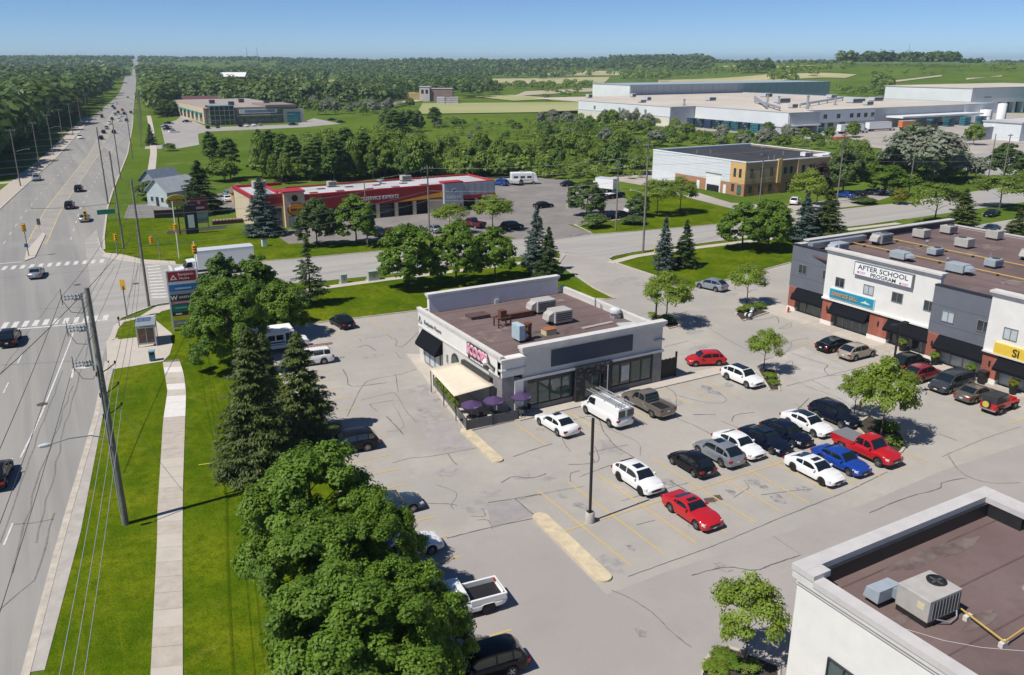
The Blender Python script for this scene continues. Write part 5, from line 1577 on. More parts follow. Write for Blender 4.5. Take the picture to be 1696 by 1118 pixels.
for kind,col,u,v,rz_,lab in (('suv','white',1316,338,.6,'white SUV in front of the brick office'),('sedan','blue',1400,327,PI / 2,'blue car under the trees right of the office'),('sedan','navy',1420,325,PI / 2,'dark car beside the blue one right of the office'),('sedan','silver',1440,322,PI / 2,'silver car right of the office'),('sedan','white',1458,320,PI / 2,'white car under the maple right of the office'),
        ('sedan','silver',1690,278,.2,'silver car at the right edge beyond the wires'),('suv','teal',378,325,PI / 2,'pale teal car beside the grey house'),('sedan','white',376,333,PI / 2,'white car parked behind the big spruce')):
 make_car('parked_car',lab,kind,col,*G(u,v),rz_,OL,detail=False)
# main road traffic
def on_road(kind,col,u,v,away,lab,**k):
 x,y = G(u,v)
 a = math.atan2(1,.14)
 make_car('moving_car',lab,kind,col,x,y,a if away else a + PI,'traffic on the main road',z=.03,detail=False,**k)
on_road('sedan','silver',61,458,True,'silver sedan crossing the intersection')
on_road('suv','black',18,568,True,'black SUV waiting near the near crosswalk')
on_road('sedan','black',-4,796,True,'dark car cut off by the left edge')
on_road('suv','silver',61,299,False,'grey hatchback in the far left lane')
on_road('suv','black',131,317,True,'black car furthest of the two beyond the taxi')
on_road('suv','black',116,345,True,'black SUV just beyond the taxi')
on_road('sedan','silver',141,366,True,'silver car under the hanging signal beyond the far crosswalk')
far_cols = ['black','grey','silver','white','red','navy','black','grey']
r = random.Random(8)
n = 0
for u,v,aw in ((133,230,0),(168,231,1),(172,221,1),(177,214,1),(182,206,1),(189,221,1),(186,199,1),(191,191,1),(198,201,1),(200,194,1),(210,201,1),(169,195,0),(168,184,0),(190,181,1),(196,188,1),(206,190,1),(217,188,1),(193,173,1),(212,163,1),(219,149,1),(214,147,0),(221,139,1),(187,178,0),(203,184,1)):
 n += 1
 x,y = G(u,v)
 a = math.atan2(1,.125)
 c = r.choice(far_cols)
 t = thing('distant_car','distant %s car in the main road traffic, %s from the near end' % ({'grey': 'dark grey','navy': 'dark blue'}.get(c,c),['first','second','third','fourth','fifth','sixth','seventh','eighth','ninth','tenth','eleventh','twelfth','thirteenth','fourteenth','fifteenth','sixteenth','seventeenth','eighteenth','nineteenth','twentieth','twenty-first','twenty-second','twenty-third','twenty-fourth'][n - 1]),'car',(x,y,.03),a if aw else a + PI,'distant traffic on the main road')
 sh,(xA,xB,xC,xD),_,_ = car_shell(TYPES['suv'])
 sh.build('body',PAINT[c],t,world=False,smooth=40)
 MB().hexa([(xD,-.8,1.0),(xA,-.8,1.0),(xA,.8,1.0),(xD,.8,1.0),(xC,-.62,1.6),(xB,-.62,1.6),(xB,.62,1.6),(xC,.62,1.6)]).build('windows',M_CARGLASS,t,world=False)
 MB().box(xC,xB,-.63,.63,1.6,1.66).build('roof',PAINT[c],t,world=False)
# cars by the far plaza
for i,(u,v,c,rz_) in enumerate(((280,206,'navy',.2),(276,212,'steel',.2),(279,216,'black',.2),(288,220,'white',.2),(310,203,'black',.1),(344,213,'black',1.5),(360,212,'grey',1.5),(398,210,'navy',1.5),(408,210,'white',1.5),(420,209,'white',1.5),(485,195,'black',.2),(493,197,'red',.2),(550,200,'black',.2),(565,204,'navy',.2),(486,208,'black',.1),(430,208,'silver',1.5))):
 x,y = G(u,v)
 t = thing('distant_car','%s car parked at the far plaza, %s along the row from the left' % (c,['first','second','third','fourth','fifth','sixth','seventh','eighth','ninth','tenth','eleventh','twelfth','thirteenth','fourteenth','fifteenth','sixteenth'][i]),'car',(x,y,.05),rz_,'cars parked at the far plaza')
 sh,(xA,xB,xC,xD),_,_ = car_shell(TYPES['sedan'])
 sh.build('body',PAINT[c],t,world=False,smooth=40)
 MB().hexa([(xD,-.8,.85),(xA,-.8,.85),(xA,.8,.85),(xD,.8,.85),(xC,-.62,1.36),(xB,-.62,1.36),(xB,.62,1.36),(xC,.62,1.36)]).build('windows',M_CARGLASS,t,world=False)
 MB().box(xC,xB,-.63,.63,1.36,1.42).build('roof',PAINT[c],t,world=False)
def off_roader():
 t = thing('off_roader','red off-roader with a black soft top and a yellow spare wheel cover','off-roader',(75.4,40.1,.022),.05,RET)
 k = dict(world=False)
 P = PAINT['red']
 MB().box(-2.05,.55,-.76,.76,.48,1.08).build('tub',P,t,bevel=.05,**k)
 MB().hexa([(.55,-.62,.55),(1.75,-.52,.58),(1.75,.52,.58),(.55,.62,.55),(.55,-.62,1.10),(1.75,-.50,1.02),(1.75,.50,1.02),(.55,.62,1.10)]).build('hood',P,t,bevel=.04,**k)
 MB().box(1.75,1.82,-.55,.55,.55,1.02).build('grille',P,t,**k)
 for s in (1,-1):
  MB().hexa([(.55,s * .62 - .16,.72),(1.95,s * .70 - .16,.74),(1.95,s * .70 + .16,.74),(.55,s * .62 + .2,.72),(.75,s * .66 - .16,.90),(1.85,s * .70 - .16,.88),(1.85,s * .70 + .16,.88),(.75,s * .66 + .2,.90)]).build('front_fender',P,t,bevel=.03,**k)
  MB().box(-1.75,-.75,s * .80 - .1,s * .80 + .1,.78,.88).build('rear_fender',M_TRIMB,t,**k)
  MB().lathe([(0,.03),(.1,.03),(.11,0)],(1.80,s * .36,.85),14,axis='x').build('headlight',M_HEADL,t,**k)
  MB().box(-2.07,-2.0,s * .66 - .09,s * .66 + .09,.68,.9).build('taillight',M_TAIL,t,**k)
 MB().hexa([(-2.02,-.72,1.08),(.25,-.72,1.08),(.25,.72,1.08),(-2.02,.72,1.08),(-1.92,-.62,1.78),(.02,-.62,1.80),(.02,.62,1.80),(-1.92,.62,1.78)]).build('soft_top',mat('black_canvas_top',(.025,.026,.030),.8,.2,3),t,bevel=.04,**k)
 for s in (1,-1):
  MB().quad((-.9,s * .70,1.16),(.12,s * .715,1.16),(.0,s * .645,1.68),(-.9,s * .645,1.68)).build('side_window',M_CARGLASS,t,**k)
 MB().quad((.27,-.66,1.10),(.27,.66,1.10),(.06,.60,1.74),(.06,-.60,1.74)).build('windshield',M_CARGLASS,t,**k)
 for wx in (1.25,-1.25):
  for s in (1,-1):
   o = MB().lathe([(.2,-.14),(.36,-.14),(.40,-.08),(.40,.08),(.36,.14),(.2,.14)],(wx,s * .74,.40),20,axis='y').build('wheel',M_TYRE,t,**k)
   MB().lathe([(0,s * .10),(.22,s * .09),(.23,s * .13)],(wx,s * .74,.40),16,axis='y').build('rim',M_RIM,o,**k)
 sp = MB().lathe([(.1,-.12),(.36,-.12),(.38,0),(.36,.12),(.1,.12)],(-2.22,.12,1.02),20,axis='x').build('spare_wheel',M_TYRE,t,**k)
 MB().lathe([(0,-.13),(.30,-.13),(.32,-.10)],(-2.22,.12,1.02),20,axis='x').build('wheel_cover',mat('yellow_cover',(.55,.44,.08),.6),sp,**k)
 MB().box(-2.12,-1.98,-.7,.7,.42,.56).build('rear_bumper',M_CHROME,t,**k)
 MB().box(1.9,2.05,-.75,.75,.46,.60).build('front_bumper',M_TRIMB,t,**k)
 MB().box(-1.9,1.7,-.45,.45,.28,.5).build('underbody',M_TRIMB,t,**k)
off_roader()
def motorcycle():
 t = thing('motorcycle','black and white motorcycle parked at the island facing the shops','motorcycle',(*G(1242,527),.022),.35)
 k = dict(world=False)
 for wx in (.72,-.72):
  o = MB().lathe([(.22,-.05),(.30,-.05),(.32,0),(.30,.05),(.22,.05)],(wx,0,.32),20,axis='y').build('wheel',M_TYRE,t,**k)
  MB().lathe([(.03,0),(.22,.02),(.23,-.02)],(wx,0,.32),14,axis='y').build('rim',M_RIM,o,**k)
 MB().tube([(.72,.0,.32),(.50,0,.95),(.45,0,1.08)],.035,8).build('fork',M_METAL,t,**k)
 MB().hexa([(-.05,-.12,.62),(.45,-.10,.70),(.45,.10,.70),(-.05,.12,.62),(-.02,-.15,.86),(.40,-.14,.95),(.40,.14,.95),(-.02,.15,.86)]).build('fuel_tank',M_PUREW,t,bevel=.05,**k)
 MB().box(-.75,-.03,-.14,.14,.68,.80).build('seat',M_BLACK,t,bevel=.04,**k)
 MB().box(-.3,.35,-.17,.17,.28,.62).build('engine',M_METAL,t,bevel=.04,**k)
 MB().tube([(.42,-.36,1.05),(.46,0,1.02),(.42,.36,1.05)],.02,6).build('handlebar',M_METAL,t,**k)
 MB().hexa([(.50,-.2,.95),(.62,-.16,.9),(.62,.16,.9),(.50,.2,.95),(.42,-.2,1.3),(.46,-.16,1.3),(.46,.16,1.3),(.42,.2,1.3)]).build('windscreen',M_GLASSL,t,**k)
 for s in (1,-1):
  MB().box(-.95,-.45,s * .26 - .1,s * .26 + .1,.45,.78).build('pannier',M_PUREW,t,bevel=.03,**k)
 MB().tube([(.1,-.18,.3),(-.9,-.2,.32)],.05,8).build('exhaust',M_CHROME,t,**k)
motorcycle()
def wheels(t,lst,r,w,k):
 for wx,wy in lst:
  o = MB().lathe([(r * .6,-w),(r * .93,-w),(r,-w * .6),(r,w * .6),(r * .93,w),(r * .6,w)],(wx,wy,r),18,axis='y').build('wheel',M_TYRE,t,**k)
  s = 1 if wy > 0 else -1
  MB().lathe([(0,s * w * .8),(r * .62,s * w * .7)],(wx,wy,r),14,axis='y').build('rim',M_RIM,o,**k)
def shuttle_bus():
 t = thing('shuttle_bus','white shuttle bus with dark stripes parked under the maples','bus',(21.6,90.3,.022),-.08,LFT)
 k = dict(world=False)
 P = M_PUREW
 MB().box(-4.4,1.6,-1.12,1.12,.55,2.55).build('body',P,t,bevel=.08,**k)
 MB().box(-4.3,1.5,-1.05,1.05,2.55,2.78).build('roof',mat('white_roof',(.84,.84,.84),.5),t,bevel=.12,**k)
 MB().hexa([(1.6,-.98,.5),(3.2,-.92,.5),(3.2,.92,.5),(1.6,.98,.5),(1.6,-.98,1.35),(3.1,-.88,1.15),(3.1,.88,1.15),(1.6,.98,1.35)]).build('hood',P,t,bevel=.08,**k)
 MB().hexa([(1.55,-.98,1.3),(2.2,-.92,1.28),(2.2,.92,1.28),(1.55,.98,1.3),(1.55,-.95,2.4),(1.75,-.88,2.3),(1.75,.88,2.3),(1.55,.95,2.4)]).build('cab',P,t,**k)
 MB().quad((2.215,-.85,1.34),(2.215,.85,1.34),(1.79,.8,2.22),(1.79,-.8,2.22)).build('windshield',M_CARGLASS,t,**k)
 for s in (1,-1):
  for i in range(5):
   x0 = -4.1 + i * .92
   MB().box(x0,x0 + .78,s * 1.122 - .01,s * 1.122 + .01,1.55,2.15).build('side_window',M_CARGLASS,t,**k)
  MB().box(1.62,2.05,s * .965 - .02,s * .965 + .02,1.4,2.05).build('cab_window',M_CARGLASS,t,**k)
  MB().box(2.95,3.21,s * .7 - .16,s * .7 + .16,.8,1.02).build('headlight',M_HEADL,t,**k)
 MB().box(.62,1.42,-1.14,-1.10,.62,2.3).build('door',M_CARGLASS,t,**k)
 MB().box(1.0,1.04,-1.15,-1.11,.62,2.3).box(.62,1.42,-1.15,-1.11,1.42,1.47).build('door_frame',P,t,**k)
 for zz,h in ((1.30,.16),(1.05,.07)):
  MB().box(-4.3,.5,-1.135,-1.118,zz - h / 2,zz + h / 2).build('stripe',mat('dark_stripe',(.03,.03,.05),.5),t,**k)
 wheels(t,[(2.3,.9),(2.3,-.9),(-2.7,.9),(-2.7,-.9)],.4,.14,k)
 MB().box(-4.2,3.0,-.6,.6,.3,.6).build('chassis',M_TRIMB,t,**k)
shuttle_bus()
def van_ladder():
 l = thing('ladder','red ladder strapped on the white minivan roof','ladder',(24.0,84.6,1.84),-.1)
 for s in (-.2,.2):
  MB().box(-1.8,1.9,s - .03,s + .03,0,.08).build('stile',mat('red_fibreglass',(.30,.06,.05),.6),l,world=False)
 for q in range(12):
  MB().box(-1.7 + q * .31,-1.66 + q * .31,-.2,.2,.02,.06).build('rung',M_METAL,l,world=False)
van_ladder()
def box_truck(label,x,y,rz_,L=10.5,H=3.95,box_m=M_PUREW,cab_m=None,name='box_truck',group=None,cat='truck'):
 t = thing(name,label,cat,(x,y,.03),rz_,group)
 k = dict(world=False)
 cab_m = cab_m or PAINT['white']
 f = L / 2
 bx = f - 3.2
 MB().box(-f,bx,-1.25,1.25,1.15,H).build('cargo_box',box_m,t,bevel=.03,**k)
 MB().box(-f - .02,bx + .02,-1.27,1.27,H - .1,H + .02).box(-f - .02,bx + .02,-1.27,1.27,1.12,1.24).build('box_rail',mat('pale_rail',(.55,.57,.58),.4),t,**k)
 MB().hexa([(bx + .15,-1.1,.75),(bx + 1.9,-1.05,.75),(bx + 1.9,1.05,.75),(bx + .15,1.1,.75),(bx + .15,-1.05,2.55),(bx + 1.35,-.95,2.5),(bx + 1.35,.95,2.5),(bx + .15,1.05,2.55)]).build('cab',cab_m,t,bevel=.08,**k)
 MB().hexa([(bx + 1.8,-.95,.7),(f,-.85,.7),(f,.85,.7),(bx + 1.8,.95,.7),(bx + 1.8,-.92,1.62),(f - .1,-.75,1.35),(f - .1,.75,1.35),(bx + 1.8,.92,1.62)]).build('hood',cab_m,t,bevel=.1,**k)
 MB().quad((bx + 1.87,-.9,1.62),(bx + 1.87,.9,1.62),(bx + 1.42,.84,2.42),(bx + 1.42,-.84,2.42)).build('windshield',M_CARGLASS,t,**k)
 for s in (1,-1):
  MB().quad((bx + .7,s * 1.11,1.6),(bx + 1.7,s * 1.06,1.6),(bx + 1.38,s * 1.01,2.35),(bx + .7,s * 1.06,2.35)).build('side_window',M_CARGLASS,t,**k)
  MB().box(bx + 1.2,f - .3,s * .98 - .14,s * .98 + .14,.8,1.02).build('fender',cab_m,t,bevel=.06,**k)
  MB().box(f - .16,f + .01,s * .62 - .14,s * .62 + .14,.85,1.05).build('headlight',M_HEADL,t,**k)
  MB().box(bx + 1.55,bx + 1.65,s * 1.3 - .1,s * 1.3 + .1,1.6,2.1).build('mirror',M_TRIMB,t,**k)
 MB().box(f - .02,f + .02,-.5,.5,.75,1.25).build('grille',M_CHROME,t,**k)
 MB().box(-f + .2,f - .3,-.5,.5,.6,1.12).build('chassis',M_TRIMB,t,**k)
 wheels(t,[(f - 1.1,.98),(f - 1.1,-.98),(-f + 1.9,.98),(-f + 1.9,-.98)] + ([(-f + 3.1,.98),(-f + 3.1,-.98)] if L > 10 else []),.5,.16,k)
 return t
c = G(362,456)
box_truck('white box truck waiting at the stop line of the cross street',c[0] - .2,c[1] + 1.2,PI - .03,11.6,3.95)
FT = 'vehicles in the factory yard'
box_truck('white trailer truck nearest the green stacks in the factory yard',*G(1412,221),PI * .97 + PI,17,4.1,name='trailer_truck',group=FT)
box_truck('second white trailer truck in the factory yard, further right',*G(1458,217),PI * .97 + PI,17,4.1,name='trailer_truck',group=FT)
box_truck('orange-boxed truck in the factory yard',*G(1505,214),PI * .97 + PI,12,4.0,mat('orange_box',(.62,.17,.05),.5,.1,1),name='trailer_truck',group=FT)
box_truck('white box truck behind the dark maple on the garage lot',*G(996,318),1.9,8.5,3.6,name='box_truck',group=GL)
def trailer(label,u,v,rz_,L,H,m,name='cargo_trailer'):
 t = thing(name,label,'trailer',(*G(u,v),.05),rz_,FT)
 k = dict(world=False)
 MB().box(-L / 2,L / 2,-1.25,1.25,1.1,H).build('cargo_box',m,t,bevel=.03,**k)
 MB().box(-L / 2 + .3,L / 2 - .3,-.5,.5,.7,1.1).build('chassis',M_TRIMB,t,**k)
 wheels(t,[(-L / 2 + 1.2,.98),(-L / 2 + 1.2,-.98),(-L / 2 + 2.4,.98),(-L / 2 + 2.4,-.98)],.5,.16,k)
for u,v,L,lab in ((1548,205,9,'white trailer under the dock canopy, left end'),(1556,202,9,'white trailer under the dock canopy, middle'),(1578,200,9,'white trailer under the dock canopy, right end'),(1594,199,9,'white trailer beyond the right end of the dock canopy')):
 trailer(lab,u,v,PI / 2,L,4.0,M_PUREW)
def skip(label,u,v,rz_,m,L=7,H=1.5):
 t = thing('dumpster',label,'dumpster',(*G(u,v),.05),rz_,FT)
 k = dict(world=False)
 MB().hexa([(-L / 2 + .4,-1.1,.15),(L / 2 - .4,-1.1,.15),(L / 2 - .4,1.1,.15),(-L / 2 + .4,1.1,.15),(-L / 2,-1.2,H),(L / 2,-1.2,H),(L / 2,1.2,H),(-L / 2,1.2,H)]).build('bin',m,t,**k)
 for i in range(7):
  xx = lerp(-L / 2 + .5,L / 2 - .5,i / 6)
  MB().box(xx - .06,xx + .06,-1.24,-1.1,.2,H).build('rib',m,t,**k)
skip('red dumpster in front of the green racks',1328,222,.15,mat('skip_red',(.34,.03,.03),.6,.2,1))
skip('orange low dumpster in the factory yard',1392,232,.1,mat('skip_orange',(.55,.13,.07),.6,.1,1),10,1.3)
skip('green dumpster beside the red one',1352,218,.12,mat('skip_green',(.02,.20,.12),.6,.15,1),9,1.6)
def rv():
 t = thing('motorhome','white motorhome at the back of the garage lot','motorhome',(*G(868,305),.03),-.35,GL)
 k = dict(world=False)
 MB().box(-3.6,2.2,-1.2,1.2,.6,3.1).build('body',M_PUREW,t,bevel=.15,**k)
 MB().hexa([(2.2,-1.1,.6),(3.7,-1.05,.6),(3.7,1.05,.6),(2.2,1.1,.6),(2.2,-1.1,3.0),(3.0,-1.05,2.8),(3.0,1.05,2.8),(2.2,1.1,3.0)]).build('cab',M_PUREW,t,bevel=.1,**k)
 MB().quad((3.62,-.95,1.4),(3.62,.95,1.4),(3.12,.95,2.55),(3.12,-.95,2.55)).build('windshield',M_CARGLASS,t,**k)
 for s in (1,-1):
  for x0 in (-3.0,-1.2,.6):
   MB().box(x0,x0 + 1.2,s * 1.205 - .01,s * 1.205 + .01,1.7,2.3).build('side_window',M_CARGLASS,t,**k)
  MB().box(-3.6,2.2,s * 1.21 - .01,s * 1.21 + .01,1.1,1.3).build('stripe',mat('tan_stripe',(.35,.26,.18),.5),t,**k)
 MB().box(-1.2,-.2,-.4,.4,3.1,3.4).build('roof_unit',M_RTU,t,**k)
 wheels(t,[(2.4,1.0),(2.4,-1.0),(-2.2,1.0),(-2.2,-1.0)],.42,.14,k)
rv()
def tarped_boat():
 t = thing('covered_boat','boat under a grey tarp next to the motorhome','boat',(*G(850,306),.03),PI / 2 + .3,GL)
 mb = MB()
 for i in range(9):
  q = i / 8
  w = 1.1 * math.sin(math.pi * min(1,.25 + q * .75)) ** .6
  h = 1.9 - .5 * q
  xx = -2.8 + 5.6 * q
  mb.v += [(xx,-w,.6),(xx,-w * .9,1.2),(xx,0,h),(xx,w * .9,1.2),(xx,w,.6)]
 for i in range(8):
  for j in range(4):
   mb.f.append((i * 5 + j,i * 5 + j + 1,i * 5 + j + 6,i * 5 + j + 5))
 mb.build('tarp',mat('grey_tarp',(.30,.31,.32),.8,.2,2),t,world=False)
 wheels(t,[(-.6,1.0),(-.6,-1.0)],.3,.1,dict(world=False))
tarped_boat()
# ================================================================== auto garage across the street
M_CREAMB = mat('cream_block',(.56,.47,.33),.9,.08,.6)
M_ROOFW = layered('pale_gravel_roof',(.50,.50,.50),[((.38,.385,.39),.12,.42,.66,ONE,.9),((.30,.30,.30),.5,.6,.8,ONE,.5)],rough=.9)
M_REDT = mat('red_parapet_trim',(.42,.02,.03),.5,.1,1)
def garage():
 Y0,Y1 = 163.2,176.0
 t = thing('auto_garage','long auto garage with a red fascia, yellow swoosh and service bays','building',(60,Y0,0))
 MB().box(46.3,89.0,Y0 + .4,Y1,3.0,5.45).build('upper_wall',M_RED,t)
 MB().box(46.6,88.7,Y0 + .7,Y1 - .3,5.5,5.62).build('roof',M_ROOFW,t)
 for a,b,c,d in ((46.3,89.2,Y0 + .2,Y0 + .7),(46.3,89.2,Y1 - .4,Y1),(88.7,89.2,Y0 + .7,Y1 - .4)):
  MB().box(a,b,c,d,5.7,6.0).build('parapet_trim',M_REDT,t)
 f = MB().box(46.3,76.3,Y0,Y0 + .4,2.95,5.95).build('fascia',M_RED,t)
 for i in range(8):
  MB().box(46.3,76.3,Y0 - .03,Y0,3.1 + i * .36,3.13 + i * .36).build('siding_rib',mat('dark_red_rib',(.26,.01,.013),.5),f)
 # swoosh
 top,bot = [],[]
 for i in range(13):
  q = i / 12
  x = lerp(66.0,76.3,q)
  top.append((x,Y0 - .06,3.0 + 1.35 * q ** .8)); bot.append((x,Y0 - .06,2.97 + .35 * q))
 mb = MB(); mb.v = top + bot; mb.f = [(i + 13,i + 14,i + 1,i) for i in range(12)]
 mb.build('swoosh',mat('sign_amber',(.72,.34,.02),.5,.1,.5),t)
 text_part('lettering','AUTO SERVICE EXPERTS',mat('white_letter',(.72,.72,.70),.5),t,(61.2,Y0 - .05,4.25),FACE_NY,width=10.2,height=.72,depth=.04,shear=.25,bold=.015)
 # bays
 xs_ = [48.5,51.6,54.9,58.2,61.7,65.8,69.9,73.6]
 for a in xs_:
  MB().box(a - .35,a + .35,Y0 + .05,Y0 + .6,0,2.95).build('bay_pier',M_CREAMB,t)
 for i,(a,b) in enumerate(zip(xs_,xs_[1:])):
  d = MB().box(a + .35,b - .35,Y0 + 1.2,Y0 + 1.3,0,2.95).build('bay_door',M_BLACK if i in (5,6) else mat('dark_bay',(.025,.028,.034),.4),t)
  if i not in (5,6):
   for q in range(4):
    MB().box(a + .4,b - .4,Y0 + 1.17,Y0 + 1.2,.1 + q * .7,.16 + q * .7).build('door_rail',M_FRAME,d)
 MB().box(46.3,48.15,Y0 + .2,Y0 + .5,0,2.95).box(73.95,76.4,Y0 + .2,Y0 + .5,0,2.95).build('lower_wall',M_CREAMB,t)
 MB().box(46.3,88.9,Y1 - .3,Y1,0,3.0).build('rear_wall',M_CREAMB,t)
 # entrance tower with the oval sign, left wing with glass roof
 MB().box(42.3,46.3,Y0 - .8,Y0 + 3,0,6.7).build('tower',mat('peach_stucco',(.64,.47,.30),.9,.06,.5),t)
 MB().box(42.1,46.5,Y0 - 1.0,Y0 + 3.1,6.7,7.0).build('tower_cap',M_REDT,t)
 sg = MB().lathe([(0,-.12),(1.55,-.12),(1.6,-.06),(1.55,0)],(0,0,0),30,axis='y').xf(Matrix.Translation((44.6,Y0 - .82,3.4)) @ Matrix.Diagonal((1.15,1,.82,1)))
 so = sg.build('oval_sign',mat('sign_black',(.02,.018,.014),.4),t)
 MB().lathe([(0,-.14),(1.38,-.14),(1.4,-.1)],(0,0,0),30,axis='y').xf(Matrix.Translation((44.6,Y0 - .83,3.4)) @ Matrix.Diagonal((1.15,1,.82,1))).build('oval_face',mat('sign_orange',(.72,.26,.02),.4),so)
 MB().box(43.2,46.0,Y0 - 1.0,Y0 - .98,3.1,3.7).build('name_band',MATS['sign_amber'],so)
 text_part('lettering','MIDAS',MATS['sign_black'],so,(44.6,Y0 - 1.01,3.4),FACE_NY,width=2.4,height=.55,depth=.02,bold=.02)
 MB().lathe([(0,-.08),(.6,-.08),(.62,0)],(44.4,Y0 - .82,5.6),20,axis='y').build('emblem',M_BLACK,t)
 window_y(t,Y0 - .8,43.0,45.8,.2,2.2,M_GLASSL,M_DFRAME,3)
 MB().box(36.4,42.3,Y0 + .2,Y1 + 3,0,6.0).build('left_wing',M_CREAMB,t)
 MB().box(36.6,42.2,Y0 + .4,Y1 + 2.8,6.0,6.08).build('wing_roof',M_ROOFW,t)
 for a,b,c,d in ((36.2,36.7,Y0,Y1 + 3.1),(36.7,42.3,Y0,Y0 + .5),(36.7,46.3,Y1 + 2.6,Y1 + 3.1),(42.0,42.5,Y0 + 3.1,Y1 + 2.6)):
  MB().box(a,b,c,d,6.0,6.6).build('parapet_trim',M_REDT,t)
 MB().box(37.0,42.3,Y0 + .14,Y0 + .2,4.2,5.9).build('red_band',M_RED,t)
 window_y(t,Y0 + .2,37.0,42.0,.4,3.8,M_GLASSG,M_FRAME,4)
 MB().add([(38.2,166,6.08),(41.6,166,6.08),(41.6,171,6.08),(38.2,171,6.08),(39.9,168.5,7.4)],[(0,1,4),(1,2,4),(2,3,4),(3,0,4)]).build('glass_pyramid',mat('sky_glass',(.25,.34,.38),.1,.1,1),t)
 # sign block and canopy on the right
 MB().box(76.4,80.8,Y0 - .9,Y0 + 1.5,1.7,6.2).build('sign_block',mat('pale_grey_panel',(.36,.38,.41),.7,.06,1),t)
 MB().box(76.3,80.9,Y0 - 1,Y0 + 1.6,6.2,6.45).build('block_cap',M_REDT,t)
 MB().box(76.9,78.0,Y0 - .3,Y0 + .8,0,1.7).box(79.4,80.4,Y0 - .3,Y0 + .8,0,1.7).build('block_leg',M_CREAMB,t)
 lg = MB().lathe([(0,-.05),(.62,-.05),(.62,0)],(78.7,Y0 - .9,4.6),20,axis='y').build('round_emblem',mat('silver_blue',(.45,.50,.60),.4),t)
 MB().obox((78.75,Y0 - .97,4.65),(.4,.02,.09),0).obox((78.6,Y0 - .985,4.45),(.09,.02,.3),0).build('emblem_bars',MATS['sign_black'],lg)
 print_marks(t,mat('silver_letter',(.62,.62,.64),.3,metal=.3),'x',Y0 - .9,76.9,80.4,3.3,.75,6,2)
 MB().box(80.8,89.2,Y0 + .1,Y0 + .5,3.2,5.8).build('grey_panel',MATS['pale_grey_panel'],t)
 MB().box(80.8,89.3,Y0,Y0 + .5,2.45,3.2).build('red_band',M_RED,t)
 for i in range(5):
  MB().box(82.4 + i * 1.6,82.45 + i * 1.6,Y0 + .07,Y0 + .1,3.2,5.8).build('panel_joint',M_FRAME,t)
 for a in (81.2,84.6,88.6):
  MB().box(a - .25,a + .25,Y0 + .2,Y0 + .7,0,2.45).build('canopy_post',M_CREAMB,t)
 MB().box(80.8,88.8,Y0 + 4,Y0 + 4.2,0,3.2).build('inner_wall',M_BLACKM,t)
 print_marks(t,MATS['white_letter'],'x',Y0,85.9,88.6,2.85,.4,7,3)
garage()
for i,(x,y) in enumerate(((49.5,167),(52.5,171.5),(55,166.8),(58.5,171.4),(61.2,166.6),(64.5,171),(67,166.4),(70.5,170.6),(73.5,166.6))):
 t = thing('garage_skylight','small rust-edged skylight on the garage roof, %s from the left' % ('first','second','third','fourth','fifth','sixth','seventh','eighth','ninth')[i],'skylight',(x,y,5.62),0,'skylights on the garage roof')
 MB().box(-.8,.8,-.5,.5,0,.22).build('curb',mat('pinkish_curb',(.28,.15,.14),.8,.2,2),t,world=False)
 MB().box(-.7,.7,-.4,.4,.22,.3).build('lens',M_ROOFW,t,world=False)
hvac('grey rooftop unit on the left wing of the garage',41.0,176.2,6.08,2.6,1.8,1.5,0)
hvac('small rooftop unit near the middle of the garage roof',55.5,173.6,5.62,1.8,1.4,1.2,0)
hvac('rooftop unit near the right end of the garage roof',72.5,174.0,5.62,2.2,1.5,1.3,0)
vent_pipe('round hooded vent in the middle of the garage roof',66.0,172.5,5.62,.8,.25,True)
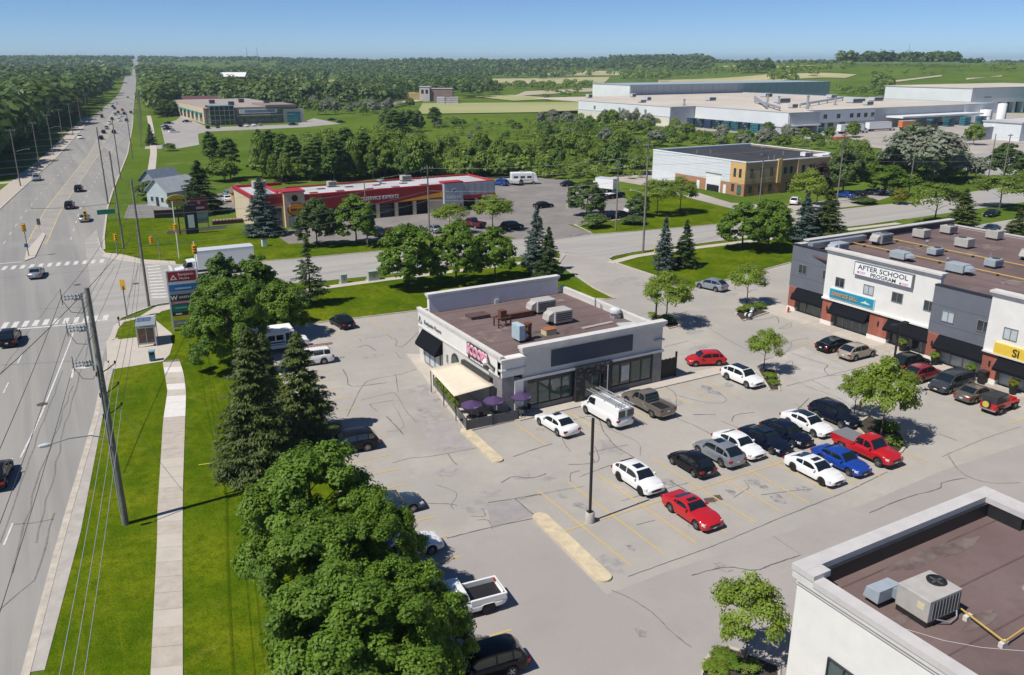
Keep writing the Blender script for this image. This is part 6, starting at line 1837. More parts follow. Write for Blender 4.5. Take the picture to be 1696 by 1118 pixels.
# ================================================================== brick and stucco office
M_OCHRE = mat('ochre_panel',(.62,.40,.17),.85,.06,.5)
M_TANP = mat('tan_panel',(.44,.30,.175),.85,.08,.5)
M_DROOF = layered('charcoal_roof',(.038,.038,.042),[((.060,.060,.064),.08,.4,.65,ONE,.9)],rough=.9)
M_SIDING = mat('pale_metal_siding',(.66,.69,.71),.55,.04,.4)
def office():
 X0,X1,Y0,Y1 = 148.0,184.0,147.0,181.5
 t = thing('brick_office','office and workshop with ochre corner, brick base and charcoal roof','building',(X0,Y0,0))
 MB().box(X0,X0 + .4,152.0,Y1,2.9,8.0).build('siding_wall',M_SIDING,t)
 MB().box(X0 + .02,X0 + .4,152.0,172.0,0,2.9).build('brick_base',mat('orange_brick',(.40,.20,.105),.9,.12,1.2),t)
 MB().box(X0,X0 + .4,172,Y1,0,2.9).build('siding_wall',M_SIDING,t)
 for i in range(6):
  MB().box(X0 - .03,X0,152.0,Y1,3.3 + i * .75,3.33 + i * .75).build('siding_joint',mat('siding_joint_grey',(.50,.53,.56),.6),t)  # joint strips in a darker grey than the siding
 MB().box(X0,X0 + .4,Y0,152.0,2.9,7.9).build('corner_panel',M_OCHRE,t)
 MB().box(X0 + .02,X0 + .4,Y0,152.0,0,2.9).build('brick_base',MATS['orange_brick'],t)
 MB().box(X0 + .4,158.5,Y0,Y0 + .4,2.9,7.9).build('front_panel',M_TANP,t)
 MB().box(158.5,159.8,Y0 - .35,Y0 + .4,2.6,8.3).build('pilaster',M_OCHRE,t)
 MB().box(159.8,165.5,Y0 + .1,Y0 + .5,2.9,7.9).build('front_panel',mat('brown_panel',(.33,.21,.125),.85,.08,.5),t)
 MB().box(165.5,177,Y0 - .2,Y0 + .4,2.9,7.9).build('front_panel',M_TANP,t)
 MB().box(177,X1,Y0 - .5,Y0 + .4,2.9,8.0).build('front_panel',mat('tan_panel_pale',(.50,.35,.21),.85,.08,.5),t)
 MB().box(X0 + .4,X1,Y0 + .05,Y0 + .4,0,2.9).build('brick_base',MATS['orange_brick'],t)
 MB().box(X1 - .4,X1,Y0 + .4,Y1,0,7.9).build('side_wall',M_TANP,t)
 MB().box(X0 + .4,X1 - .4,Y1 - .4,Y1,0,7.9).build('rear_wall',M_SIDING,t)
 MB().box(X0 + .4,X1 - .4,Y0 + .5,Y1 - .4,7.3,7.55).build('roof',M_DROOF,t)
 for a,b,c,d in ((X0 - .08,X0 + .5,Y0 - .1,Y1 + .1),(X0 + .5,X1 + .1,Y1 - .5,Y1 + .1),(X1 - .5,X1 + .1,Y0 - .5,Y1 - .5),(X0 + .5,X1 - .5,Y0 - .1,Y0 + .5)):
  MB().box(a,b,c,d,7.95 if c > 150 or a < X0 else 7.9,8.2 if c > 150 or a < X0 else 8.1).build('parapet_cap',M_PUREW,t)
 for y0 in (148.2,150.0):
  window_x(t,X0,y0,y0 + .8,4.4,6.4,M_GLASS,M_DFRAME,0)
 window_x(t,X0,148.0,149.2,.3,2.5,mat('teal_door_glass',(.03,.16,.14),.2),M_DFRAME,0)
 window_x(t,X0,150.3,151.2,.9,2.6,M_GLASS,M_DFRAME,0)
 for x0 in (149.6,152.9,156.2):
  window_y(t,Y0,x0,x0 + .9,4.4,6.4,M_GLASS,M_DFRAME,0)
  window_y(t,Y0 + .05,x0 - .2,x0 + 1.0,.7,2.4,M_GLASS,M_DFRAME,0)
 for x0 in (161,163):
  window_y(t,Y0 + .1,x0,x0 + .9,4.4,6.4,M_GLASS,M_DFRAME,0)
 for x0 in (166.8,169.4,173,175.2):
  window_y(t,Y0 - .2,x0,x0 + .9,4.4,6.4,M_GLASS,M_DFRAME,0)
 for x0 in (178.2,181.5):
  window_y(t,Y0 - .5,x0,x0 + 1.1,4.4,6.6,M_GLASS,M_DFRAME,0)
 for x0 in (162,166,170,174,178):
  window_y(t,Y0 + .05,x0,x0 + 1.8,.4,2.5,M_GLASS,M_DFRAME,1)
 d = MB().box(X0 - .05,X0 + .05,155.0,160.2,0,4.2).build('roller_door',M_PUREW,t)
 MB().box(X0 - .07,X0 - .05,155.4,159.8,0,1.6).build('door_opening',M_BLACK,d)
 MB().box(X0 - .1,X0,154.8,160.4,4.2,4.5).build('door_header',M_FRAME,t)
 for y0 in (153.0,162.5):
  MB().box(X0 - .05,X0,y0,y0 + 1.0,0,2.1).build('door',M_PUREW,t)
 MB().box(177.5,183.5,150,153,7.55,8.0).build('parapet_box',M_PUREW,t)
office()
hvac('small white rooftop unit near the front of the office roof',173.5,152,7.55,2.0,1.6,1.2,0,0,M_PUREW)
for i,(x,y) in enumerate(((155,172),(158,170),(163,152.5),(160,151.5),(172,158))):
 vent_pipe('vent pipe on the charcoal office roof, %s from the left' % ('first','second','fourth','third','last')[i],x,y,7.55,1.0,.1)
# ================================================================== factory
M_FWALL = mat('factory_white_siding',(.72,.735,.74),.55,.05,.1)
M_FGREY = mat('factory_grey_siding',(.45,.47,.49),.55,.06,.15)
M_FROOF = layered('beige_gravel_roof',(.50,.44,.375),[((.58,.52,.45),.02,.42,.66,ONE,.9),((.40,.35,.31),.07,.5,.72,ONE,.6)],rough=.95)
M_TEAL = mat('blue_grey_trim',(.30,.38,.43),.6)
def factory():
 t = thing('factory','large low factory with pale metal siding and beige roof','building',(280,332,0))
 MB().prism([(280,332),(296,332),(293,268),(312,268),(312,276),(456,276),(456,462),(280,462)],8.6,8.9).build('roof',M_FROOF,t)
 def wall(a,b,z0,z1,m,nm='wall'):
  return MB().curb([a,b],.6,z0,z1).build(nm,m,t)
 wall((280,331.7),(280,412),4.4,9.1,M_FWALL)
 wall((279.8,331.7),(279.8,412),0,4.4,mat('cream_block_base',(.66,.62,.54),.9,.06,.2))
 wall((280.3,332),(296,332),0,9.1,M_FGREY)
 wall((296,331.7),(293,268),3.0,9.1,M_FWALL)
 wall((296.3,331.7),(293.3,268),0,3.0,M_FGREY)
 wall((293.3,268),(312,268),4.0,9.1,M_FGREY)
 wall((312,268),(312,276),0,9.1,M_FWALL)
 wall((312.3,276),(360,276),3.6,9.1,M_FWALL)
 wall((312.3,276.4),(360,276.4),0,3.6,M_FGREY)
 wall((360,276.4),(430,276.4),0,9.0,M_FGREY)
 wall((430,276),(456,276),0,9.1,M_FWALL)
 wall((456,276),(456,462),0,9.1,M_FGREY)
 for a,b in (((280,331.6),(280,412)),((280.3,331.6),(296,331.6)),((296,331.7),(293,267.6)),((293,267.6),(312,267.6)),((312,275.6),(456,275.6)),((456.2,275.6),(456.2,462))):
  MB().curb([a,b],.75,9.1,9.32).build('roof_trim',M_TEAL,t)
 MB().curb([(279.6,331.7),(279.6,412)],.3,4.3,4.6).build('wall_band',M_TEAL,t)
 for x in (324,333,342,347,352,357):
  window_y(t,275.7,x,x + 2.4,5.2,7.2,M_GLASS,M_FRAME,1)
 for x in (316,322,328,336,344):
  MB().box(x,x + 3.6,275.9,276.1,0,3.2).build('dock_door',M_DFRAME,t)
 MB().box(293.5,312,266.5,268,3.4,4.0).build('dock_canopy',M_PUREW,t)
 MB().box(368,432,266,276,4.6,5.4).build('dock_canopy',M_PUREW,t)
 MB().box(295.5,295.7,305,309,3.5,6.0).build('vent_opening',M_BLACK,t)
 for y in (350,372,395):
  MB().box(279.5,279.7,y,y + 1.6,5.4,7.2).build('wall_louvre',M_FRAME,t)
 # tall block behind
 MB().box(357,550,465,508,0,15.2).build('tall_block',M_FGREY,t)
 MB().box(356.6,357,465.2,508,0,15.0).build('tall_block_end',M_FWALL,t)
 MB().box(356.4,550.6,464.6,508.4,15.2,15.6).build('tall_block_trim',M_TEAL,t)
 for i in range(30):
  MB().box(360 + i * 6.3,360.2 + i * 6.3,464.9,465,8.9,15.2).build('siding_joint',mat('factory_joint',(.34,.37,.40),.6),t)
factory()
def factory_roof():
 g = 'plant on the factory roof'
 for i,(x,y,sx,sy,sz) in enumerate(((365,340,8,5,2.6),(330,300,4,3,2),(400,320,10,5,2.4),(430,330,8,4,2.2),(350,380,5,4,2),(320,400,3,3,2),(300,380,4,3,1.6),(415,400,6,5,2.4),(440,370,5,4,2),(385,300,5,3,2),(340,440,3,3,2.2),(310,445,3,3,2.2))):
  t = thing('roof_plant','grey plant box on the factory roof, %s of those counted from the front left' % ('sixth','first','seventh','eighth','fifth','third','second','tenth','ninth','fourth','eleventh','twelfth')[i],'air unit',(x,y,8.9),0,g)
  MB().box(-sx / 2,sx / 2,-sy / 2,sy / 2,.3,sz).build('housing',M_FGREY,t,world=False,bevel=.05)
  MB().box(-sx / 2 + .2,sx / 2 - .2,-sy / 2 - .03,-sy / 2,.6,sz - .4).build('grille',M_RTUD,t,world=False)
  MB().box(-sx / 2 + .3,sx / 2 - .3,-sy / 2 + .3,sy / 2 - .3,0,.3).build('base_rail',M_BLACKM,t,world=False)
 for i,(a,b,lab) in enumerate((((312,300),(385,380),'longest pipe run crossing the factory roof'),((305,285),(350,345),'pipe run nearest the left edge of the factory roof'),((335,300),(420,345),'pipe run nearest the front of the factory roof'))):
  t = thing('roof_pipe',lab,'pipe',(*a,8.9),0,'pipe runs on the factory roof')
  MB().cyl((*a,10.4),(*b,10.4),.6,.6,8).build('pipe',M_METAL,t)
  for q in range(6):
   s = q / 5
   x,y = lerp(a[0],b[0],s),lerp(a[1],b[1],s)
   MB().box(x - .2,x + .2,y - .2,y + .2,8.9,10).build('pipe_stand',M_FRAME,t)
 for i,(x,y,h) in enumerate(((325,312,6),(340,300,5),(330,291,6),(352,330,4),(300,345,3),(372,310,4))):
  t = thing('exhaust_stack','exhaust stack on the factory roof, %s from the left' % ('third','fifth','second','fourth','first','last')[i],'chimney',(x,y,8.9),0,'exhaust stacks on the factory roof')
  MB().cyl((0,0,0),(0,0,h),.5,.5,12).build('stack',M_METAL,t,world=False)
  MB().lathe([(.9,0),(.9,.4),(.5,.5)],(0,0,0),12).build('base',M_FRAME,t,world=False)
  MB().lathe([(.7,h - .2),(.72,h + .1),(.5,h + .15)],(0,0,0),12).build('rim',M_FRAME,t,world=False)
factory_roof()
CR = [mat('crate_teal',(.02,.12,.13),.7,.15,1),mat('crate_blue',(.02,.05,.11),.7,.15,1),mat('crate_black',(.025,.03,.035),.7,.2,1),mat('crate_turq',(.03,.16,.21),.7,.1,1)]
for i,(u,v,m,lab) in enumerate(((1190,207,1,'blue'),(1202,208,2,'black'),(1215,209,1,'blue'),(1228,210,2,'black'),(1240,211,0,'teal'),(1252,213,0,'teal'),(1264,214,2,'black'),(1277,215,3,'turquoise'),(1290,217,3,'turquoise'),
         (1530,207,0,'green-blue'),(1562,207,2,'dark'),(1586,203,0,'green-blue'),(1568,198,3,'bright'),(1600,200,0,'pale teal'))):
 x,y = (287.5,324 - i * 6.1) if i < 9 else (372 + (i - 9) * 13,262)
 t = thing('crate_stack','%s crate stack in the factory yard, %s from the left' % (lab,['first','second','third','fourth','fifth','sixth','seventh','eighth','ninth','tenth','eleventh','thirteenth','twelfth','fourteenth'][i]),'crates',(x,y,.05),1.57 if i < 9 else 0,'crate stacks in the factory yard')
 for a in range(4):
  for b in range(4):
   MB().box(-2.4 + a * 1.2,-1.32 + a * 1.2,-1.5,1.5,b * 1.05 + .1,b * 1.05 + .96).build('crate',CR[(m + (a * 7 + b * 3 + i) % 5 // 4) % 4],t,world=False)
def white_tanks():
 for u,v,r_,h,lab in ((1652,224,1.9,13,'tall white tank beside the factory end wall'),(1612,200,3.0,5,'squat white tank behind the yard shrub'),(1630,202,3.0,6,'short white tank between the other two')):
  t = thing('storage_tank',lab,'tank',(*G(u,v),.05),0,'white storage tanks')
  MB().lathe([(r_,0),(r_,h),(r_ * .93,h + .25),(0,h + .5)],(0,0,0),20).build('shell',M_PUREW,t,world=False,smooth=40)
  MB().lathe([(r_ + .04,h * .5),(r_ + .08,h * .5 + .1),(r_ + .04,h * .5 + .2)],(0,0,0),20).build('hoop',M_METAL,t,world=False)
  MB().box(-.3,.3,-r_ - .25,-r_ - .05,.2,h).build('ladder',M_FRAME,t,world=False)
white_tanks()
def dock_building():
 x0,y0 = G(1604,190)
 t = thing('dock_warehouse','white warehouse with open loading bays at the right edge','building',(x0,y0,0))
 MB().box(x0,x0 + 130,y0,y0 + 60,6.5,15).build('upper_wall',M_FWALL,t)
 MB().box(x0 - .3,x0 + 130.3,y0 - .3,y0 + 60.3,15,15.5).build('roof',M_FROOF,t)
 MB().box(x0,x0 + 26,y0 + .4,y0 + 60,0,6.5).build('lower_wall',M_FWALL,t)
 MB().box(x0 + 26,x0 + 130,y0 + 9,y0 + 60,0,6.5).build('bay_wall',M_BLACKM,t)
 for i in range(6):
  MB().box(x0 + 26 + i * 9.5,x0 + 28.2 + i * 9.5,y0 + .2,y0 + 3,0,6.5).build('bay_pier',M_FWALL,t)
 MB().box(x0 + 13,x0 + 20,y0 - .1,y0,9.5,10.2).build('wall_plate',M_FRAME,t)
 x,y = G(1668,236)
 t = thing('low_shed','low tan and grey shed at the right edge of the yard','building',(x + 8,y,0))
 MB().box(x + 8,x + 40,y,y + 16,0,7).build('wall',M_SIDING,t)
 MB().box(x + 13,x + 40,y - .1,y,0,6.8).build('orange_panel',M_OCHRE,t)
 MB().box(x + 7.6,x + 40.4,y - .4,y + 16.4,7,7.4).build('roof',M_ROOFW,t)
 x,y = G(1640,236)
 t = thing('yard_wall','grey block wall beside the tall white tank','wall',(x,y,0))
 MB().box(x - 3,x + 16,y + 8,y + 8.6,0,5.0).build('panel',mat('grey_block',(.30,.31,.34),.9,.1,.5),t)
 MB().box(x - 3.1,x + 16.1,y + 7.9,y + 8.7,5.0,5.2).build('coping',M_CAP,t)
dock_building()
# ================================================================== far plaza with the glazed corner
def far_plaza():
 X0,Y0 = 83.0,452.0
 t = thing('far_plaza','distant brown plaza with a glazed corner and white sign','building',(X0,Y0,0))
 mb_ = mat('plaza_brown',(.255,.195,.175),.85,.06,.2)
 MB().box(X0 + 8,128,Y0 + .5,540,0,8.0).build('wall',mb_,t)
 MB().box(X0,X0 + 8,Y0 + 9,560,0,8.0).build('side_wall',mat('plaza_buff',(.56,.45,.33),.85,.06,.2),t)
 MB().box(X0,128,Y0 + 1,560,8.0,8.3).build('roof',mat('plaza_roof',(.34,.29,.25),.9,.1,.05),t)
 MB().box(112,128,Y0 - 1.0,480,8.0,9.2).build('raised_wall',mb_,t)
 gl = MB().box(X0 + 1,X0 + 13,Y0 - 1.2,Y0 + 9,0,9.4).build('glazed_tower',M_GLASS,t)
 for i in range(6):
  MB().box(X0 + 1 + i * 2.36,X0 + 1.2 + i * 2.36,Y0 - 1.35,Y0 - 1.2,0,9.4).build('mullion',M_METAL,gl)
 for i in range(4):
  MB().box(X0 + 1,X0 + 13,Y0 - 1.34,Y0 - 1.2,2.3 + i * 2.3,2.5 + i * 2.3).build('transom',M_METAL,gl)
 MB().box(X0 + 16,X0 + 35,Y0 - .2,Y0 + .4,5.2,7.2).build('sign_board',M_PUREW,t)
 MB().box(X0 + 18.5,X0 + 34,Y0 - .3,Y0 - .2,5.6,6.9).build('sign_face',mat('slate_blue_face',(.22,.26,.36),.5,.3,.6),t)
 MB().box(X0 + 14,X0 + 44,Y0 - .8,Y0 + .4,4.0,4.4).build('canopy',M_CAP,t)
 for i in range(4):
  window_y(t,Y0 + .45,X0 + 15.5 + i * 5.2,X0 + 18.8 + i * 5.2,.4,3.6,M_GLASSG,M_CAP,1)
 MB().box(X0 + 38,X0 + 49,Y0 - .6,Y0 + .5,0,7.0).build('portal',mat('plaza_cream',(.55,.49,.42),.85),t)
 MB().box(X0 + 40,X0 + 47,Y0 - .75,Y0 - .6,0,5.4).build('portal_glass',mat('teal_glass',(.05,.22,.28),.2,.3,.3),t)
 for i in range(7):
  window_x(t,X0,466 + i * 12,473 + i * 12,.6,4.6,M_GLASSG,M_CAP,1)
  MB().box(X0 - .8,X0,465.5 + i * 12,473.5 + i * 12,4.4,5.4).build('awning',mat('teal_awning',(.05,.25,.22),.7),t)
 for i,(x,y) in enumerate(((100,475),(118,472),(95,500),(112,505))):
  u = thing('rooftop_air_unit','dark rooftop unit on the far plaza, %s of four' % ('front left','front right','back left','back right')[i],'air unit',(x,y,8.3),0,'rooftop units on the far plaza')
  MB().box(-1.4,1.4,-1.2,1.2,.3,2).build('housing',M_RTUD,u,world=False)
  MB().box(-1.2,1.2,-1,1,0,.3).build('base_rail',M_BLACKM,u,world=False)
 t = thing('maroon_building','low maroon-roofed building behind the far plaza','building',(95,585,0))
 MB().box(84,118,585,605,0,5).build('wall',M_CAP,t)
 MB().hexa([(83,584,5),(119,584,5),(119,606,5),(83,606,5),(86,594,9),(116,594,9),(116,596,9),(86,596,9)]).build('roof',mat('maroon_roof',(.12,.05,.06),.8,.1,.3),t)
far_plaza()
# ================================================================== houses, barn and other far buildings
def gable(label,x,y,rz_,w,d,hw,hr,wall,roof,name='house',z=0.0,cat='house'):
 t = thing(name,label,cat,(x,y,z),rz_)
 k = dict(world=False)
 MB().add([(-w / 2,-d / 2,0),(w / 2,-d / 2,0),(w / 2,d / 2,0),(-w / 2,d / 2,0),(-w / 2,-d / 2,hw),(w / 2,-d / 2,hw),(w / 2,d / 2,hw),(-w / 2,d / 2,hw),(0,-d / 2,hr),(0,d / 2,hr)],
    [(0,1,5,8,4),(2,3,7,9,6),(1,2,6,5),(3,0,4,7)]).build('wall',wall,t,**k)
 rf = MB()
 e,o = .4,.15
 sl = (hr - hw) / (w / 2)
 for s in (1,-1):
  a = [(s * (w / 2 + e),-d / 2 - e,hw - sl * e),(s * (w / 2 + e),d / 2 + e,hw - sl * e),(0,d / 2 + e,hr),(0,-d / 2 - e,hr)]
  rf.hexa(a + [(p[0],p[1],p[2] + o) for p in a])
 rf.build('roof',roof,t,**k)
 for xx in (-w / 4,w / 4):
  wn = MB().box(xx - .5,xx + .5,-d / 2 - .06,-d / 2,1.0,2.2).build('window',M_PUREW,t,**k)
  MB().box(xx - .42,xx + .42,-d / 2 - .07,-d / 2 - .06,1.08,2.12).build('pane',M_GLASS,wn,**k)
 MB().box(-.45,.45,-d / 2 - .05,-d / 2,0,2.1).build('door',M_DFRAME,t,**k)
 return t
M_SHING = mat('grey_shingle',(.34,.36,.38),.85,.12,.8)
M_SHINGB = mat('blue_grey_shingle',(.13,.16,.21),.85,.12,.8)
x,y = G(290,338)
gable('pale blue-green house with a light grey roof beside the big spruce',x,y + 1,-1.0,6.5,9,3.4,6.0,mat('blue_green_siding',(.42,.50,.50),.8,.05,.6),M_SHING)
x,y = G(272,322)
gable('house with a dark blue-grey roof behind the light-roofed one',x,y + 3,-1.0,6,7.5,3.4,5.8,mat('slate_siding',(.25,.28,.32),.8,.05,.6),M_SHINGB)
x,y = G(404,336)
gable('small tan shed beside the left end of the garage',x,y + 2,.0,4.5,5,2.6,3.8,mat('tan_boards',(.46,.29,.15),.85,.15,1),mat('brown_shingle',(.14,.11,.09),.9,.1,1),'shed',cat='shed')
def board_fence():
 a,b = G(258,362),G(348,358)
 t = thing('board_fence','dark board fence below the grey house','fence',(*a,0))
 n = 26
 for i in range(n):
  s = i / (n - 1)
  x,y = lerp(a[0],b[0],s),lerp(a[1],b[1],s)
  MB().box(x - .22,x + .22,y - .03,y + .03,.05,1.7).build('board',M_WOODD,t)
 MB().curb([(a[0],a[1] + .06),(b[0],b[1] + .06)],.06,1.3,1.42).build('rail',M_WOODD,t)
board_fence()
p = GT(388,137)
gable('white-roofed red barn above the far wood',p[0],p[1],HEAD * -1 + PI / 2,16,34,8,13,mat('barn_red',(.22,.05,.04),.8,.1,.3),mat('white_metal_roof',(.74,.74,.74),.5),'barn',p[2],cat='barn')
def pink_building():
 p = GT(716,168)
 t = thing('mill_building','pale pink block with square openings in the far wood','building',p,-HEAD)
 k = dict(world=False)
 MB().box(-10,-2,0,12,0,11).build('tower',mat('pinkish_white',(.60,.52,.50),.8,.05,.2),t,**k)
 MB().box(-2,16,2,12,0,9.5).build('wing',mat('dull_rose',(.30,.19,.18),.8,.1,.2),t,**k)
 for i in range(2):
  MB().box(-8.6 + i * 3.4,-6.6 + i * 3.4,-.08,0,6,9).build('opening',M_GLASS,t,**k)
 MB().box(-10.3,-1.7,-.3,12.3,11,11.4).box(-1.7,16.3,1.7,12.3,9.5,9.9).build('roof',M_CAP,t,**k)
 for i,(u,v,w,c,lab) in enumerate(((675,163,14,(.55,.34,.12),'tan stacked lumber pile in the far yard'),(690,164,12,(.62,.45,.20),'yellow lumber pile in the far yard'),(735,172,10,(.55,.52,.56),'pale goods heap in the far yard'),(748,172,10,(.45,.40,.46),'grey goods heap in the far yard'))):
  p = GT(u,v)
  s = thing('yard_stack',lab,'stack',p,-HEAD,'goods in the far yard')
  for q in range(4):
   MB().box(-w / 2,w / 2,-2,2,q * 1.3,q * 1.3 + 1.1).build('bundle',mat('bundle_%d' % i,c,.85,.2,.4),s,**k)
pink_building()
for i,(u,v) in enumerate(((522,177),(536,177))):
 p = GT(u,v)
 t = thing('white_trailer','small white trailer at the far meadow edge, %s one' % ('left','right')[i],'trailer',p,-HEAD,'white trailers at the meadow edge')
 MB().box(-4,4,-1.3,1.3,.8,3.6).build('cargo_box',M_PUREW,t,world=False)
 MB().box(-3.5,3.5,-1,1,.3,.8).build('chassis',M_TRIMB,t,world=False)
for i,(u,v,vt,lab) in enumerate(((410,101,80,'left radio mast on the horizon'),(427,101,80,'right radio mast on the horizon'),(1503,104,76,'hydro mast behind the hilltop wood'))):
 q = 3600.0
 dx,dy,_ = ray(u,100)
 l = math.hypot(dx,dy)
 x,y = dx / l * q,dy / l * q
 t = thing('radio_mast',lab,'mast',(x,y,hz(x,y)),0,'masts on the horizon')
 H_ = CAM_H + (100 - vt) / 1462 * q - hz(x,y)
 for a in (0,2.09,4.19):
  MB().cyl((2 * math.cos(a),2 * math.sin(a),0),(.4 * math.cos(a),.4 * math.sin(a),H_),.45,.3,5).build('leg',M_FRAME,t,world=False)
 for q2 in range(8):
  MB().box(-1.2,1.2,-.2,.2,H_ * q2 / 8 + 2,H_ * q2 / 8 + 2.5).build('brace',M_FRAME,t,world=False)
# ------------------------------------------------------------------ vegetation
LM_MAPLE = leafmat('maple_leaf',(0.034,0.085,0.006),(0.205,0.335,0.034),0.32)
LM_MAPLE2 = leafmat('bright_maple_leaf',(0.055,0.125,0.008),(0.230,0.360,0.034),0.34)
LM_LOCUST = leafmat('locust_leaf',(0.120,0.190,0.015),(0.290,0.390,0.055),0.40)
LM_SPRUCE = leafmat('spruce_needle',(0.016,0.042,0.010),(0.072,0.115,0.028),0.12)
LM_SPRUCE2 = leafmat('olive_spruce_needle',(0.036,0.062,0.012),(0.130,0.160,0.036),0.12)
LM_BLUE = leafmat('blue_spruce_needle',(0.038,0.068,0.052),(0.115,0.165,0.135),0.12)
LM_POPLAR = leafmat('poplar_leaf',(0.055,0.115,0.018),(0.165,0.265,0.055),0.3)
LM_OLIVE = leafmat('silvery_leaf',(0.12,0.145,0.085),(0.30,0.32,0.23),0.2)
LM_SCRUB = leafmat('scrub_leaf',(0.070,0.130,0.012),(0.245,0.335,0.050),0.32)
LM_FOREST = leafmat('forest_leaf',(0.022,0.058,0.014),(0.160,0.235,0.050),0.22)
LM_YELLOW = leafmat('yellow_green_leaf',(0.12,0.14,0.010),(0.24,0.24,0.02),0.25)
LM_RED = leafmat('purple_leaf',(0.025,0.012,0.014),(0.06,0.03,0.03),0.2)
M_BARK = mat('bark',(0.075,0.058,0.045),0.95,0.35,4,bump=0.5,bscale=14)
def leaves_mesh(name,C,N,size,rng,aspect=0.62,droop=None,tint=None):
 """kite-shaped leaves: centres C, facing N"""
 n = len(C)
 N = N / (np.linalg.norm(N,axis=1,keepdims=True) + 1e-9)
 T = rng.normal(size=(n,3))
 if droop is not None:
  T = droop + 0.35 * T
 T -= (T * N).sum(1,keepdims=True) * N
 T /= (np.linalg.norm(T,axis=1,keepdims=True) + 1e-9)
 B = np.cross(N,T)
 s = size * rng.uniform(0.7,1.3,(n,1))
 V = np.empty((n,4,3))
 V[:,0] = C - T * s
 V[:,1] = C + B * s * aspect - T * s * 0.05
 V[:,2] = C + T * s
 V[:,3] = C - B * s * aspect - T * s * 0.05
 me = bpy.data.meshes.new(name)
 me.vertices.add(n * 4)
 me.vertices.foreach_set('co',V.ravel())
 me.loops.add(n * 4)
 me.loops.foreach_set('vertex_index',np.arange(n * 4))
 me.polygons.add(n)
 me.polygons.foreach_set('loop_start',np.arange(n) * 4)
 me.update(calc_edges=True)
 at = me.attributes.new('tint','FLOAT','FACE')
 at.data.foreach_set('value',(rng.random(n) if tint is None else tint).astype(np.float32))
 return me
def sph(rng,n):
 d = rng.normal(size=(n,3))
 return d / np.linalg.norm(d,axis=1,keepdims=True)
def crown_deciduous(name,seed,R0,z0,H,nclump,nleaf,size,clump_r,shape=1.0,open_=0.0,lobes=5):
 """clumps spread through an uneven crown volume; leaves on the clumps' outer sides"""
 rng = np.random.default_rng(seed)
 zc = (z0 + H) / 2
 hz_ = (H - z0) / 2
 d = sph(rng,nclump)
 d[:,2] = np.where(d[:,2] < -0.55,-d[:,2] * 0.6,d[:,2])
 ld = sph(rng,lobes)
 lob = 1 + 0.20 * np.max(d @ ld.T,axis=1) - 0.14
 rad = rng.uniform(0.45,1.0,nclump) ** 0.5
 c = d * (rad * lob)[:,None]
 f = np.clip((c[:,2] + 1) / 2,0,1)
 taper = 1 - shape * 0.55 * np.clip(f - 0.35,0,1) ** 1.2
 P = np.stack([c[:,0] * R0 * taper,c[:,1] * R0 * taper,zc + c[:,2] * hz_],1)
 cr = clump_r * rng.uniform(0.6,1.35,nclump)
 k = max(1,nleaf // nclump)
 dd = sph(rng,nclump * k)
 dd[:,2] = np.where(rng.random(len(dd)) < 0.72,np.abs(dd[:,2]),dd[:,2])
 idx = np.repeat(np.arange(nclump),k)
 rr = cr[idx] * rng.uniform(0.35,1.1,len(dd))
 C = P[idx] + dd * rr[:,None] * np.array([1,1,0.72])
 out = P[idx] - np.array([0,0,zc - hz_ * 0.3])
 out /= np.linalg.norm(out,axis=1,keepdims=True) + 1e-6
 N = dd * 0.7 + out * 0.5 + np.array([0,0,0.55]) + rng.normal(size=dd.shape) * 0.38
 return leaves_mesh(name,C,N,size,rng,tint=np.clip(rng.random(nclump)[idx] * .8 + .1,0,1))
def crown_maple(name,seed,R0,z0,H,nlobe,nsub,nleaf,size,lobe_r,shape=0.6):
 """big lobes on the limbs, each carrying shelves of leaves; dark gaps between the lobes"""
 rng = np.random.default_rng(seed)
 zc,hh = z0 + (H - z0) * .45,(H - z0) * .55
 i = np.arange(nlobe) + .5
 zz = 1 - 1.62 * i / nlobe
 az = i * 2.39996 + rng.normal(size=nlobe) * .35
 rr = np.sqrt(np.clip(1 - zz ** 2,0,1))
 d = np.stack([rr * np.cos(az),rr * np.sin(az),zz],1)
 rad = rng.uniform(.56,.98,nlobe)
 tp = 1 - shape * .45 * np.clip(zz,0,1)
 P = np.stack([d[:,0] * R0 * rad * tp,d[:,1] * R0 * rad * tp,zc + d[:,2] * hh * rad],1)
 lr = lobe_r * rng.uniform(.65,1.3,nlobe)
 li = np.repeat(np.arange(nlobe),nsub)
 sd = sph(rng,len(li)) * .95 + d[li] * .75 + np.array([0,0,.35])
 sd /= np.linalg.norm(sd,axis=1,keepdims=True)
 Q = P[li] + sd * (lr[li] * rng.uniform(.55,1.1,len(li)))[:,None] * np.array([1,1,.78])
 sr = lobe_r * .42 * rng.uniform(.7,1.3,len(li))
 k = max(1,nleaf // len(li))
 qi = np.repeat(np.arange(len(li)),k)
 o = sph(rng,len(qi)) * (rng.uniform(0,1,len(qi)) ** .45)[:,None]
 flat = o * np.array([1,1,.72])
 flat[:,2] -= (o[:,0] ** 2 + o[:,1] ** 2) * .25
 C = Q[qi] + flat * sr[qi][:,None]
 N = np.array([0,0,.5]) + sd[qi] * .7 + o * .6 + rng.normal(size=o.shape) * .42
 t = rng.random(nlobe)[li[qi]] * .45 + rng.random(len(li))[qi] * .55
 return leaves_mesh(name,C,N,size,rng,.68,tint=t)
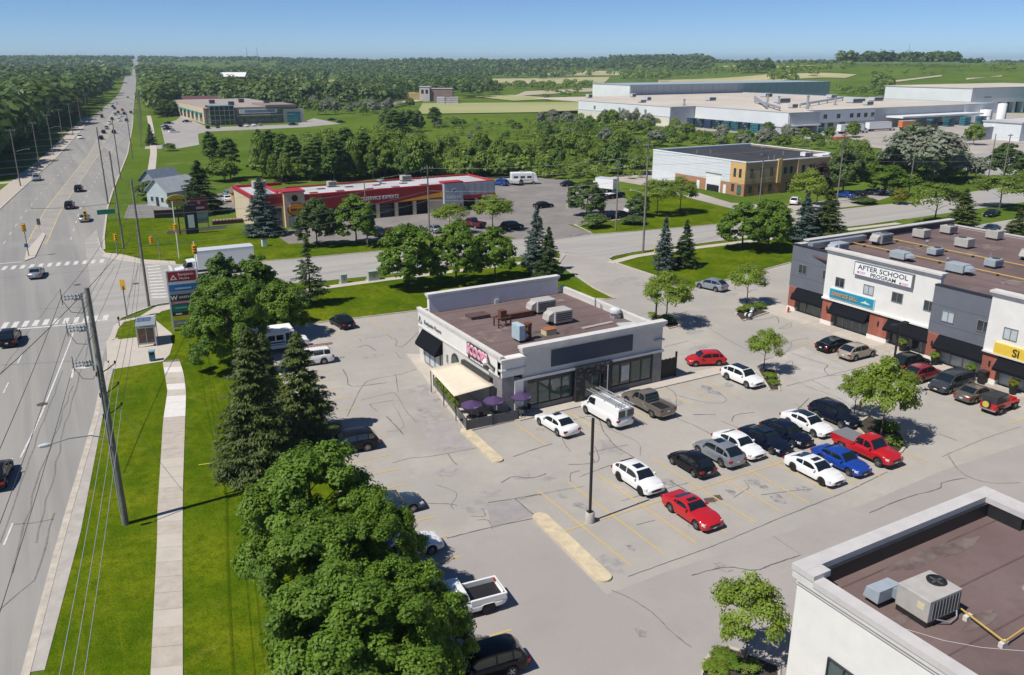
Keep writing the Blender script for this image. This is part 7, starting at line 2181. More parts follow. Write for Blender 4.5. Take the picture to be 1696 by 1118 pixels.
def crown_conifer(name,seed,R0,z0,H,nbranch,per,size,power=0.9,gap=0.0):
 rng = np.random.default_rng(seed)
 t = rng.uniform(0,1,nbranch) ** 1.25
 z = z0 + (H - z0) * t
 L = R0 * (1 - t) ** power * rng.uniform(0.48,1.22,nbranch) + 0.12
 a = rng.uniform(0,2 * np.pi,nbranch)
 Cs,Ns,Ds = [],[],[]
 for i in range(nbranch):
  k = max(3,int(per * (L[i] / R0) + 3))
  s = rng.uniform(0.15,1,k) ** 0.75
  dirv = np.array([np.cos(a[i]),np.sin(a[i]),0])
  side = np.array([-np.sin(a[i]),np.cos(a[i]),0])
  w = 0.26 * L[i] * (1 - s * 0.7)
  o = rng.normal(size=k) * w
  zz = z[i] - 0.20 * L[i] * s ** 1.4 + 0.10 * L[i] * s ** 3 + rng.normal(size=k) * 0.05 - np.abs(o) * 0.18
  Cs.append(dirv[None] * (s * L[i])[:,None] + side[None] * o[:,None] + np.array([[0,0,1]]) * zz[:,None])
  Ns.append(np.tile(np.array([0,0,1.0]) + dirv * 0.45,(k,1)) + rng.normal(size=(k,3)) * 0.33)
  Ds.append(dirv[None] + side[None] * (o / (w + .01))[:,None] * 0.7 + np.array([[0,0,-.3]]))
 # leader
 k = 30
 zz = rng.uniform(H - 0.14 * (H - z0),H,k)
 Cs.append(np.stack([rng.normal(size=k) * .06,rng.normal(size=k) * .06,zz],1)); Ns.append(sph(rng,k)); Ds.append(np.tile([0,0,1.0],(k,1)))
 return leaves_mesh(name,np.concatenate(Cs),np.concatenate(Ns),size,rng,0.36,np.concatenate(Ds))
def trunk_mesh(name,seed,h,r,spread,nlimb,limb_z=0.35,conifer=False):
 rnd_ = random.Random(seed)
 mb = MB()
 segs = 5
 p = Vector((0,0,-0.1))
 pts = [p]
 for i in range(segs):
  p = Vector((rnd_.uniform(-.04,.04) * h * .3,rnd_.uniform(-.04,.04) * h * .3,h * (i + 1) / segs))
  pts.append(p)
 for i in range(segs):
  r0,r1 = r * (1 - i / segs * .85),r * (1 - (i + 1) / segs * .85)
  mb.cyl(pts[i],pts[i + 1],r0 * (1.25 if i == 0 else 1),r1,8,cap=False)
 for k in range(nlimb):
  t = limb_z + (0.95 - limb_z) * k / max(1,nlimb - 1)
  a = k * 2.4 + rnd_.uniform(-.3,.3)
  z = h * t
  L = spread * rnd_.uniform(.6,1) * (1 - t * (.8 if conifer else .35))
  b = Vector((L * math.cos(a),L * math.sin(a),z + (-.12 * L if conifer else L * rnd_.uniform(.4,.8))))
  mid = Vector((0,0,z)) * .5 + b * .5 + Vector((0,0,.08 * L))
  rr = r * (1 - t * .8) * .5
  mb.cyl((0,0,z),mid,rr,rr * .6,6,cap=False).cyl(mid,b,rr * .6,rr * .2,6,cap=False)
 return mb.mesh(name)
PROTO = {}
def proto(kind,crown,trunk,H,R0):
 trunk.materials.append(M_BARK)
 PROTO.setdefault(kind,[]).append((crown,trunk,H,R0))
for s in range(2):
 proto('bigmaple',crown_maple('maple_crown',11 + s,4.4,1.0,10.0,46,13,70000,0.11,1.28),trunk_mesh('maple_trunk',31 + s,8.0,.26,3.6,12),10.5,5.0)
for s in range(3):
 proto('maple',crown_maple('round_crown',21 + s,2.95,1.3,7.9,40,9,21000,0.15,1.15,.75),trunk_mesh('round_trunk',41 + s,6.2,.15,2.4,9),8.2,3.4)
proto('pointed',crown_maple('pointed_crown',27,2.7,1.0,8.6,40,8,19000,0.15,.95,1.75),trunk_mesh('pointed_trunk',47,7.6,.15,1.8,10),8.8,2.9)
for s in range(2):
 proto('locust',crown_deciduous('airy_crown',51 + s,2.8,2.0,6.2,56,8200,0.125,0.74,0.4),trunk_mesh('airy_trunk',61 + s,5.0,.10,2.6,10,.38),6.2,3.1)
for s in range(3):
 proto('spruce',crown_conifer('spruce_crown',71 + s,2.3,0.7,9.0,300,62,0.20,0.85),trunk_mesh('spruce_trunk',81 + s,8.8,.15,2.0,14,.1,True),9.0,2.3)
proto('bigspruce',crown_conifer('broad_spruce_crown',77,3.3,0.4,10.5,440,95,0.17,0.72),trunk_mesh('broad_spruce_trunk',87,10.2,.2,2.8,22,.06,True),10.5,3.4)
proto('thinspruce',crown_conifer('sparse_spruce_crown',79,1.9,1.4,8.5,120,60,0.17,0.8),trunk_mesh('sparse_spruce_trunk',89,8.3,.11,1.6,26,.14,True),8.5,1.9)
for s in range(2):
 proto('poplar',crown_deciduous('poplar_crown',91 + s,1.7,1.0,11.0,80,7000,0.22,0.75,0.75),trunk_mesh('poplar_trunk',95 + s,10,.14,1.0,10),11.0,1.8)
for s in range(3):
 proto('scrub',crown_deciduous('bushy_crown',101 + s,2.9,0.1,5.2,70,4200,0.25,0.85,0.5),trunk_mesh('bushy_trunk',105 + s,3.6,.10,2.0,7,.15),5.2,3.0)
proto('shrub',crown_deciduous('shrub_crown',111,1.0,0.02,1.1,40,2600,0.075,0.34,0.3),trunk_mesh('shrub_stems',112,.8,.03,.6,6,.1),1.1,1.05)
LEAF = dict(pointed=LM_MAPLE,bigmaple=LM_MAPLE,maple=LM_MAPLE,locust=LM_LOCUST,spruce=LM_SPRUCE,bigspruce=LM_SPRUCE2,thinspruce=LM_SPRUCE,poplar=LM_POPLAR,scrub=LM_SCRUB,shrub=LM_SCRUB)
_tc = [0]
def tree_at(kind,x,y,h,w,label,name,cat='tree',group=None,leaf=None,z=0.0,var=None):
 """a tree of height h and crown width w (metres): own root, trunk and crown"""
 _tc[0] += 1
 rr = random.Random(_tc[0] * 7 + 3)
 pr = PROTO[kind]
 crown,trunk,H,R0 = pr[var if var is not None else rr.randrange(len(pr))]
 t = thing(name,label,cat,(x,y,z),rr.uniform(0,6.28),group)
 sx = w / (2 * R0)
 t.scale = (sx * rr.uniform(.95,1.05),sx * rr.uniform(.95,1.05),h / H)
 o = bpy.data.objects.new('trunk' if cat == 'tree' else 'stems',trunk)
 COL.objects.link(o)
 o.parent = t
 lf = leaf or LEAF[kind]
 if not crown.materials:
  crown.materials.append(lf)
 c = bpy.data.objects.new('crown' if cat == 'tree' else 'foliage',crown)
 COL.objects.link(c)
 c.parent = t
 c.material_slots[0].link = 'OBJECT'
 c.material_slots[0].material = lf
 return t
def tree(kind,u,vb,vt,wpx,label,name,**k):
 x,y = G(u,vb)
 return tree_at(kind,x,y,max(.5,hgt(u,vb,vt)),wpx * mpp(u,vb),label,name,**k)
# ---- near row along the lot
NR = 'trees in the row between the lot and the sidewalk'
tree_at('bigmaple',11.7,45.0,9.9,9.6,'largest dark green maple in the row, left of the steel blue sedan','maple_tree',group=NR,var=0)
tree_at('bigmaple',14.1,40.3,8.2,5.4,'brighter maple overhanging the white sedan in the left row','maple_tree',group=NR,leaf=LM_MAPLE2,var=1)
tree_at('bigmaple',10.9,38.4,8.4,8.6,'dark maple in the middle of the near clump','maple_tree',group=NR,var=1)
tree_at('bigmaple',12.9,32.6,8.0,6.8,'bright maple at the bottom edge beside the black SUV','maple_tree',group=NR,leaf=LM_MAPLE2,var=0)
tree_at('bigmaple',9.9,32.4,8.6,9.0,'maple at the bottom edge nearest the sidewalk','maple_tree',group=NR,var=1)
tree_at('bigspruce',12.6,62.8,11.8,7.4,'broad olive spruce between the big maples and the round maple','spruce_tree',group=NR)
tree_at('bigspruce',17.3,66.4,9.6,6.6,'loose yellowish spruce leaning over the parking stalls','spruce_tree',group=NR,leaf=LM_SPRUCE2)
tree_at('bigspruce',15.4,70.6,8.6,4.6,'smaller spruce tucked behind the broad one','spruce_tree',group=NR,leaf=LM_SPRUCE2)
tree_at('bigmaple',15.9,87.0,10.2,9.2,'round dark maple beside the plaza sign','maple_tree',group=NR,var=1)
tree('pointed',375,548,420,85,'pointed maple behind the plaza sign','maple_tree',group=NR,leaf=LM_POPLAR)
tree('pointed',432,545,423,84,'tall maple to the right of the pointed one behind the plaza sign','maple_tree',group=NR)
tree('maple',470,560,465,80,'shaded maple over the white shuttle bus','maple_tree',group=NR)
tree('thinspruce',345,535,455,28,'thin brown-topped spruce close behind the plaza sign','spruce_tree',group=NR,leaf=LM_SPRUCE2)
NL = 'trees on the lawns along the cross street'
for k,u,vb,vt,w,lf,nm,lab in (
 ('thinspruce',515,505,394,62,None,'spruce_tree','lone slim spruce on the lawn behind the black hatchback'),
 ('maple',678,476,371,102,None,'maple_tree','widest of the three lawn maples behind the restaurant'),
 ('maple',755,471,370,88,None,'maple_tree','middle one of the three lawn maples behind the restaurant'),
 ('maple',820,462,378,68,None,'maple_tree','rightmost of the three lawn maples behind the restaurant'),
 ('spruce',888,452,342,56,LM_BLUE,'spruce_tree','taller of the two spruces behind the restaurant parapet'),
 ('spruce',908,462,376,52,LM_SPRUCE,'spruce_tree','shorter of the two spruces behind the restaurant parapet'),
 ('spruce',1099,447,358,42,LM_BLUE,'spruce_tree','blue spruce on the corner lawn right of the driveway'),
 ('spruce',1134,442,364,46,LM_SPRUCE,'spruce_tree','green spruce beside the blue spruce on the corner lawn'),
 ('maple',1228,413,336,82,None,'maple_tree','left one of the paired maples on the corner lawn'),
 ('maple',1272,414,330,76,None,'maple_tree','right one of the paired maples on the corner lawn'),
 ('spruce',1330,400,322,58,LM_BLUE,'spruce_tree','bluish spruce behind the left corner of the retail row'),
 ('spruce',1368,395,312,66,LM_SPRUCE2,'spruce_tree','olive spruce behind the left corner of the retail row'),
 ('locust',1103,538,452,90,None,'locust_tree','locust tree in the island at the restaurant back corner'),
 ('locust',1236,505,438,70,None,'locust_tree','locust tree in the island facing the retail row'),
 ('locust',1264,618,547,62,None,'locust_tree','small locust beside the white crossover with a black roof'),
 ('locust',1458,728,598,112,None,'locust_tree','larger locust in the island by the red pickup'),
 ('locust',1414,690,612,62,None,'locust_tree','thin locust behind the larger one in the same island'),
 ('locust',1233,1108,960,122,None,'locust_tree','locust tree beside the white corner building'),
 ('spruce',437,390,294,62,LM_BLUE,'spruce_tree','blue spruce at the left end of the garage'),
 ('maple',525,408,330,64,LM_FOREST,'maple_tree','dark maple in front of the garage tower'),
 ('maple',590,405,324,72,None,'maple_tree','green maple in front of the garage lettering'),
 ('locust',745,388,338,62,None,'locust_tree','locust in front of the garage sign block'),
 ('locust',816,382,324,66,None,'locust_tree','locust at the right end of the garage'),
 ('maple',972,358,299,64,LM_FOREST,'maple_tree','dark maple beside the garage driveway'),
 ('scrub',1058,358,322,46,LM_FOREST,'yew_shrub','dark rounded evergreen by the white pickup'),
 ('locust',1088,357,297,62,None,'locust_tree','left locust on the office lawn'),
 ('locust',1126,352,294,62,None,'locust_tree','right locust on the office lawn'),
 ('spruce',335,352,266,76,LM_SPRUCE,'spruce_tree','big dark spruce beside the grey house'),
 ('poplar',354,284,219,30,None,'poplar_tree','left poplar in the meadow behind the house'),
 ('poplar',382,296,230,32,None,'poplar_tree','right poplar in the meadow behind the house'),
 ('scrub',372,300,262,52,None,'leafy_shrub','leafy shrub at the foot of the poplars'),
 ('scrub',250,330,300,50,LM_FOREST,'leafy_shrub','dark shrub left of the grey house'),
 ('scrub',281,250,237,22,None,'leafy_shrub','small shrub by the far plaza entrance'),
 ('spruce',251,240,205,20,LM_SPRUCE,'spruce_tree','small spruce beside the main road sidewalk'),
 ('maple',278,192,164,40,LM_FOREST,'maple_tree','dark maple left of the far plaza'),
 ('locust',1335,352,282,70,None,'locust_tree','locust in front of the brick office'),
 ('maple',1352,340,268,42,LM_RED,'plum_tree','purple-leaved tree at the right end of the brick office'),
 ('maple',1395,322,240,60,LM_FOREST,'maple_tree','dark tree behind the utility pole right of the office'),
 ('maple',1465,322,272,72,None,'maple_tree','maple over the cars parked right of the office'),
 ('scrub',1432,337,326,40,LM_FOREST,'clipped_hedge','low clipped hedge on the verge right of the office'),
 ('scrub',982,376,353,46,LM_FOREST,'clipped_hedge','rounded hedge at the garage driveway'),
 ('scrub',1048,370,357,42,LM_FOREST,'clipped_hedge','low hedge on the office verge by the white pickup'),
 ('locust',1548,372,303,92,LM_SCRUB,'locust_tree','broad locust behind the retail roof'),
 ('spruce',1590,385,312,66,LM_SPRUCE2,'spruce_tree','spruce behind the far corner of the retail roof'),
 ('locust',1655,345,290,92,LM_SCRUB,'locust_tree','broad locust beside the parked black sedan'),
 ('spruce',1680,405,345,52,LM_SPRUCE2,'spruce_tree','olive spruce at the right edge behind the retail roof'),
 ('scrub',1532,300,208,120,LM_OLIVE,'olive_tree','large silvery tree beside the factory drive'),
 ('maple',1508,280,205,62,LM_POPLAR,'tall_tree','tall green tree behind the silvery one'),
 ('maple',1662,296,238,58,LM_FOREST,'maple_tree','dark tree in front of the grey warehouse yard'),
 ('scrub',1600,296,256,64,LM_OLIVE,'olive_tree','silvery shrub right of the largest silvery tree'),
 ('scrub',1612,240,205,34,None,'leafy_shrub','bright shrub in the factory yard'),
 ('scrub',1655,224,214,14,None,'leafy_shrub','tiny shrub beside the white tanks'),
 ('maple',1405,300,248,44,LM_FOREST,'maple_tree','slim tree left of the factory drive'),
 ('scrub',1490,338,312,30,LM_YELLOW,'leafy_shrub','yellowish shrub under the wires right of the office'),
 ('maple',1690,315,282,40,LM_SCRUB,'maple_tree','bright tree at the right edge of the picture'),
):
 cat = 'hedge' if 'hedge' in nm else ('shrub' if 'shrub' in nm else 'tree')
 tree(k,u,vb,vt,w,lab,nm,cat=cat,leaf=lf,group=NL if cat == 'tree' else 'shrubs on the lawns')
# ---- thicket and scrub behind the garage: counted individually
def ordinal(i):
 n = i + 1
 sfx = 'th' if 10 <= n % 100 <= 20 else {1: 'st',2: 'nd',3: 'rd'}.get(n % 10,'th')
 return '%d%s' % (n,sfx)
LOOK = {LM_OLIVE: 'silvery',LM_FOREST: 'dark green',LM_POPLAR: 'mid green',LM_SPRUCE: 'conical dark',LM_SCRUB: 'bright green',None: 'green'}
def scatter(reg,n,seed,kinds,hr,wr,place,group,cat):
 r = random.Random(seed)
 pts = sorted((r.uniform(reg[0],reg[2]),r.uniform(reg[1],reg[3])) for _ in range(n))
 for i,(u,v) in enumerate(pts):
  x,y = G(u,v)
  kd,lf,nm = r.choice(kinds)
  h = r.uniform(*hr)
  size = 'tall' if h > lerp(hr[0],hr[1],.66) else ('low' if h < lerp(hr[0],hr[1],.33) else 'middling')
  lab = '%s %s %s %s, %s from the left there' % (size,LOOK[lf],'poplar' if kd == 'poplar' else ('bush' if cat == 'shrub' else 'tree'),place,ordinal(i))
  tree_at(kd,x,y,h,h * r.uniform(*wr),lab,nm,cat=cat,group=group,leaf=lf)
SC = ('scrub',None,'thicket_tree'); SO = ('scrub',LM_OLIVE,'olive_tree'); SF = ('scrub',LM_POPLAR,'thicket_tree'); PO = ('poplar',None,'poplar_tree'); MP = ('maple',LM_SCRUB,'thicket_tree'); MF = ('maple',LM_POPLAR,'thicket_tree'); SP = ('spruce',LM_SPRUCE,'spruce_tree')
scatter((430,282,620,306),26,1,[PO,PO,MP,SC,PO],(7,13),(.35,.6),'behind the left of the garage roof','thicket behind the garage','tree')
scatter((600,276,700,300),14,2,[MP,MP,SC,SF],(7,12),(.6,.85),'behind the middle of the garage roof','thicket behind the garage','tree')
scatter((690,268,850,296),16,3,[MF,SC,SP,SC,MP],(4.5,10),(.55,.85),'behind the right of the garage roof','thicket behind the garage','tree')
scatter((860,250,1070,295),26,4,[SC,MP,SF,SC,SC],(4.5,9),(.7,1.05),'between garage lot and office','scrub left of the office','tree')
scatter((900,218,1090,246),26,5,[SC,SO,SF,SC],(3,6.5),(.8,1.3),'in the factory scrub','scrub in front of the factory','shrub')
scatter((895,196,1115,214),22,6,[SO,SO,SC],(4,8),(.8,1.2),'along the factory wall','silvery bushes along the factory','shrub')
scatter((1090,226,1420,246),26,7,[SC,SO,SO,SF],(3.5,6.5),(.9,1.3),'behind the office roof','bushes behind the office','shrub')
scatter((640,205,720,232),9,8,[MF,SF,PO],(7,12),(.6,.9),'in the meadow clump','meadow clump','tree')
scatter((500,176,700,192),18,9,[SO,SC,SO,MP],(5,9),(.8,1.2),'at the far meadow edge','bushes at the far edge of the meadow','shrub')
scatter((1400,262,1570,300),10,12,[SO,SC,SF],(4,8),(.8,1.2),'beside the factory drive','bushes beside the factory drive','shrub')
scatter((720,200,960,240),16,13,[SC,SO,SF],(2,4.5),(.9,1.4),'dotted over the meadow','bushes dotted over the meadow','shrub')
# ---- west side of the main road: front trees one can tell apart
r = random.Random(21)
for i in range(34):
 y = 205 + i * 11 + r.uniform(-3,3)
 x = road_r(y) - ROAD_W - r.uniform(15,24)
 k = r.choice(['maple','maple','spruce','bigmaple' if False else 'maple'])
 h = r.uniform(8,17)
 tree_at(k,x,y,h,h * (r.uniform(.65,.85) if k != 'spruce' else .45),'roadside tree fronting the wood left of the main road, %s from the near end' % ordinal(i),'roadside_tree',group='front line of the wood left of the main road',leaf=r.choice([LM_FOREST,LM_FOREST,LM_MAPLE,LM_SPRUCE]))
p = G(118,205)
tree_at('maple',p[0],p[1],15,13,'yellow-topped tree in the wood left of the main road','yellow_tree',leaf=LM_YELLOW)
# ---- far woods: one mass, individual crowns only a few pixels high
BARN = GT(388,137)
def far_mass(name,regions,seed,label,cat,leaf,rings=()):
 rng = np.random.default_rng(seed)
 C,N,S,TT = [],[],[],[]
 def plant(x,y,z,h,wk):
  xr = road_r(y)
  if xr - road_w(y) - (16 if y < 480 else (9 if y < 1300 else 3)) < x < xr + (9 if y < 1300 else 3):
   return
  d = math.hypot(x,y)
  w = h * rng.uniform(.35,.5) * wk
  k = int(np.clip(90000 / (d + 300),22,130))
  s = 0.9 * math.sqrt(2.2 * math.pi * w * h / k) * .62
  dd = sph(rng,k)
  dd[:,2] = np.where(dd[:,2] < -.3,-dd[:,2],dd[:,2])
  rad = rng.uniform(.55,1.05,k)[:,None]
  ld = sph(rng,4)
  lob = (1 + .25 * np.max(dd @ ld.T,axis=1) - .18)[:,None]
  C.append(np.array([x,y,z + h * .54]) + dd * rad * lob * np.array([w,w,h * .47]))
  N.append(dd + np.array([0,0,.35]) + rng.normal(size=dd.shape) * .3)
  S.append(np.full(k,s))
  TT.append(np.full(k,rng.random() ** 1.2))
 for (poly,dens,hr,wk) in regions:
  us = [p[0] for p in poly]; vs = [p[1] for p in poly]
  n = int((max(us) - min(us)) * (max(vs) - min(vs)) * dens)
  for _ in range(n):
   u,v = rng.uniform(min(us),max(us)),rng.uniform(min(vs),max(vs))
   ins = False
   j = len(poly) - 1
   for i in range(len(poly)):
    if (poly[i][1] > v) != (poly[j][1] > v) and u < (poly[j][0] - poly[i][0]) * (v - poly[i][1]) / (poly[j][1] - poly[i][1]) + poly[i][0]:
     ins = not ins
    j = i
   if not ins or (362 < u < 414 and 130 < v < 156) or (662 < u < 762 and 160 < v < 184):
    continue
   p = GT(u,v)
   if p is not None:
    plant(*p,rng.uniform(*hr),wk)
 for az0,az1,r0,r1,n,hr,wk in rings:
  for _ in range(n):
   a,q = R(rng.uniform(az0,az1) + 29.8),rng.uniform(r0,r1)
   if abs(a - math.atan2(BARN[0],BARN[1])) < .016 and q < math.hypot(BARN[0],BARN[1]) + 30:
    continue
   x,y = q * math.sin(a),q * math.cos(a)
   if math.sin(x * .0052 + 1) + math.sin(y * .0043 + x * .002) > -.55:
    plant(x,y,hz(x,y),rng.uniform(*hr),wk)
 C,N,S = np.concatenate(C),np.concatenate(N),np.concatenate(S)
 me = leaves_mesh(name,C,N,S[:,None],rng,0.8,tint=np.concatenate(TT))
 me.materials.append(leaf)
 o = bpy.data.objects.new(name,me)
 COL.objects.link(o)
 o['kind'] = 'stuff'
 tag(o,label,cat)
 return o
far_mass('west_woodland',[
 ([(-40,112),(150,108),(205,120),(214,134),(190,158),(165,175),(148,192),(120,212),(95,235),(60,262),(20,295),(-60,330),(-60,112)],0.05,(8,21),1.05),
 ([(-40,101.5),(225,101),(225,112),(-40,113)],0.18,(11,17),1.3)],1,'dense green wood filling the land left of the main road','woodland',LM_FOREST,[(-34,-12,1150,1900,1700,(9,17),1.2),(-34,-10,2100,3700,1800,(10,17),1.5)])
far_mass('far_woodland',[
 ([(236,120),(420,112),(420,150),(560,176),(500,180),(300,172),(290,190),(245,200),(228,150)],0.055,(7,19),1.05),
 ([(240,101),(1010,101),(1010,112),(800,122),(420,126),(240,122)],0.12,(11,17),1.2),
 ([(420,126),(800,122),(800,140),(700,152),(560,156),(560,130),(440,132)],0.06,(9,15),1.0),
 ([(290,172),(500,160),(560,176),(490,182),(300,176)],.05,(7,13),1.1),([(800,118),(1010,112),(1010,118),(910,122),(800,132)],.06,(9,14),1.1),
 ([(560,150),(800,138),(830,160),(700,170),(640,178),(560,178)],0.055,(9,15),1.0)],2,'far belt of mixed wood along the horizon','woodland',LM_FOREST,[(-14,4,1500,3600,650,(8,16),1.5)])
far_mass('hill_woodland',[
 ([(1010,108),(1170,104),(1180,116),(1010,116)],0.30,(14,22),1.0),([(1390,105.5),(1585,105),(1585,110),(1390,110)],0.45,(15,21),.9),([(1170,106),(1390,106),(1390,108),(1170,108)],0.2,(7,12),1.2),
 ([(1232,112),(1275,112),(1275,122),(1225,122)],0.10,(11,16),1.0),([(1590,106),(1625,106),(1625,109),(1590,109)],0.3,(8,12),1.),([(1640,104.5),(1710,104.5),(1710,106.5),(1640,106.5)],.3,(6,10),1.2)],3,'dark wood on the crest of the hill behind the factory','woodland',LM_FOREST)
far_mass('hedgerows',[
 ([(800,122),(1080,117),(1090,134),(1010,128),(812,131)],0.03,(7,12),1.2),([(800,142),(990,140),(990,150),(800,152)],0.05,(5,9),1.2),([(1030,120),(1110,118),(1110,136),(1030,136)],0.08,(9,14),1.1),
 ([(1110,118),(1300,112),(1420,113),(1420,119),(1300,121),(1110,130)],0.045,(6,10),1.2),([(1275,128),(1320,126),(1320,136),(1275,136)],.07,(6,9),1.2),([(1440,116),(1700,112),(1700,118),(1440,122)],.035,(3,6),1.5),
 ([(1445,132),(1475,132),(1475,158),(1445,158)],.05,(6,12),1.0),([(1380,150),(1560,150),(1600,158),(1400,162)],.05,(3,6),1.3),([(900,150),(960,146),(960,160),(900,168)],.03,(3,6),1.3)],4,'hedgerows and field trees between the far fields','hedgerow',LM_SCRUB)
far_mass('scrub_undergrowth',[
 ([(425,270),(700,262),(870,262),(870,294),(600,296),(430,302)],0.034,(1.5,6),1.5),([(870,262),(1075,276),(1060,296),(960,300),(870,294)],.02,(1.2,4),1.6),
 ([(860,226),(1090,222),(1085,262),(870,262)],0.013,(.9,3.4),1.8),([(900,196),(1120,204),(1120,226),(880,222)],.016,(2,4.5),1.5),([(1090,224),(1430,236),(1440,250),(1090,244)],.016,(1.5,4),1.6),
 ([(430,236),(700,208),(720,262),(440,268)],.016,(1.0,4.5),1.6),([(500,176),(700,172),(660,190),(500,186)],.02,(2,5),1.5),([(1400,262),(1600,262),(1600,300),(1480,312),(1400,300)],.015,(1.5,4),1.6),([(720,200),(900,200),(880,262),(720,262)],.014,(.7,2.2),2.0)],5,'low tangled undergrowth filling the meadow thickets','undergrowth',LM_SCRUB)
# ------------------------------------------------------------------ poles, wires, signals, signs
M_POLE = mat('weathered_pole',(.20,.18,.155),.95,.25,3,bump=.3,bscale=12)
M_POLEG = mat('grey_treated_pole',(.20,.19,.16),.95,.25,3,bump=.3,bscale=12)
M_INS = mat('porcelain',(.35,.36,.37),.3)
M_SIGY = mat('signal_yellow',(.72,.40,.02),.5)
M_WIRE = mat('dark_wire',(.04,.04,.042),.6)
M_WIREL = mat('pale_wire',(.30,.31,.31),.5)
POLES = {}
def pole(key,x,y,H,label,r0=.16,arms=1,arm_rz=0.0,m=M_POLE,group='wooden utility poles',lamp=None,lean=(0,0)):
 t = thing('utility_pole',label,'utility pole',(x,y,0),0,group)
 k = dict(world=False)
 MB().cyl((0,0,-.3),(lean[0],lean[1],H),r0,r0 * .68,12).build('post',m,t,**k)
 ca,sa = math.cos(arm_rz),math.sin(arm_rz)
 for i in range(arms):
  z = H - .5 - i * 1.5
  MB().obox((0,0,z),(1.15,.06,.07),arm_rz).build('crossarm',m,t,**k)
  for q in (-1.0,-.45,.45,1.0):
   MB().lathe([(.04,0),(.07,.06),(.05,.14),(.07,.2),(0,.24)],(q * ca,q * sa,z + .07),8).build('insulator',M_INS,t,**k)
 if lamp:
  dx,dy,zl,L = lamp
  l = math.hypot(dx,dy)
  dx,dy = dx / l,dy / l
  MB().tube([(0,0,zl),(dx * L * .3,dy * L * .3,zl + .5),(dx * L * .7,dy * L * .7,zl + .75),(dx * L,dy * L,zl + .8)],.035,8).build('lamp_arm',M_METAL,t,**k)
  MB().hexa([(dx * L - .1,dy * L - .1,zl + .72),(dx * L + .12,dy * L - .1,zl + .72),(dx * L + .12,dy * L + .1,zl + .72),(dx * L - .1,dy * L + .1,zl + .72),(dx * (L - .1) - .1,dy * L - .1,zl + .9),(dx * L + .1,dy * L - .1,zl + .9),(dx * L + .1,dy * L + .1,zl + .9),(dx * (L - .1) - .1,dy * L + .1,zl + .9)]).xf(Matrix.Translation((0,0,0))).build('lamp_head',mat('pale_lamp_head',(.60,.60,.60),.4),t,**k)
 POLES[key] = (x,y,H)
 return t
def near_pole():
 x,y,H = 2.18,58.56,17.2
 t = thing('utility_pole','tall grey utility pole in the foreground with a street lamp and three switch arms','utility pole',(x,y,0),0,'wooden utility poles')
 k = dict(world=False)
 MB().cyl((0,0,-.3),(.0,.0,H),.24,.15,16).build('post',M_POLEG,t,**k)
 MB().box(-.42,-.30,-.06,.06,11.6,H - .3).build('conduit',mat('zinc',(.35,.37,.38),.5,metal=.5),t,**k)
 for z in (16.6,14.5,12.1):
  for yy in (-.35,.35):
   MB().box(-.85,-.30,yy - .07,yy + .01,z - .05,z + .05).build('switch_bracket',M_METAL,t,**k)
   mbi = MB()
   prof_ = [(.03,0)]
   for q in range(5):
    prof_ += [(.05,-.05 - q * .2),(.13,-.1 - q * .2),(.05,-.16 - q * .2)]
   mbi.lathe(prof_,(-.45,yy,z + .1),10,axis='x')
   mbi.build('insulator',M_INS,t,**k)
  MB().cyl((-1.5,-.7,z + .1),(-1.5,.8,z + .1),.03,.03,6).cyl((-1.5,.0,z - .35),(-1.5,0,z + .7),.025,.025,6).build('switch_bar',M_BLACK,t,**k)
  MB().tube([(-1.5,-.6,z + .1),(-1.1,-.7,z - .7),(-.5,-.5,z - .9),(-.1,-.2,z - .4)],.018,5).build('jumper',M_WIRE,t,**k)
  MB().tube([(-.2,0,z - .1),(.05,-.05,z + .25),(.15,0,z - .3)],.018,5).build('jumper',M_WIRE,t,**k)
 for z in (11.4,9.9,8.4):
  MB().tube([(.1,0,z),(.5,.1,z + .15),(.95,.15,z + .45)],.035,6).build('bracket',M_BLACK,t,**k)
  MB().lathe([(.05,0),(.08,.06),(.05,.14),(0,.2)],(.95,.15,z + .45),8).build('insulator',M_BLACK,t,**k)
  MB().box(-.3,-.05,-.15,.0,z - .2,z + .1).build('clamp',M_BLACK,t,**k)
 MB().cyl((-.2,-.12,1),(-.2,-.12,12),.04,.04,8).build('cable_riser',M_METAL,t,**k)
 MB().tube([(0,0,6.6),(-1.2,-.35,7.25),(-2.5,-.75,7.5),(-3.6,-1.05,7.45)],.04,8).build('lamp_arm',M_METAL,t,**k)
 MB().lathe([(.02,0),(.11,-.1),(.15,-.4),(.12,-.72),(.03,-.8)],(-3.5,-1.03,7.45),12,axis='x').build('lamp_head',mat('pale_lamp_head',(.60,.60,.60),.4),t,smooth=40,**k)
 POLES['P1'] = (x,y,H)
near_pole()
AR = R(-9)
pole('P0',-7.2,0.5,17.0,'utility pole next along the main road, nearest the viewer',.2,2,AR)
x,y = G(247,509); pole('P2',x,y,16.8,'utility pole on the corner beside the ladder crossing',.19,0,AR)
x,y = G(205,412); pole('P3',x,y,16.6,'utility pole holding the green street sign',.18,0,AR)
x,y = G(179,338); pole('P4',x,y,17.0,'utility pole standing at the road edge beyond the green sign',.18,0,AR)
x,y = G(200,297); pole('P5',x,y,16.0,'utility pole beyond the driveway of the grey house',.17,0,AR)
x,y = G(220,264); pole('P6',x,y,15.0,'utility pole beside the meadow sidewalk',.17,0,AR)
for i,yy in enumerate((352,400,450,505,560)):
 pole('P%d' % (7 + i),road_r(yy) + 4.5,yy,14.0,'distant utility pole right of the main road, %s beyond the meadow' % ('first','second','third','fourth','fifth')[i],.16,1,AR)
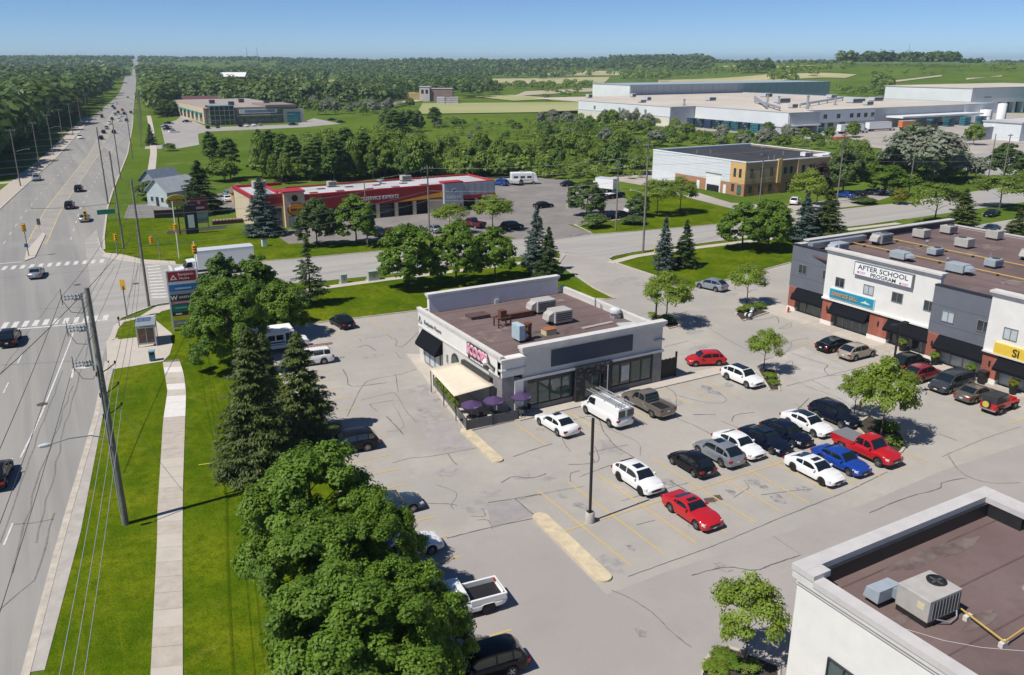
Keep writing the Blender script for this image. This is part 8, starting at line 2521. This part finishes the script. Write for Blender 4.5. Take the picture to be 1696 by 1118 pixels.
for i,(u,vb) in enumerate(((34,308),(66,277),(88,255),(106,240),(121,224),(135,209),(146,198))):
 x,y = G(u,vb)
 pole('W%d' % i,x,y,13.5 if i else 14.5,'utility pole left of the main road, %s from the near end' % ('first','second','third','fourth','fifth','sixth','seventh')[i],.16,1,AR,lamp=(1,-.1,8.5,3.4) if i in (0,2) else None)
x,y = G(712,412); pole('M1',x,y,14.2,'utility pole in front of the garage sign block',.16,2,.1)
x,y = G(609,408); pole('M2',x,y,11.2,'slim utility pole in front of the garage lettering',.12,0)
x,y = G(1065,418); pole('M3',x,y,18.2,'tall utility pole on the boulevard right of the driveway',.19,1,.1,lamp=(-.6,.8,9.6,2.6))
x,y = G(1020,382); pole('M4',x,y,12.8,'utility pole on the far side at the garage driveway',.15,1,.1)
x,y = G(1258,334); pole('M5',x,y,12.6,'utility pole in front of the brick office',.15,2,.1)
x,y = G(1386,334); pole('M6',x,y,15.5,'utility pole at the right end of the brick office',.17,2,.1)
x,y = G(1505,322); pole('M9',x,y,12.0,'utility pole behind the yellowish shrub',.14,0)
x,y = G(1636,300); pole('M7',x,y,12.5,'left one of the two poles by the dark tree on the right',.16,0,0,lamp=(-1,-.3,4.2,2.5))
x,y = G(1660,300); pole('M8',x,y,12.5,'right one of the two poles by the dark tree on the right',.16,1)
def wire(a,b,sag,label,n=14,r=.012,m=M_WIRE,group='overhead wires'):
 pts = []
 for i in range(n + 1):
  s = i / n
  pts.append((lerp(a[0],b[0],s),lerp(a[1],b[1],s),lerp(a[2],b[2],s) - sag * 4 * s * (1 - s)))
 o = MB().tube(pts,r,5).build('overhead_wire',m)
 tag(o,label,'wire',group)
def P(k,z,dx=0.0,dy=0.0):
 x,y,H = POLES[k]
 return (x + dx,y + dy,H + z if z <= 0 else z)
q = ['top','upper middle','middle','lower middle','lowest','thin outer']
for i,(z,dx) in enumerate(((16.8,-1.5),(14.6,-1.5),(12.2,-1.5),(11.8,.95),(10.3,.95),(8.8,.95))):
 wire(P('P0',z,dx),P('P1',z,dx),1.0,'%s wire from the foreground pole towards the viewer' % q[i],r=.016,m=M_WIREL if i > 2 else M_WIRE)
 wire(P('P1',z,dx),P('P2',z * .96,dx * .2),1.0,'%s wire from the foreground pole to the corner pole' % q[i],r=.015)
for i,z in enumerate((16,13,9)):
 for a,b,nm in (('P2','P3','corner pole to the sign pole'),('P3','P4','sign pole to the next along the road'),('P4','P5','road-edge pole to the house driveway pole'),('P5','P6','house driveway pole to the meadow pole')):
  wire(P(a,z),P(b,z * .97),.8,'%s wire from the %s' % (('top','middle','lowest')[i],nm),r=.018)
for i,z in enumerate((13.8,12.3,10.0,8.4)):
 nm = ('top','second','third','lowest')[i]
 wire(P('M1',z),P('M3',z + 2.5),.8,'%s wire from the garage pole to the tall boulevard pole' % nm,r=.018,m=M_WIREL)
 wire(P('P2',z),P('M1',z),1.2,'%s wire from the corner pole to the garage pole' % nm,r=.016,m=M_WIREL)
 wire(P('M3',z + 2.5),P('M6',z + 1),1.4,'%s wire from the tall boulevard pole to the office pole' % nm,r=.018,m=M_WIREL)
 wire(P('M6',z + 1),(262,118,z),1.6,'%s wire from the office pole off to the right' % nm,r=.02,m=M_WIREL)
wire(P('P2',10.5),G(0,620,9.8) + (9.8,),.6,'dark cable slung across the main road from the corner pole',r=.03)
hx,hy = G(141,357,6.2)
wire(P('P3',8.0),(hx - 1.5 * (P('P3',8)[0] - hx),hy - 1.5 * (P('P3',8)[1] - hy),8.0),.3,'dark span wire carrying the hanging signal over the main road',r=.03)
def hanging_signal():
 t = thing('hanging_signal','yellow signal head hanging over the main road','traffic signal',(hx,hy,6.2),-.1)
 k = dict(world=False)
 hd = MB().box(-.28,.28,-.2,.2,-.8,.8).build('signal_head',M_SIGY,t,bevel=.04,**k)
 MB().cyl((0,0,.8),(0,0,1.6),.04).build('hanger',M_METAL,t,**k)
 for q in (.5,0,-.5):
  MB().lathe([(0,-.22),(.17,-.22),(.18,-.2)],(0,0,q),12,axis='y').build('lens',M_BLACK,hd,**k)
hanging_signal()
wire(P('P2',14),(12.0,128,0.2),.05,'guy wire of the corner pole',4,.015,M_WIREL)
wire(P('M2',9.5),(53.4,140.3,.1),.05,'guy wire of the slim garage pole',4,.02,M_WIREL)
wire(P('P1',10.2),(6.6,60.6,.1),.05,'guy wire of the foreground pole',4,.014,M_WIREL)
g = MB().cyl((8.35,65.4,.05),(9.75,63.3,.9),.03,.03,6).build('guy_guard',mat('guard_yellow',(.62,.48,.04),.5)); tag(g,'yellow guy-wire guard on the lawn beside the sidewalk','guy guard')
# ---- traffic signals
def signal(label,u,vb,H,head_z,rz_=0.0,m=M_SIGY,post=None,heads=1,arm=None):
 x,y = G(u,vb)
 t = thing('traffic_signal',label,'traffic signal',(x,y,0),rz_,'traffic signals at the intersection')
 k = dict(world=False)
 MB().cyl((0,0,0),(0,0,H),.085,.07,10).build('post',post or mat('signal_post',(.22,.22,.20),.5),t,**k)
 ox = 0.0
 if arm:
  MB().tube([(0,0,head_z + .2),(arm * .5,0,head_z + .7),(arm,0,head_z + .8)],.05,8).build('mast_arm',M_METAL,t,**k)
 for h in range(heads):
  ox = (arm or 0) if h == 0 else 0
  oz = head_z - h * 1.3
  hd = MB().box(ox - .2,ox + .2,-.34,-.08,oz - .55,oz + .55).build('signal_head',m,t,bevel=.03,**k)
  MB().box(ox - .32,ox + .32,-.08,-.05,oz - .68,oz + .68).build('backplate',m,t,**k)
  for q,c in ((.35,(.10,.01,.01)),(0,(.12,.07,.01)),(-.35,(.01,.08,.03))):
   MB().lathe([(0,-.36),(.11,-.36),(.12,-.34)],(ox,0,oz + q),12,axis='y').build('lens',mat('lens_%d' % int(q * 10 + 5),c,.2),hd,**k)
   MB().box(ox - .13,ox + .13,-.46,-.34,oz + q + .10,oz + q + .13).build('visor',m,hd,**k)
 return t
signal('yellow traffic signal on the median island',48,425,4.6,4.9,-.1)
signal('traffic signal on the near corner by the bus stop',211,528,4.3,4.4,2.6)
signal('traffic signal on the far corner beside the crosswalk',195,422,3.2,3.0,.3)
signal('traffic signal with an arm over the ladder crossing',266,431,3.6,3.5,.2,arm=-1.1)
signal('white-posted traffic signal with one head, left of the box truck',297,428,9.4,5.2,-.2,post=M_PUREW)
signal('white-posted traffic signal beside the plaza sign',333,505,8.6,7.6,-.2,post=M_PUREW)
def small_signs():
 x,y = G(67,386)
 t = thing('median_sign','small grey sign on the median island','sign',(x,y,.15))
 MB().cyl((0,0,0),(0,0,2.6),.03).build('post',M_METAL,t,world=False)
 MB().box(-.3,.3,-.04,-.02,1.4,2.6).build('plate',mat('sign_back',(.16,.15,.13),.6),t,world=False)
 x,y = POLES['P3'][:2]
 t = thing('street_name_sign','green street name sign hanging over the main road edge','sign',(x - .2,y - .2,6.6))
 MB().box(-3.1,-.3,-.03,.03,-.38,.38).build('plate',mat('sign_green',(.0,.19,.11),.5,.08,1),t,world=False)
 MB().box(-3.16,0,-.02,.02,.38,.44).build('bracket',M_METAL,t,world=False)
 t = thing('pole_marker','blue marker plate on the median signal post','sign',(*G(47,426),2.0))
 MB().box(-.28,.28,-.12,-.1,-.3,.3).build('plate',mat('marker_blue',(.02,.16,.36),.5),t,world=False)
 x,y = G(198,541)
 t = thing('signal_button_post','short grey push-button post on the near corner','post',(x,y,.04))
 MB().cyl((0,0,0),(0,0,1.3),.07).build('post',M_METAL,t,world=False)
 MB().box(-.12,.12,-.14,-.06,.9,1.2).build('button_box',M_BLACK,t,world=False)
small_signs()
# ---- plaza pylon sign
def pylon():
 x,y = G(312,545)
 t = thing('plaza_sign','tall plaza sign stacked with coloured tenant panels','sign',(x,y,0),-.10)
 k = dict(world=False)
 W2 = 1.7
 MB().box(-W2 + .05,W2 - .05,-.25,.25,.5,7.3).build('cabinet',mat('cabinet_grey',(.17,.17,.18),.5),t,**k)
 for s in (-1,1):
  MB().box(s * (W2 - .05) - .08,s * (W2 - .05) + .08,-.28,.28,0,7.45).build('post',mat('post_white',(.55,.57,.60),.5),t,**k)
 panels = [(6.1,7.25,(.34,.012,.03)),(5.72,6.06,(.50,.58,.62)),(4.95,5.68,(.02,.15,.42)),(4.52,4.91,(.24,.26,.36)),(3.72,4.48,(.03,.025,.03)),(3.3,3.68,(.40,.14,.20)),(2.35,3.26,(.02,.13,.11)),(1.9,2.31,(.015,.02,.025)),(1.3,1.86,(.50,.46,.02)),(.6,1.24,(.22,.24,.26))]
 for i,(a,b,c) in enumerate(panels):
  MB().box(-W2 + .14,W2 - .14,-.29,-.25,a,b).build('tenant_panel',mat('tenant_face_%d' % i,c,.4,.2 if i in (2,6,9) else .05,1.2),t,**k)
 wl = mat('sign_white_ink',(.72,.70,.70),.5)
 text_part('lettering','Benjamin',wl,t,(.45,-.30,6.85),FACE_NY,width=1.7,depth=.008,world=False)
 text_part('lettering','Moore',wl,t,(.25,-.30,6.42),FACE_NY,width=1.1,depth=.008,world=False)
 MB().add([(-1.35,-.30,6.3),(-.55,-.30,6.3),(-.95,-.30,6.95),(-1.15,-.301,6.4),(-.75,-.301,6.4),(-.95,-.301,6.72)],[(0,1,4,3),(1,2,5,4),(2,0,3,5)]).build('logo_triangle',wl,t,**k)
 text_part('lettering','W',wl,t,(-1.15,-.30,4.1),FACE_NY,height=.55,depth=.008,world=False,bold=.03)
 print_marks(t,mat('sign_grey_ink',(.45,.45,.46),.5),'x',-.29,-.6,1.1,4.15,.3,7,4,False)
 MB().box(-.9,.9,-.305,-.295,5.12,5.3).build('print_line',mat('pale_blue_ink',(.30,.50,.68),.5),t,**k)
 MB().box(-1.2,.2,-.305,-.295,2.75,2.95).build('print_line',mat('mint_ink',(.10,.42,.34),.5),t,**k)
 MB().box(-1.2,1.1,-.305,-.295,3.42,3.54).build('print_line',mat('rose_ink',(.60,.36,.42),.5),t,**k)
 MB().box(-1.2,-.5,-.305,-.295,2.02,2.18).build('print_line',wl,t,**k)
 MB().box(-1.2,1.1,-.305,-.295,.84,.98).build('print_line',mat('grey_ink2',(.42,.46,.48),.5),t,**k)
 t = thing('utility_cabinet','green utility cabinet behind the plaza sign','cabinet',(*G(331,512),0))
 MB().box(-.7,.7,-.5,.5,0,1.6).build('housing',mat('cabinet_green',(.10,.17,.15),.5,.08,1),t,world=False,bevel=.03)
 MB().box(-.75,.75,-.55,.55,1.6,1.68).build('lid',mat('pale_green_lid',(.36,.44,.42),.5),t,world=False)
pylon()
# ---- bus stop
def bus_stop():
 c = G(246,568)
 t = thing('bus_shelter','glass bus shelter with a solar roof on the concrete pad','bus shelter',(c[0],c[1],.05),-.17)
 k = dict(world=False)
 fr = mat('shelter_frame',(.45,.48,.49),.4,metal=.5)
 for a in (-.95,.95):
  for b in (-1.6,1.6):
   MB().box(a - .05,a + .05,b - .05,b + .05,0,2.5).build('post',fr,t,**k)
 MB().box(-1.05,1.05,-1.7,1.7,2.5,2.58).build('roof',fr,t,**k)
 for i in range(2):
  for j in range(2):
   MB().box(-.95 + i * .75,-.25 + i * .75,-.05 + j * .85,.75 + j * .85,2.59,2.63).build('solar_panel',mat('solar_blue',(.10,.14,.22),.2,.1,2),t,**k)
 gl = mat('shelter_glass',(.42,.46,.47),.08,.1,1,spec=.8)
 MB().box(-.9,.9,1.58,1.62,.15,2.4).build('pane',mat('shelter_glass_dark',(.14,.17,.19),.08),t,**k)
 MB().box(.93,.97,-1.5,1.5,.15,2.4).build('pane',gl,t,**k)
 p = MB().box(-.9,.9,-1.62,-1.56,.3,2.35).build('advert_panel',fr,t,**k)
 MB().box(-.82,-.03,-1.64,-1.62,.5,2.2).build('poster',mat('brown_poster',(.10,.055,.035),.4,.6,2.5),p,**k)
 MB().box(.05,.82,-1.64,-1.62,.5,2.2).build('poster',mat('dark_poster',(.075,.05,.045),.4,.6,2.5),p,**k)
 MB().box(.3,.8,-1.2,1.2,.42,.47).build('bench',M_METAL,t,**k)
 b = thing('litter_bin','blue litter bin on the bus stop pad','bin',(*G(253,598),.05),-.17)
 MB().box(-.3,.3,-.3,.3,.08,1.05).build('bin_body',mat('bin_blue',(.03,.15,.22),.5,.1,2),b,world=False,bevel=.04)
 MB().box(-.34,.34,-.34,.34,1.05,1.2).build('lid',mat('bin_pale',(.25,.36,.42),.5),b,world=False,bevel=.04)
 MB().box(-.2,.2,-.32,-.29,.75,.95).build('slot',M_BLACK,b,world=False)
bus_stop()
# ---- cabinets, lamps, hydrants, planters
def cabinet(label,u,v,w,d,h,m):
 t = thing('utility_cabinet',label,'cabinet',(*G(u,v),0),.0,'utility cabinets on the boulevard')
 k = dict(world=False)
 MB().box(-w / 2,w / 2,-d / 2,d / 2,.1,h).build('housing',m,t,bevel=.03,**k)
 MB().box(-w / 2 - .12,w / 2 + .12,-d / 2 - .12,d / 2 + .12,0,.1).build('pad',M_CONC,t,**k)
 MB().box(-w / 2 - .03,w / 2 + .03,-d / 2 - .03,d / 2 + .03,h,h + .06).build('lid',m,t,**k)
 MB().box(-.04,.04,-d / 2 - .03,-d / 2,h * .4,h * .6).build('handle',M_BLACK,t,**k)
mg = mat('pale_green_box',(.36,.41,.36),.6,.08,1.5)
cabinet('narrow grey-green cabinet on the boulevard behind the slim spruce',569,469,.95,.8,1.3,mg)
cabinet('wide grey-green cabinet on the boulevard left of the lawn maples',618,464,1.7,1.0,1.4,mg)
def lamp_post(label,x,y,H,heads=((1,0),),base=True,m=mat('lamp_black',(.022,.021,.020),.5)):
 t = thing('lamp_post',label,'lamp post',(x,y,0),0,'parking lot lamp posts')
 k = dict(world=False)
 z0 = .0
 if base:
  MB().lathe([(.34,0),(.33,.75),(.28,.82),(0,.82)],(0,0,0),20).build('concrete_base',mat('base_concrete',(.46,.43,.39),.9,.1,2),t,smooth=40,**k)
  z0 = .82
 MB().box(-.2,.2,-.2,.2,z0,z0 + .05).build('base_plate',m,t,**k)
 MB().box(-.075,.075,-.075,.075,z0,H).build('post',m,t,**k)
 for dx,dy in heads:
  MB().cyl((0,0,H - .08),(dx * .5,dy * .5,H - .08),.035,.035,8).build('arm',m,t,**k)
  MB().obox((dx * .75,dy * .75,H - .05),(.32,.22,.07),math.atan2(dy,dx)).build('lamp_head',m,t,**k)
lamp_post('black lamp post on a concrete base beside the long buff island',30.7,42.55,8.0,())
lamp_post('black lamp post behind the larger locust in the right island',*G(1470,668),8.0,((1,0),(-1,0)))
lamp_post('black lamp post behind the restaurant island tree',*G(1086,528),8.0,(),False)
lamp_post('lamp post in the garage lot by the dark maple',*G(941,344),6.5,((1,0),),True)
def hydrant(label,x,y,m,z=.1):
 t = thing('fire_hydrant',label,'hydrant',(x,y,z),.4,'fire hydrants')
 k = dict(world=False)
 MB().lathe([(.17,0),(.17,.05),(.11,.06),(.11,.5),(.15,.52),(.15,.58),(.12,.62),(.09,.72),(0,.76)],(0,0,0),14).build('barrel',m,t,smooth=40,**k)
 for s in (1,-1):
  MB().cyl((s * .1,0,.42),(s * .22,0,.42),.06,.06,10).build('nozzle',m,t,**k)
 MB().cyl((0,-.1,.42),(0,-.2,.42),.08,.08,10).build('pumper_cap',m,t,**k)
hydrant('yellow hydrant in the island behind the navy wagon',64.2,46.6,mat('hydrant_yellow',(.68,.44,.02),.5))
hydrant('red hydrant at the left front corner of the retail row',*G(1305,519),mat('hydrant_red',(.45,.04,.03),.5),.145)
for i,(u,v,lab) in enumerate(((1084,417,'left yellow bollard by the tall boulevard pole'),(1092,416,'right yellow bollard by the tall boulevard pole'))):
 t = thing('bollard',lab,'bollard',(*G(u,v),0),0,'yellow bollards')
 MB().cyl((0,0,0),(0,0,1.25),.09,.09,12).build('post',mat('bollard_yellow',(.66,.55,.05),.5),t,world=False)
 MB().lathe([(.09,1.25),(.06,1.31),(0,1.33)],(0,0,0),12).build('cap',MATS['bollard_yellow'],t,world=False)
for i,(x,y,lf,lab) in enumerate(((81.9,55.2,LM_SCRUB,'leafy planter under the first awning right of the wide brick pier'),(80.9,50.6,LM_LOCUST,'leafy planter beside the slate bay windows'),(80.7,46.4,LM_MAPLE2,'round clipped bush in a planter by the litter bin'),(80.2,41.7,LM_YELLOW,'yellow flowering planter at the right end of the shops'))):
 t = thing('planter',lab,'planter',(x,y,.145),0,'planters along the shops')
 MB().lathe([(.28,0),(.36,.5),(.42,.85),(.36,.85),(.33,.7),(0,.7)],(0,0,0),16).build('pot',M_BLACK,t,world=False,smooth=40)
 c = bpy.data.objects.new('foliage',PROTO['shrub'][0][0]); COL.objects.link(c); c.parent = t
 c.location = (0,0,.7); c.scale = (.52,.52,.7)
 c.data.materials.append(lf) if not c.data.materials else None
 c.material_slots[0].link = 'OBJECT'; c.material_slots[0].material = lf
t = thing('litter_bin','black litter bin beside the brick pier of the shops','bin',(80.35,44.9,.145))
MB().box(-.35,.35,-.35,.35,0,1.15).build('bin_body',M_BLACK,t,world=False,bevel=.04)
MB().box(-.39,.39,-.39,.39,1.15,1.25).build('lid',M_DFRAME,t,world=False)
MB().box(-.36,-.34,-.2,.2,.8,1.0).build('slot',M_DFRAME,t,world=False)
# planting in the islands
for i,(u,v,w,h,lf,lab) in enumerate(((1240,515,1.9,.8,LM_SCRUB,'left clump of shrubs in the island facing the shops'),(1258,512,1.9,.8,LM_MAPLE2,'right clump of shrubs in the island facing the shops'),(1228,518,1.6,.7,LM_LOCUST,'front clump of shrubs in the island facing the shops'),(1100,534,1.6,.9,LM_SCRUB,'shrub at the foot of the restaurant island locust'),(1112,537,1.5,.8,LM_FOREST,'dark shrub in the restaurant island'),(1080,527,1.3,.7,LM_LOCUST,'small shrub behind the restaurant right corner'),
        (1275,628,1.5,.6,LM_LOCUST,'yellow-green shrub beside the black-roofed crossover'),(1282,638,1.2,.5,LM_SCRUB,'low shrub at the tip of the small locust island'),(1470,716,1.9,.9,LM_MAPLE2,'green shrub under the larger island locust'),(1482,738,1.5,.7,LM_SCRUB,'shrub at the tip of the red pickup island'),(1458,712,1.5,.8,LM_FOREST,'dark shrub in the red pickup island'),
        (1195,1094,1.5,.5,LM_SCRUB,'large shrub at the foot of the lower right locust'),(1214,1104,1.4,.5,LM_MAPLE2,'second shrub at the foot of the lower right locust'),(1184,1112,1.5,.45,LM_LOCUST,'grassy shrub at the bottom edge by the white building'),(1240,1112,1.3,.5,LM_SCRUB,'shrub between the lower right locust and the white wall'))):
 x,y = G(u,v)
 tree_at('shrub',x,y,h,w,lab,'island_shrub',cat='shrub',group='shrubs in the parking islands',leaf=lf,z=.1)
# patio planting
for i in range(5):
 x,y = lerp(31.75,30.75,i / 4),lerp(69.8,64.2,i / 4)
 tree_at('shrub',x,y,1.0,.9,'leafy pot plant behind the patio fence, %s from the back' % ('first','second','third','fourth','fifth')[i],'pot_plant',cat='plant',group='plants behind the patio fence',leaf=LM_LOCUST,z=.75)
# garage roadside signs
def garage_signs():
 x,y = G(308,388)
 t = thing('oval_pylon_sign','yellow oval sign on a black tower at the corner lawn','sign',(x - .6,y,0))
 k = dict(world=False)
 MB().box(.7,2.9,-.4,.4,0,5.4).build('tower',mat('pylon_black',(.015,.015,.018),.5),t,**k)
 MB().box(1.2,2.3,-.44,-.4,1.2,3.6).build('white_panel',M_PUREW,t,**k)
 sg = MB().lathe([(0,-.2),(1.5,-.2),(1.55,0),(1.5,.2),(0,.2)],(0,0,0),28,axis='y').xf(Matrix.Translation((-.4,-.1,6.4)) @ Matrix.Diagonal((1.2,1,.72,1))).build('oval',mat('oval_olive',(.46,.33,.03),.5,.1,1),t,**k)
 MB().box(-1.9,1.1,-.33,-.31,6.12,6.65).build('name_band',mat('band_black',(.03,.028,.02),.5),sg,**k)
 text_part('lettering','MIDAS',MATS['sign_amber'],sg,(-.4,-.34,6.38),FACE_NY,width=2.3,height=.42,depth=.01,world=False)
 MB().cyl((-.4,0,0),(-.4,0,5.4),.12,.12,10).build('post',MATS['pylon_black'],t,**k)
 x,y = G(334,378)
 t = thing('maroon_tenant_sign','maroon and green tenant sign beside the black tower','sign',(x,y,0))
 MB().box(-1.6,1.6,-.15,.15,3.4,5.9).build('maroon_panel',mat('maroon_face',(.13,.015,.03),.5,.08,1),t,**k)
 MB().box(-1.5,1.5,-.15,.15,1.0,3.4).build('green_panel',mat('sage_face',(.22,.27,.20),.5,.15,1),t,**k)
 for s in (-1.3,1.3):
  MB().box(s - .08,s + .08,-.1,.1,0,1.0).build('post',M_METAL,t,**k)
 MB().box(-.9,.9,-.17,-.15,3.8,4.2).build('print_line',mat('lilac_ink',(.50,.36,.46),.5),t,**k)
 MB().box(-1.2,1.2,-.17,-.15,1.9,2.5).build('print_line',mat('bluegrey_ink',(.20,.30,.36),.5),t,**k)
 MB().lathe([(0,-.03),(.3,-.03),(.3,0)],(0,-.15,5.0),12,axis='y').build('emblem',mat('salmon_ink',(.55,.25,.2),.5),t,**k)
 m = struct('mulch_bed',MB().sheet([(x - 7,y - 3),(x + 4,y - 2.6),(x + 5,y + .8),(x - 6,y + .6)],.012),M_MULCH)
 a,b = G(352,372),G(402,368)
 w = thing('flower_border','dark border with pink blossom beside the tenant sign','flower bed',(*a,0))
 MB().curb([a,b],1.2,0,.7).build('hedge',mat('border_hedge',(.04,.022,.018),.9,.4,2),w)
 r_ = random.Random(2)
 for i in range(9):
  s = (i + .5) / 9
  MB().lathe([(.0,-.2),(.28,-.1),(.3,.1),(0,.25)],(lerp(a[0],b[0],s),lerp(a[1],b[1],s) - .3,.8),8).build('blossom',mat('blossom_pink',(.42,.22,.24),.9),w)
 c = thing('white_meter_box','small white meter box on the lawn in front of the blue spruce','meter box',(*G(438,408),0))
 MB().box(-.4,.4,-.35,.35,0,1.3).build('housing',M_PUREW,c,world=False,bevel=.03)
 MB().box(-.45,.45,-.4,.4,1.3,1.38).build('lid',M_BLACK,c,world=False)
garage_signs()
# ------------------------------------------------------------------ air: even pale haze over the whole country
def haze():
 m = bpy.data.materials.new('haze')
 m.use_nodes = True
 nt = m.node_tree
 nt.nodes.remove(nt.nodes['Principled BSDF'])
 v = nt.nodes.new('ShaderNodeVolumePrincipled')
 v.inputs['Color'].default_value = (0.66,0.86,1.0,1)
 v.inputs['Density'].default_value = 0.00011
 v.inputs['Anisotropy'].default_value = 0.0
 nt.links.new(v.outputs[0],nt.nodes['Material Output'].inputs['Volume'])
 o = MB().box(-14600,14600,-14600,14600,-26,92).build('haze',m)
 o['kind'] = 'stuff'
 tag(o,'thin pale blue haze over the distance','haze')
haze()
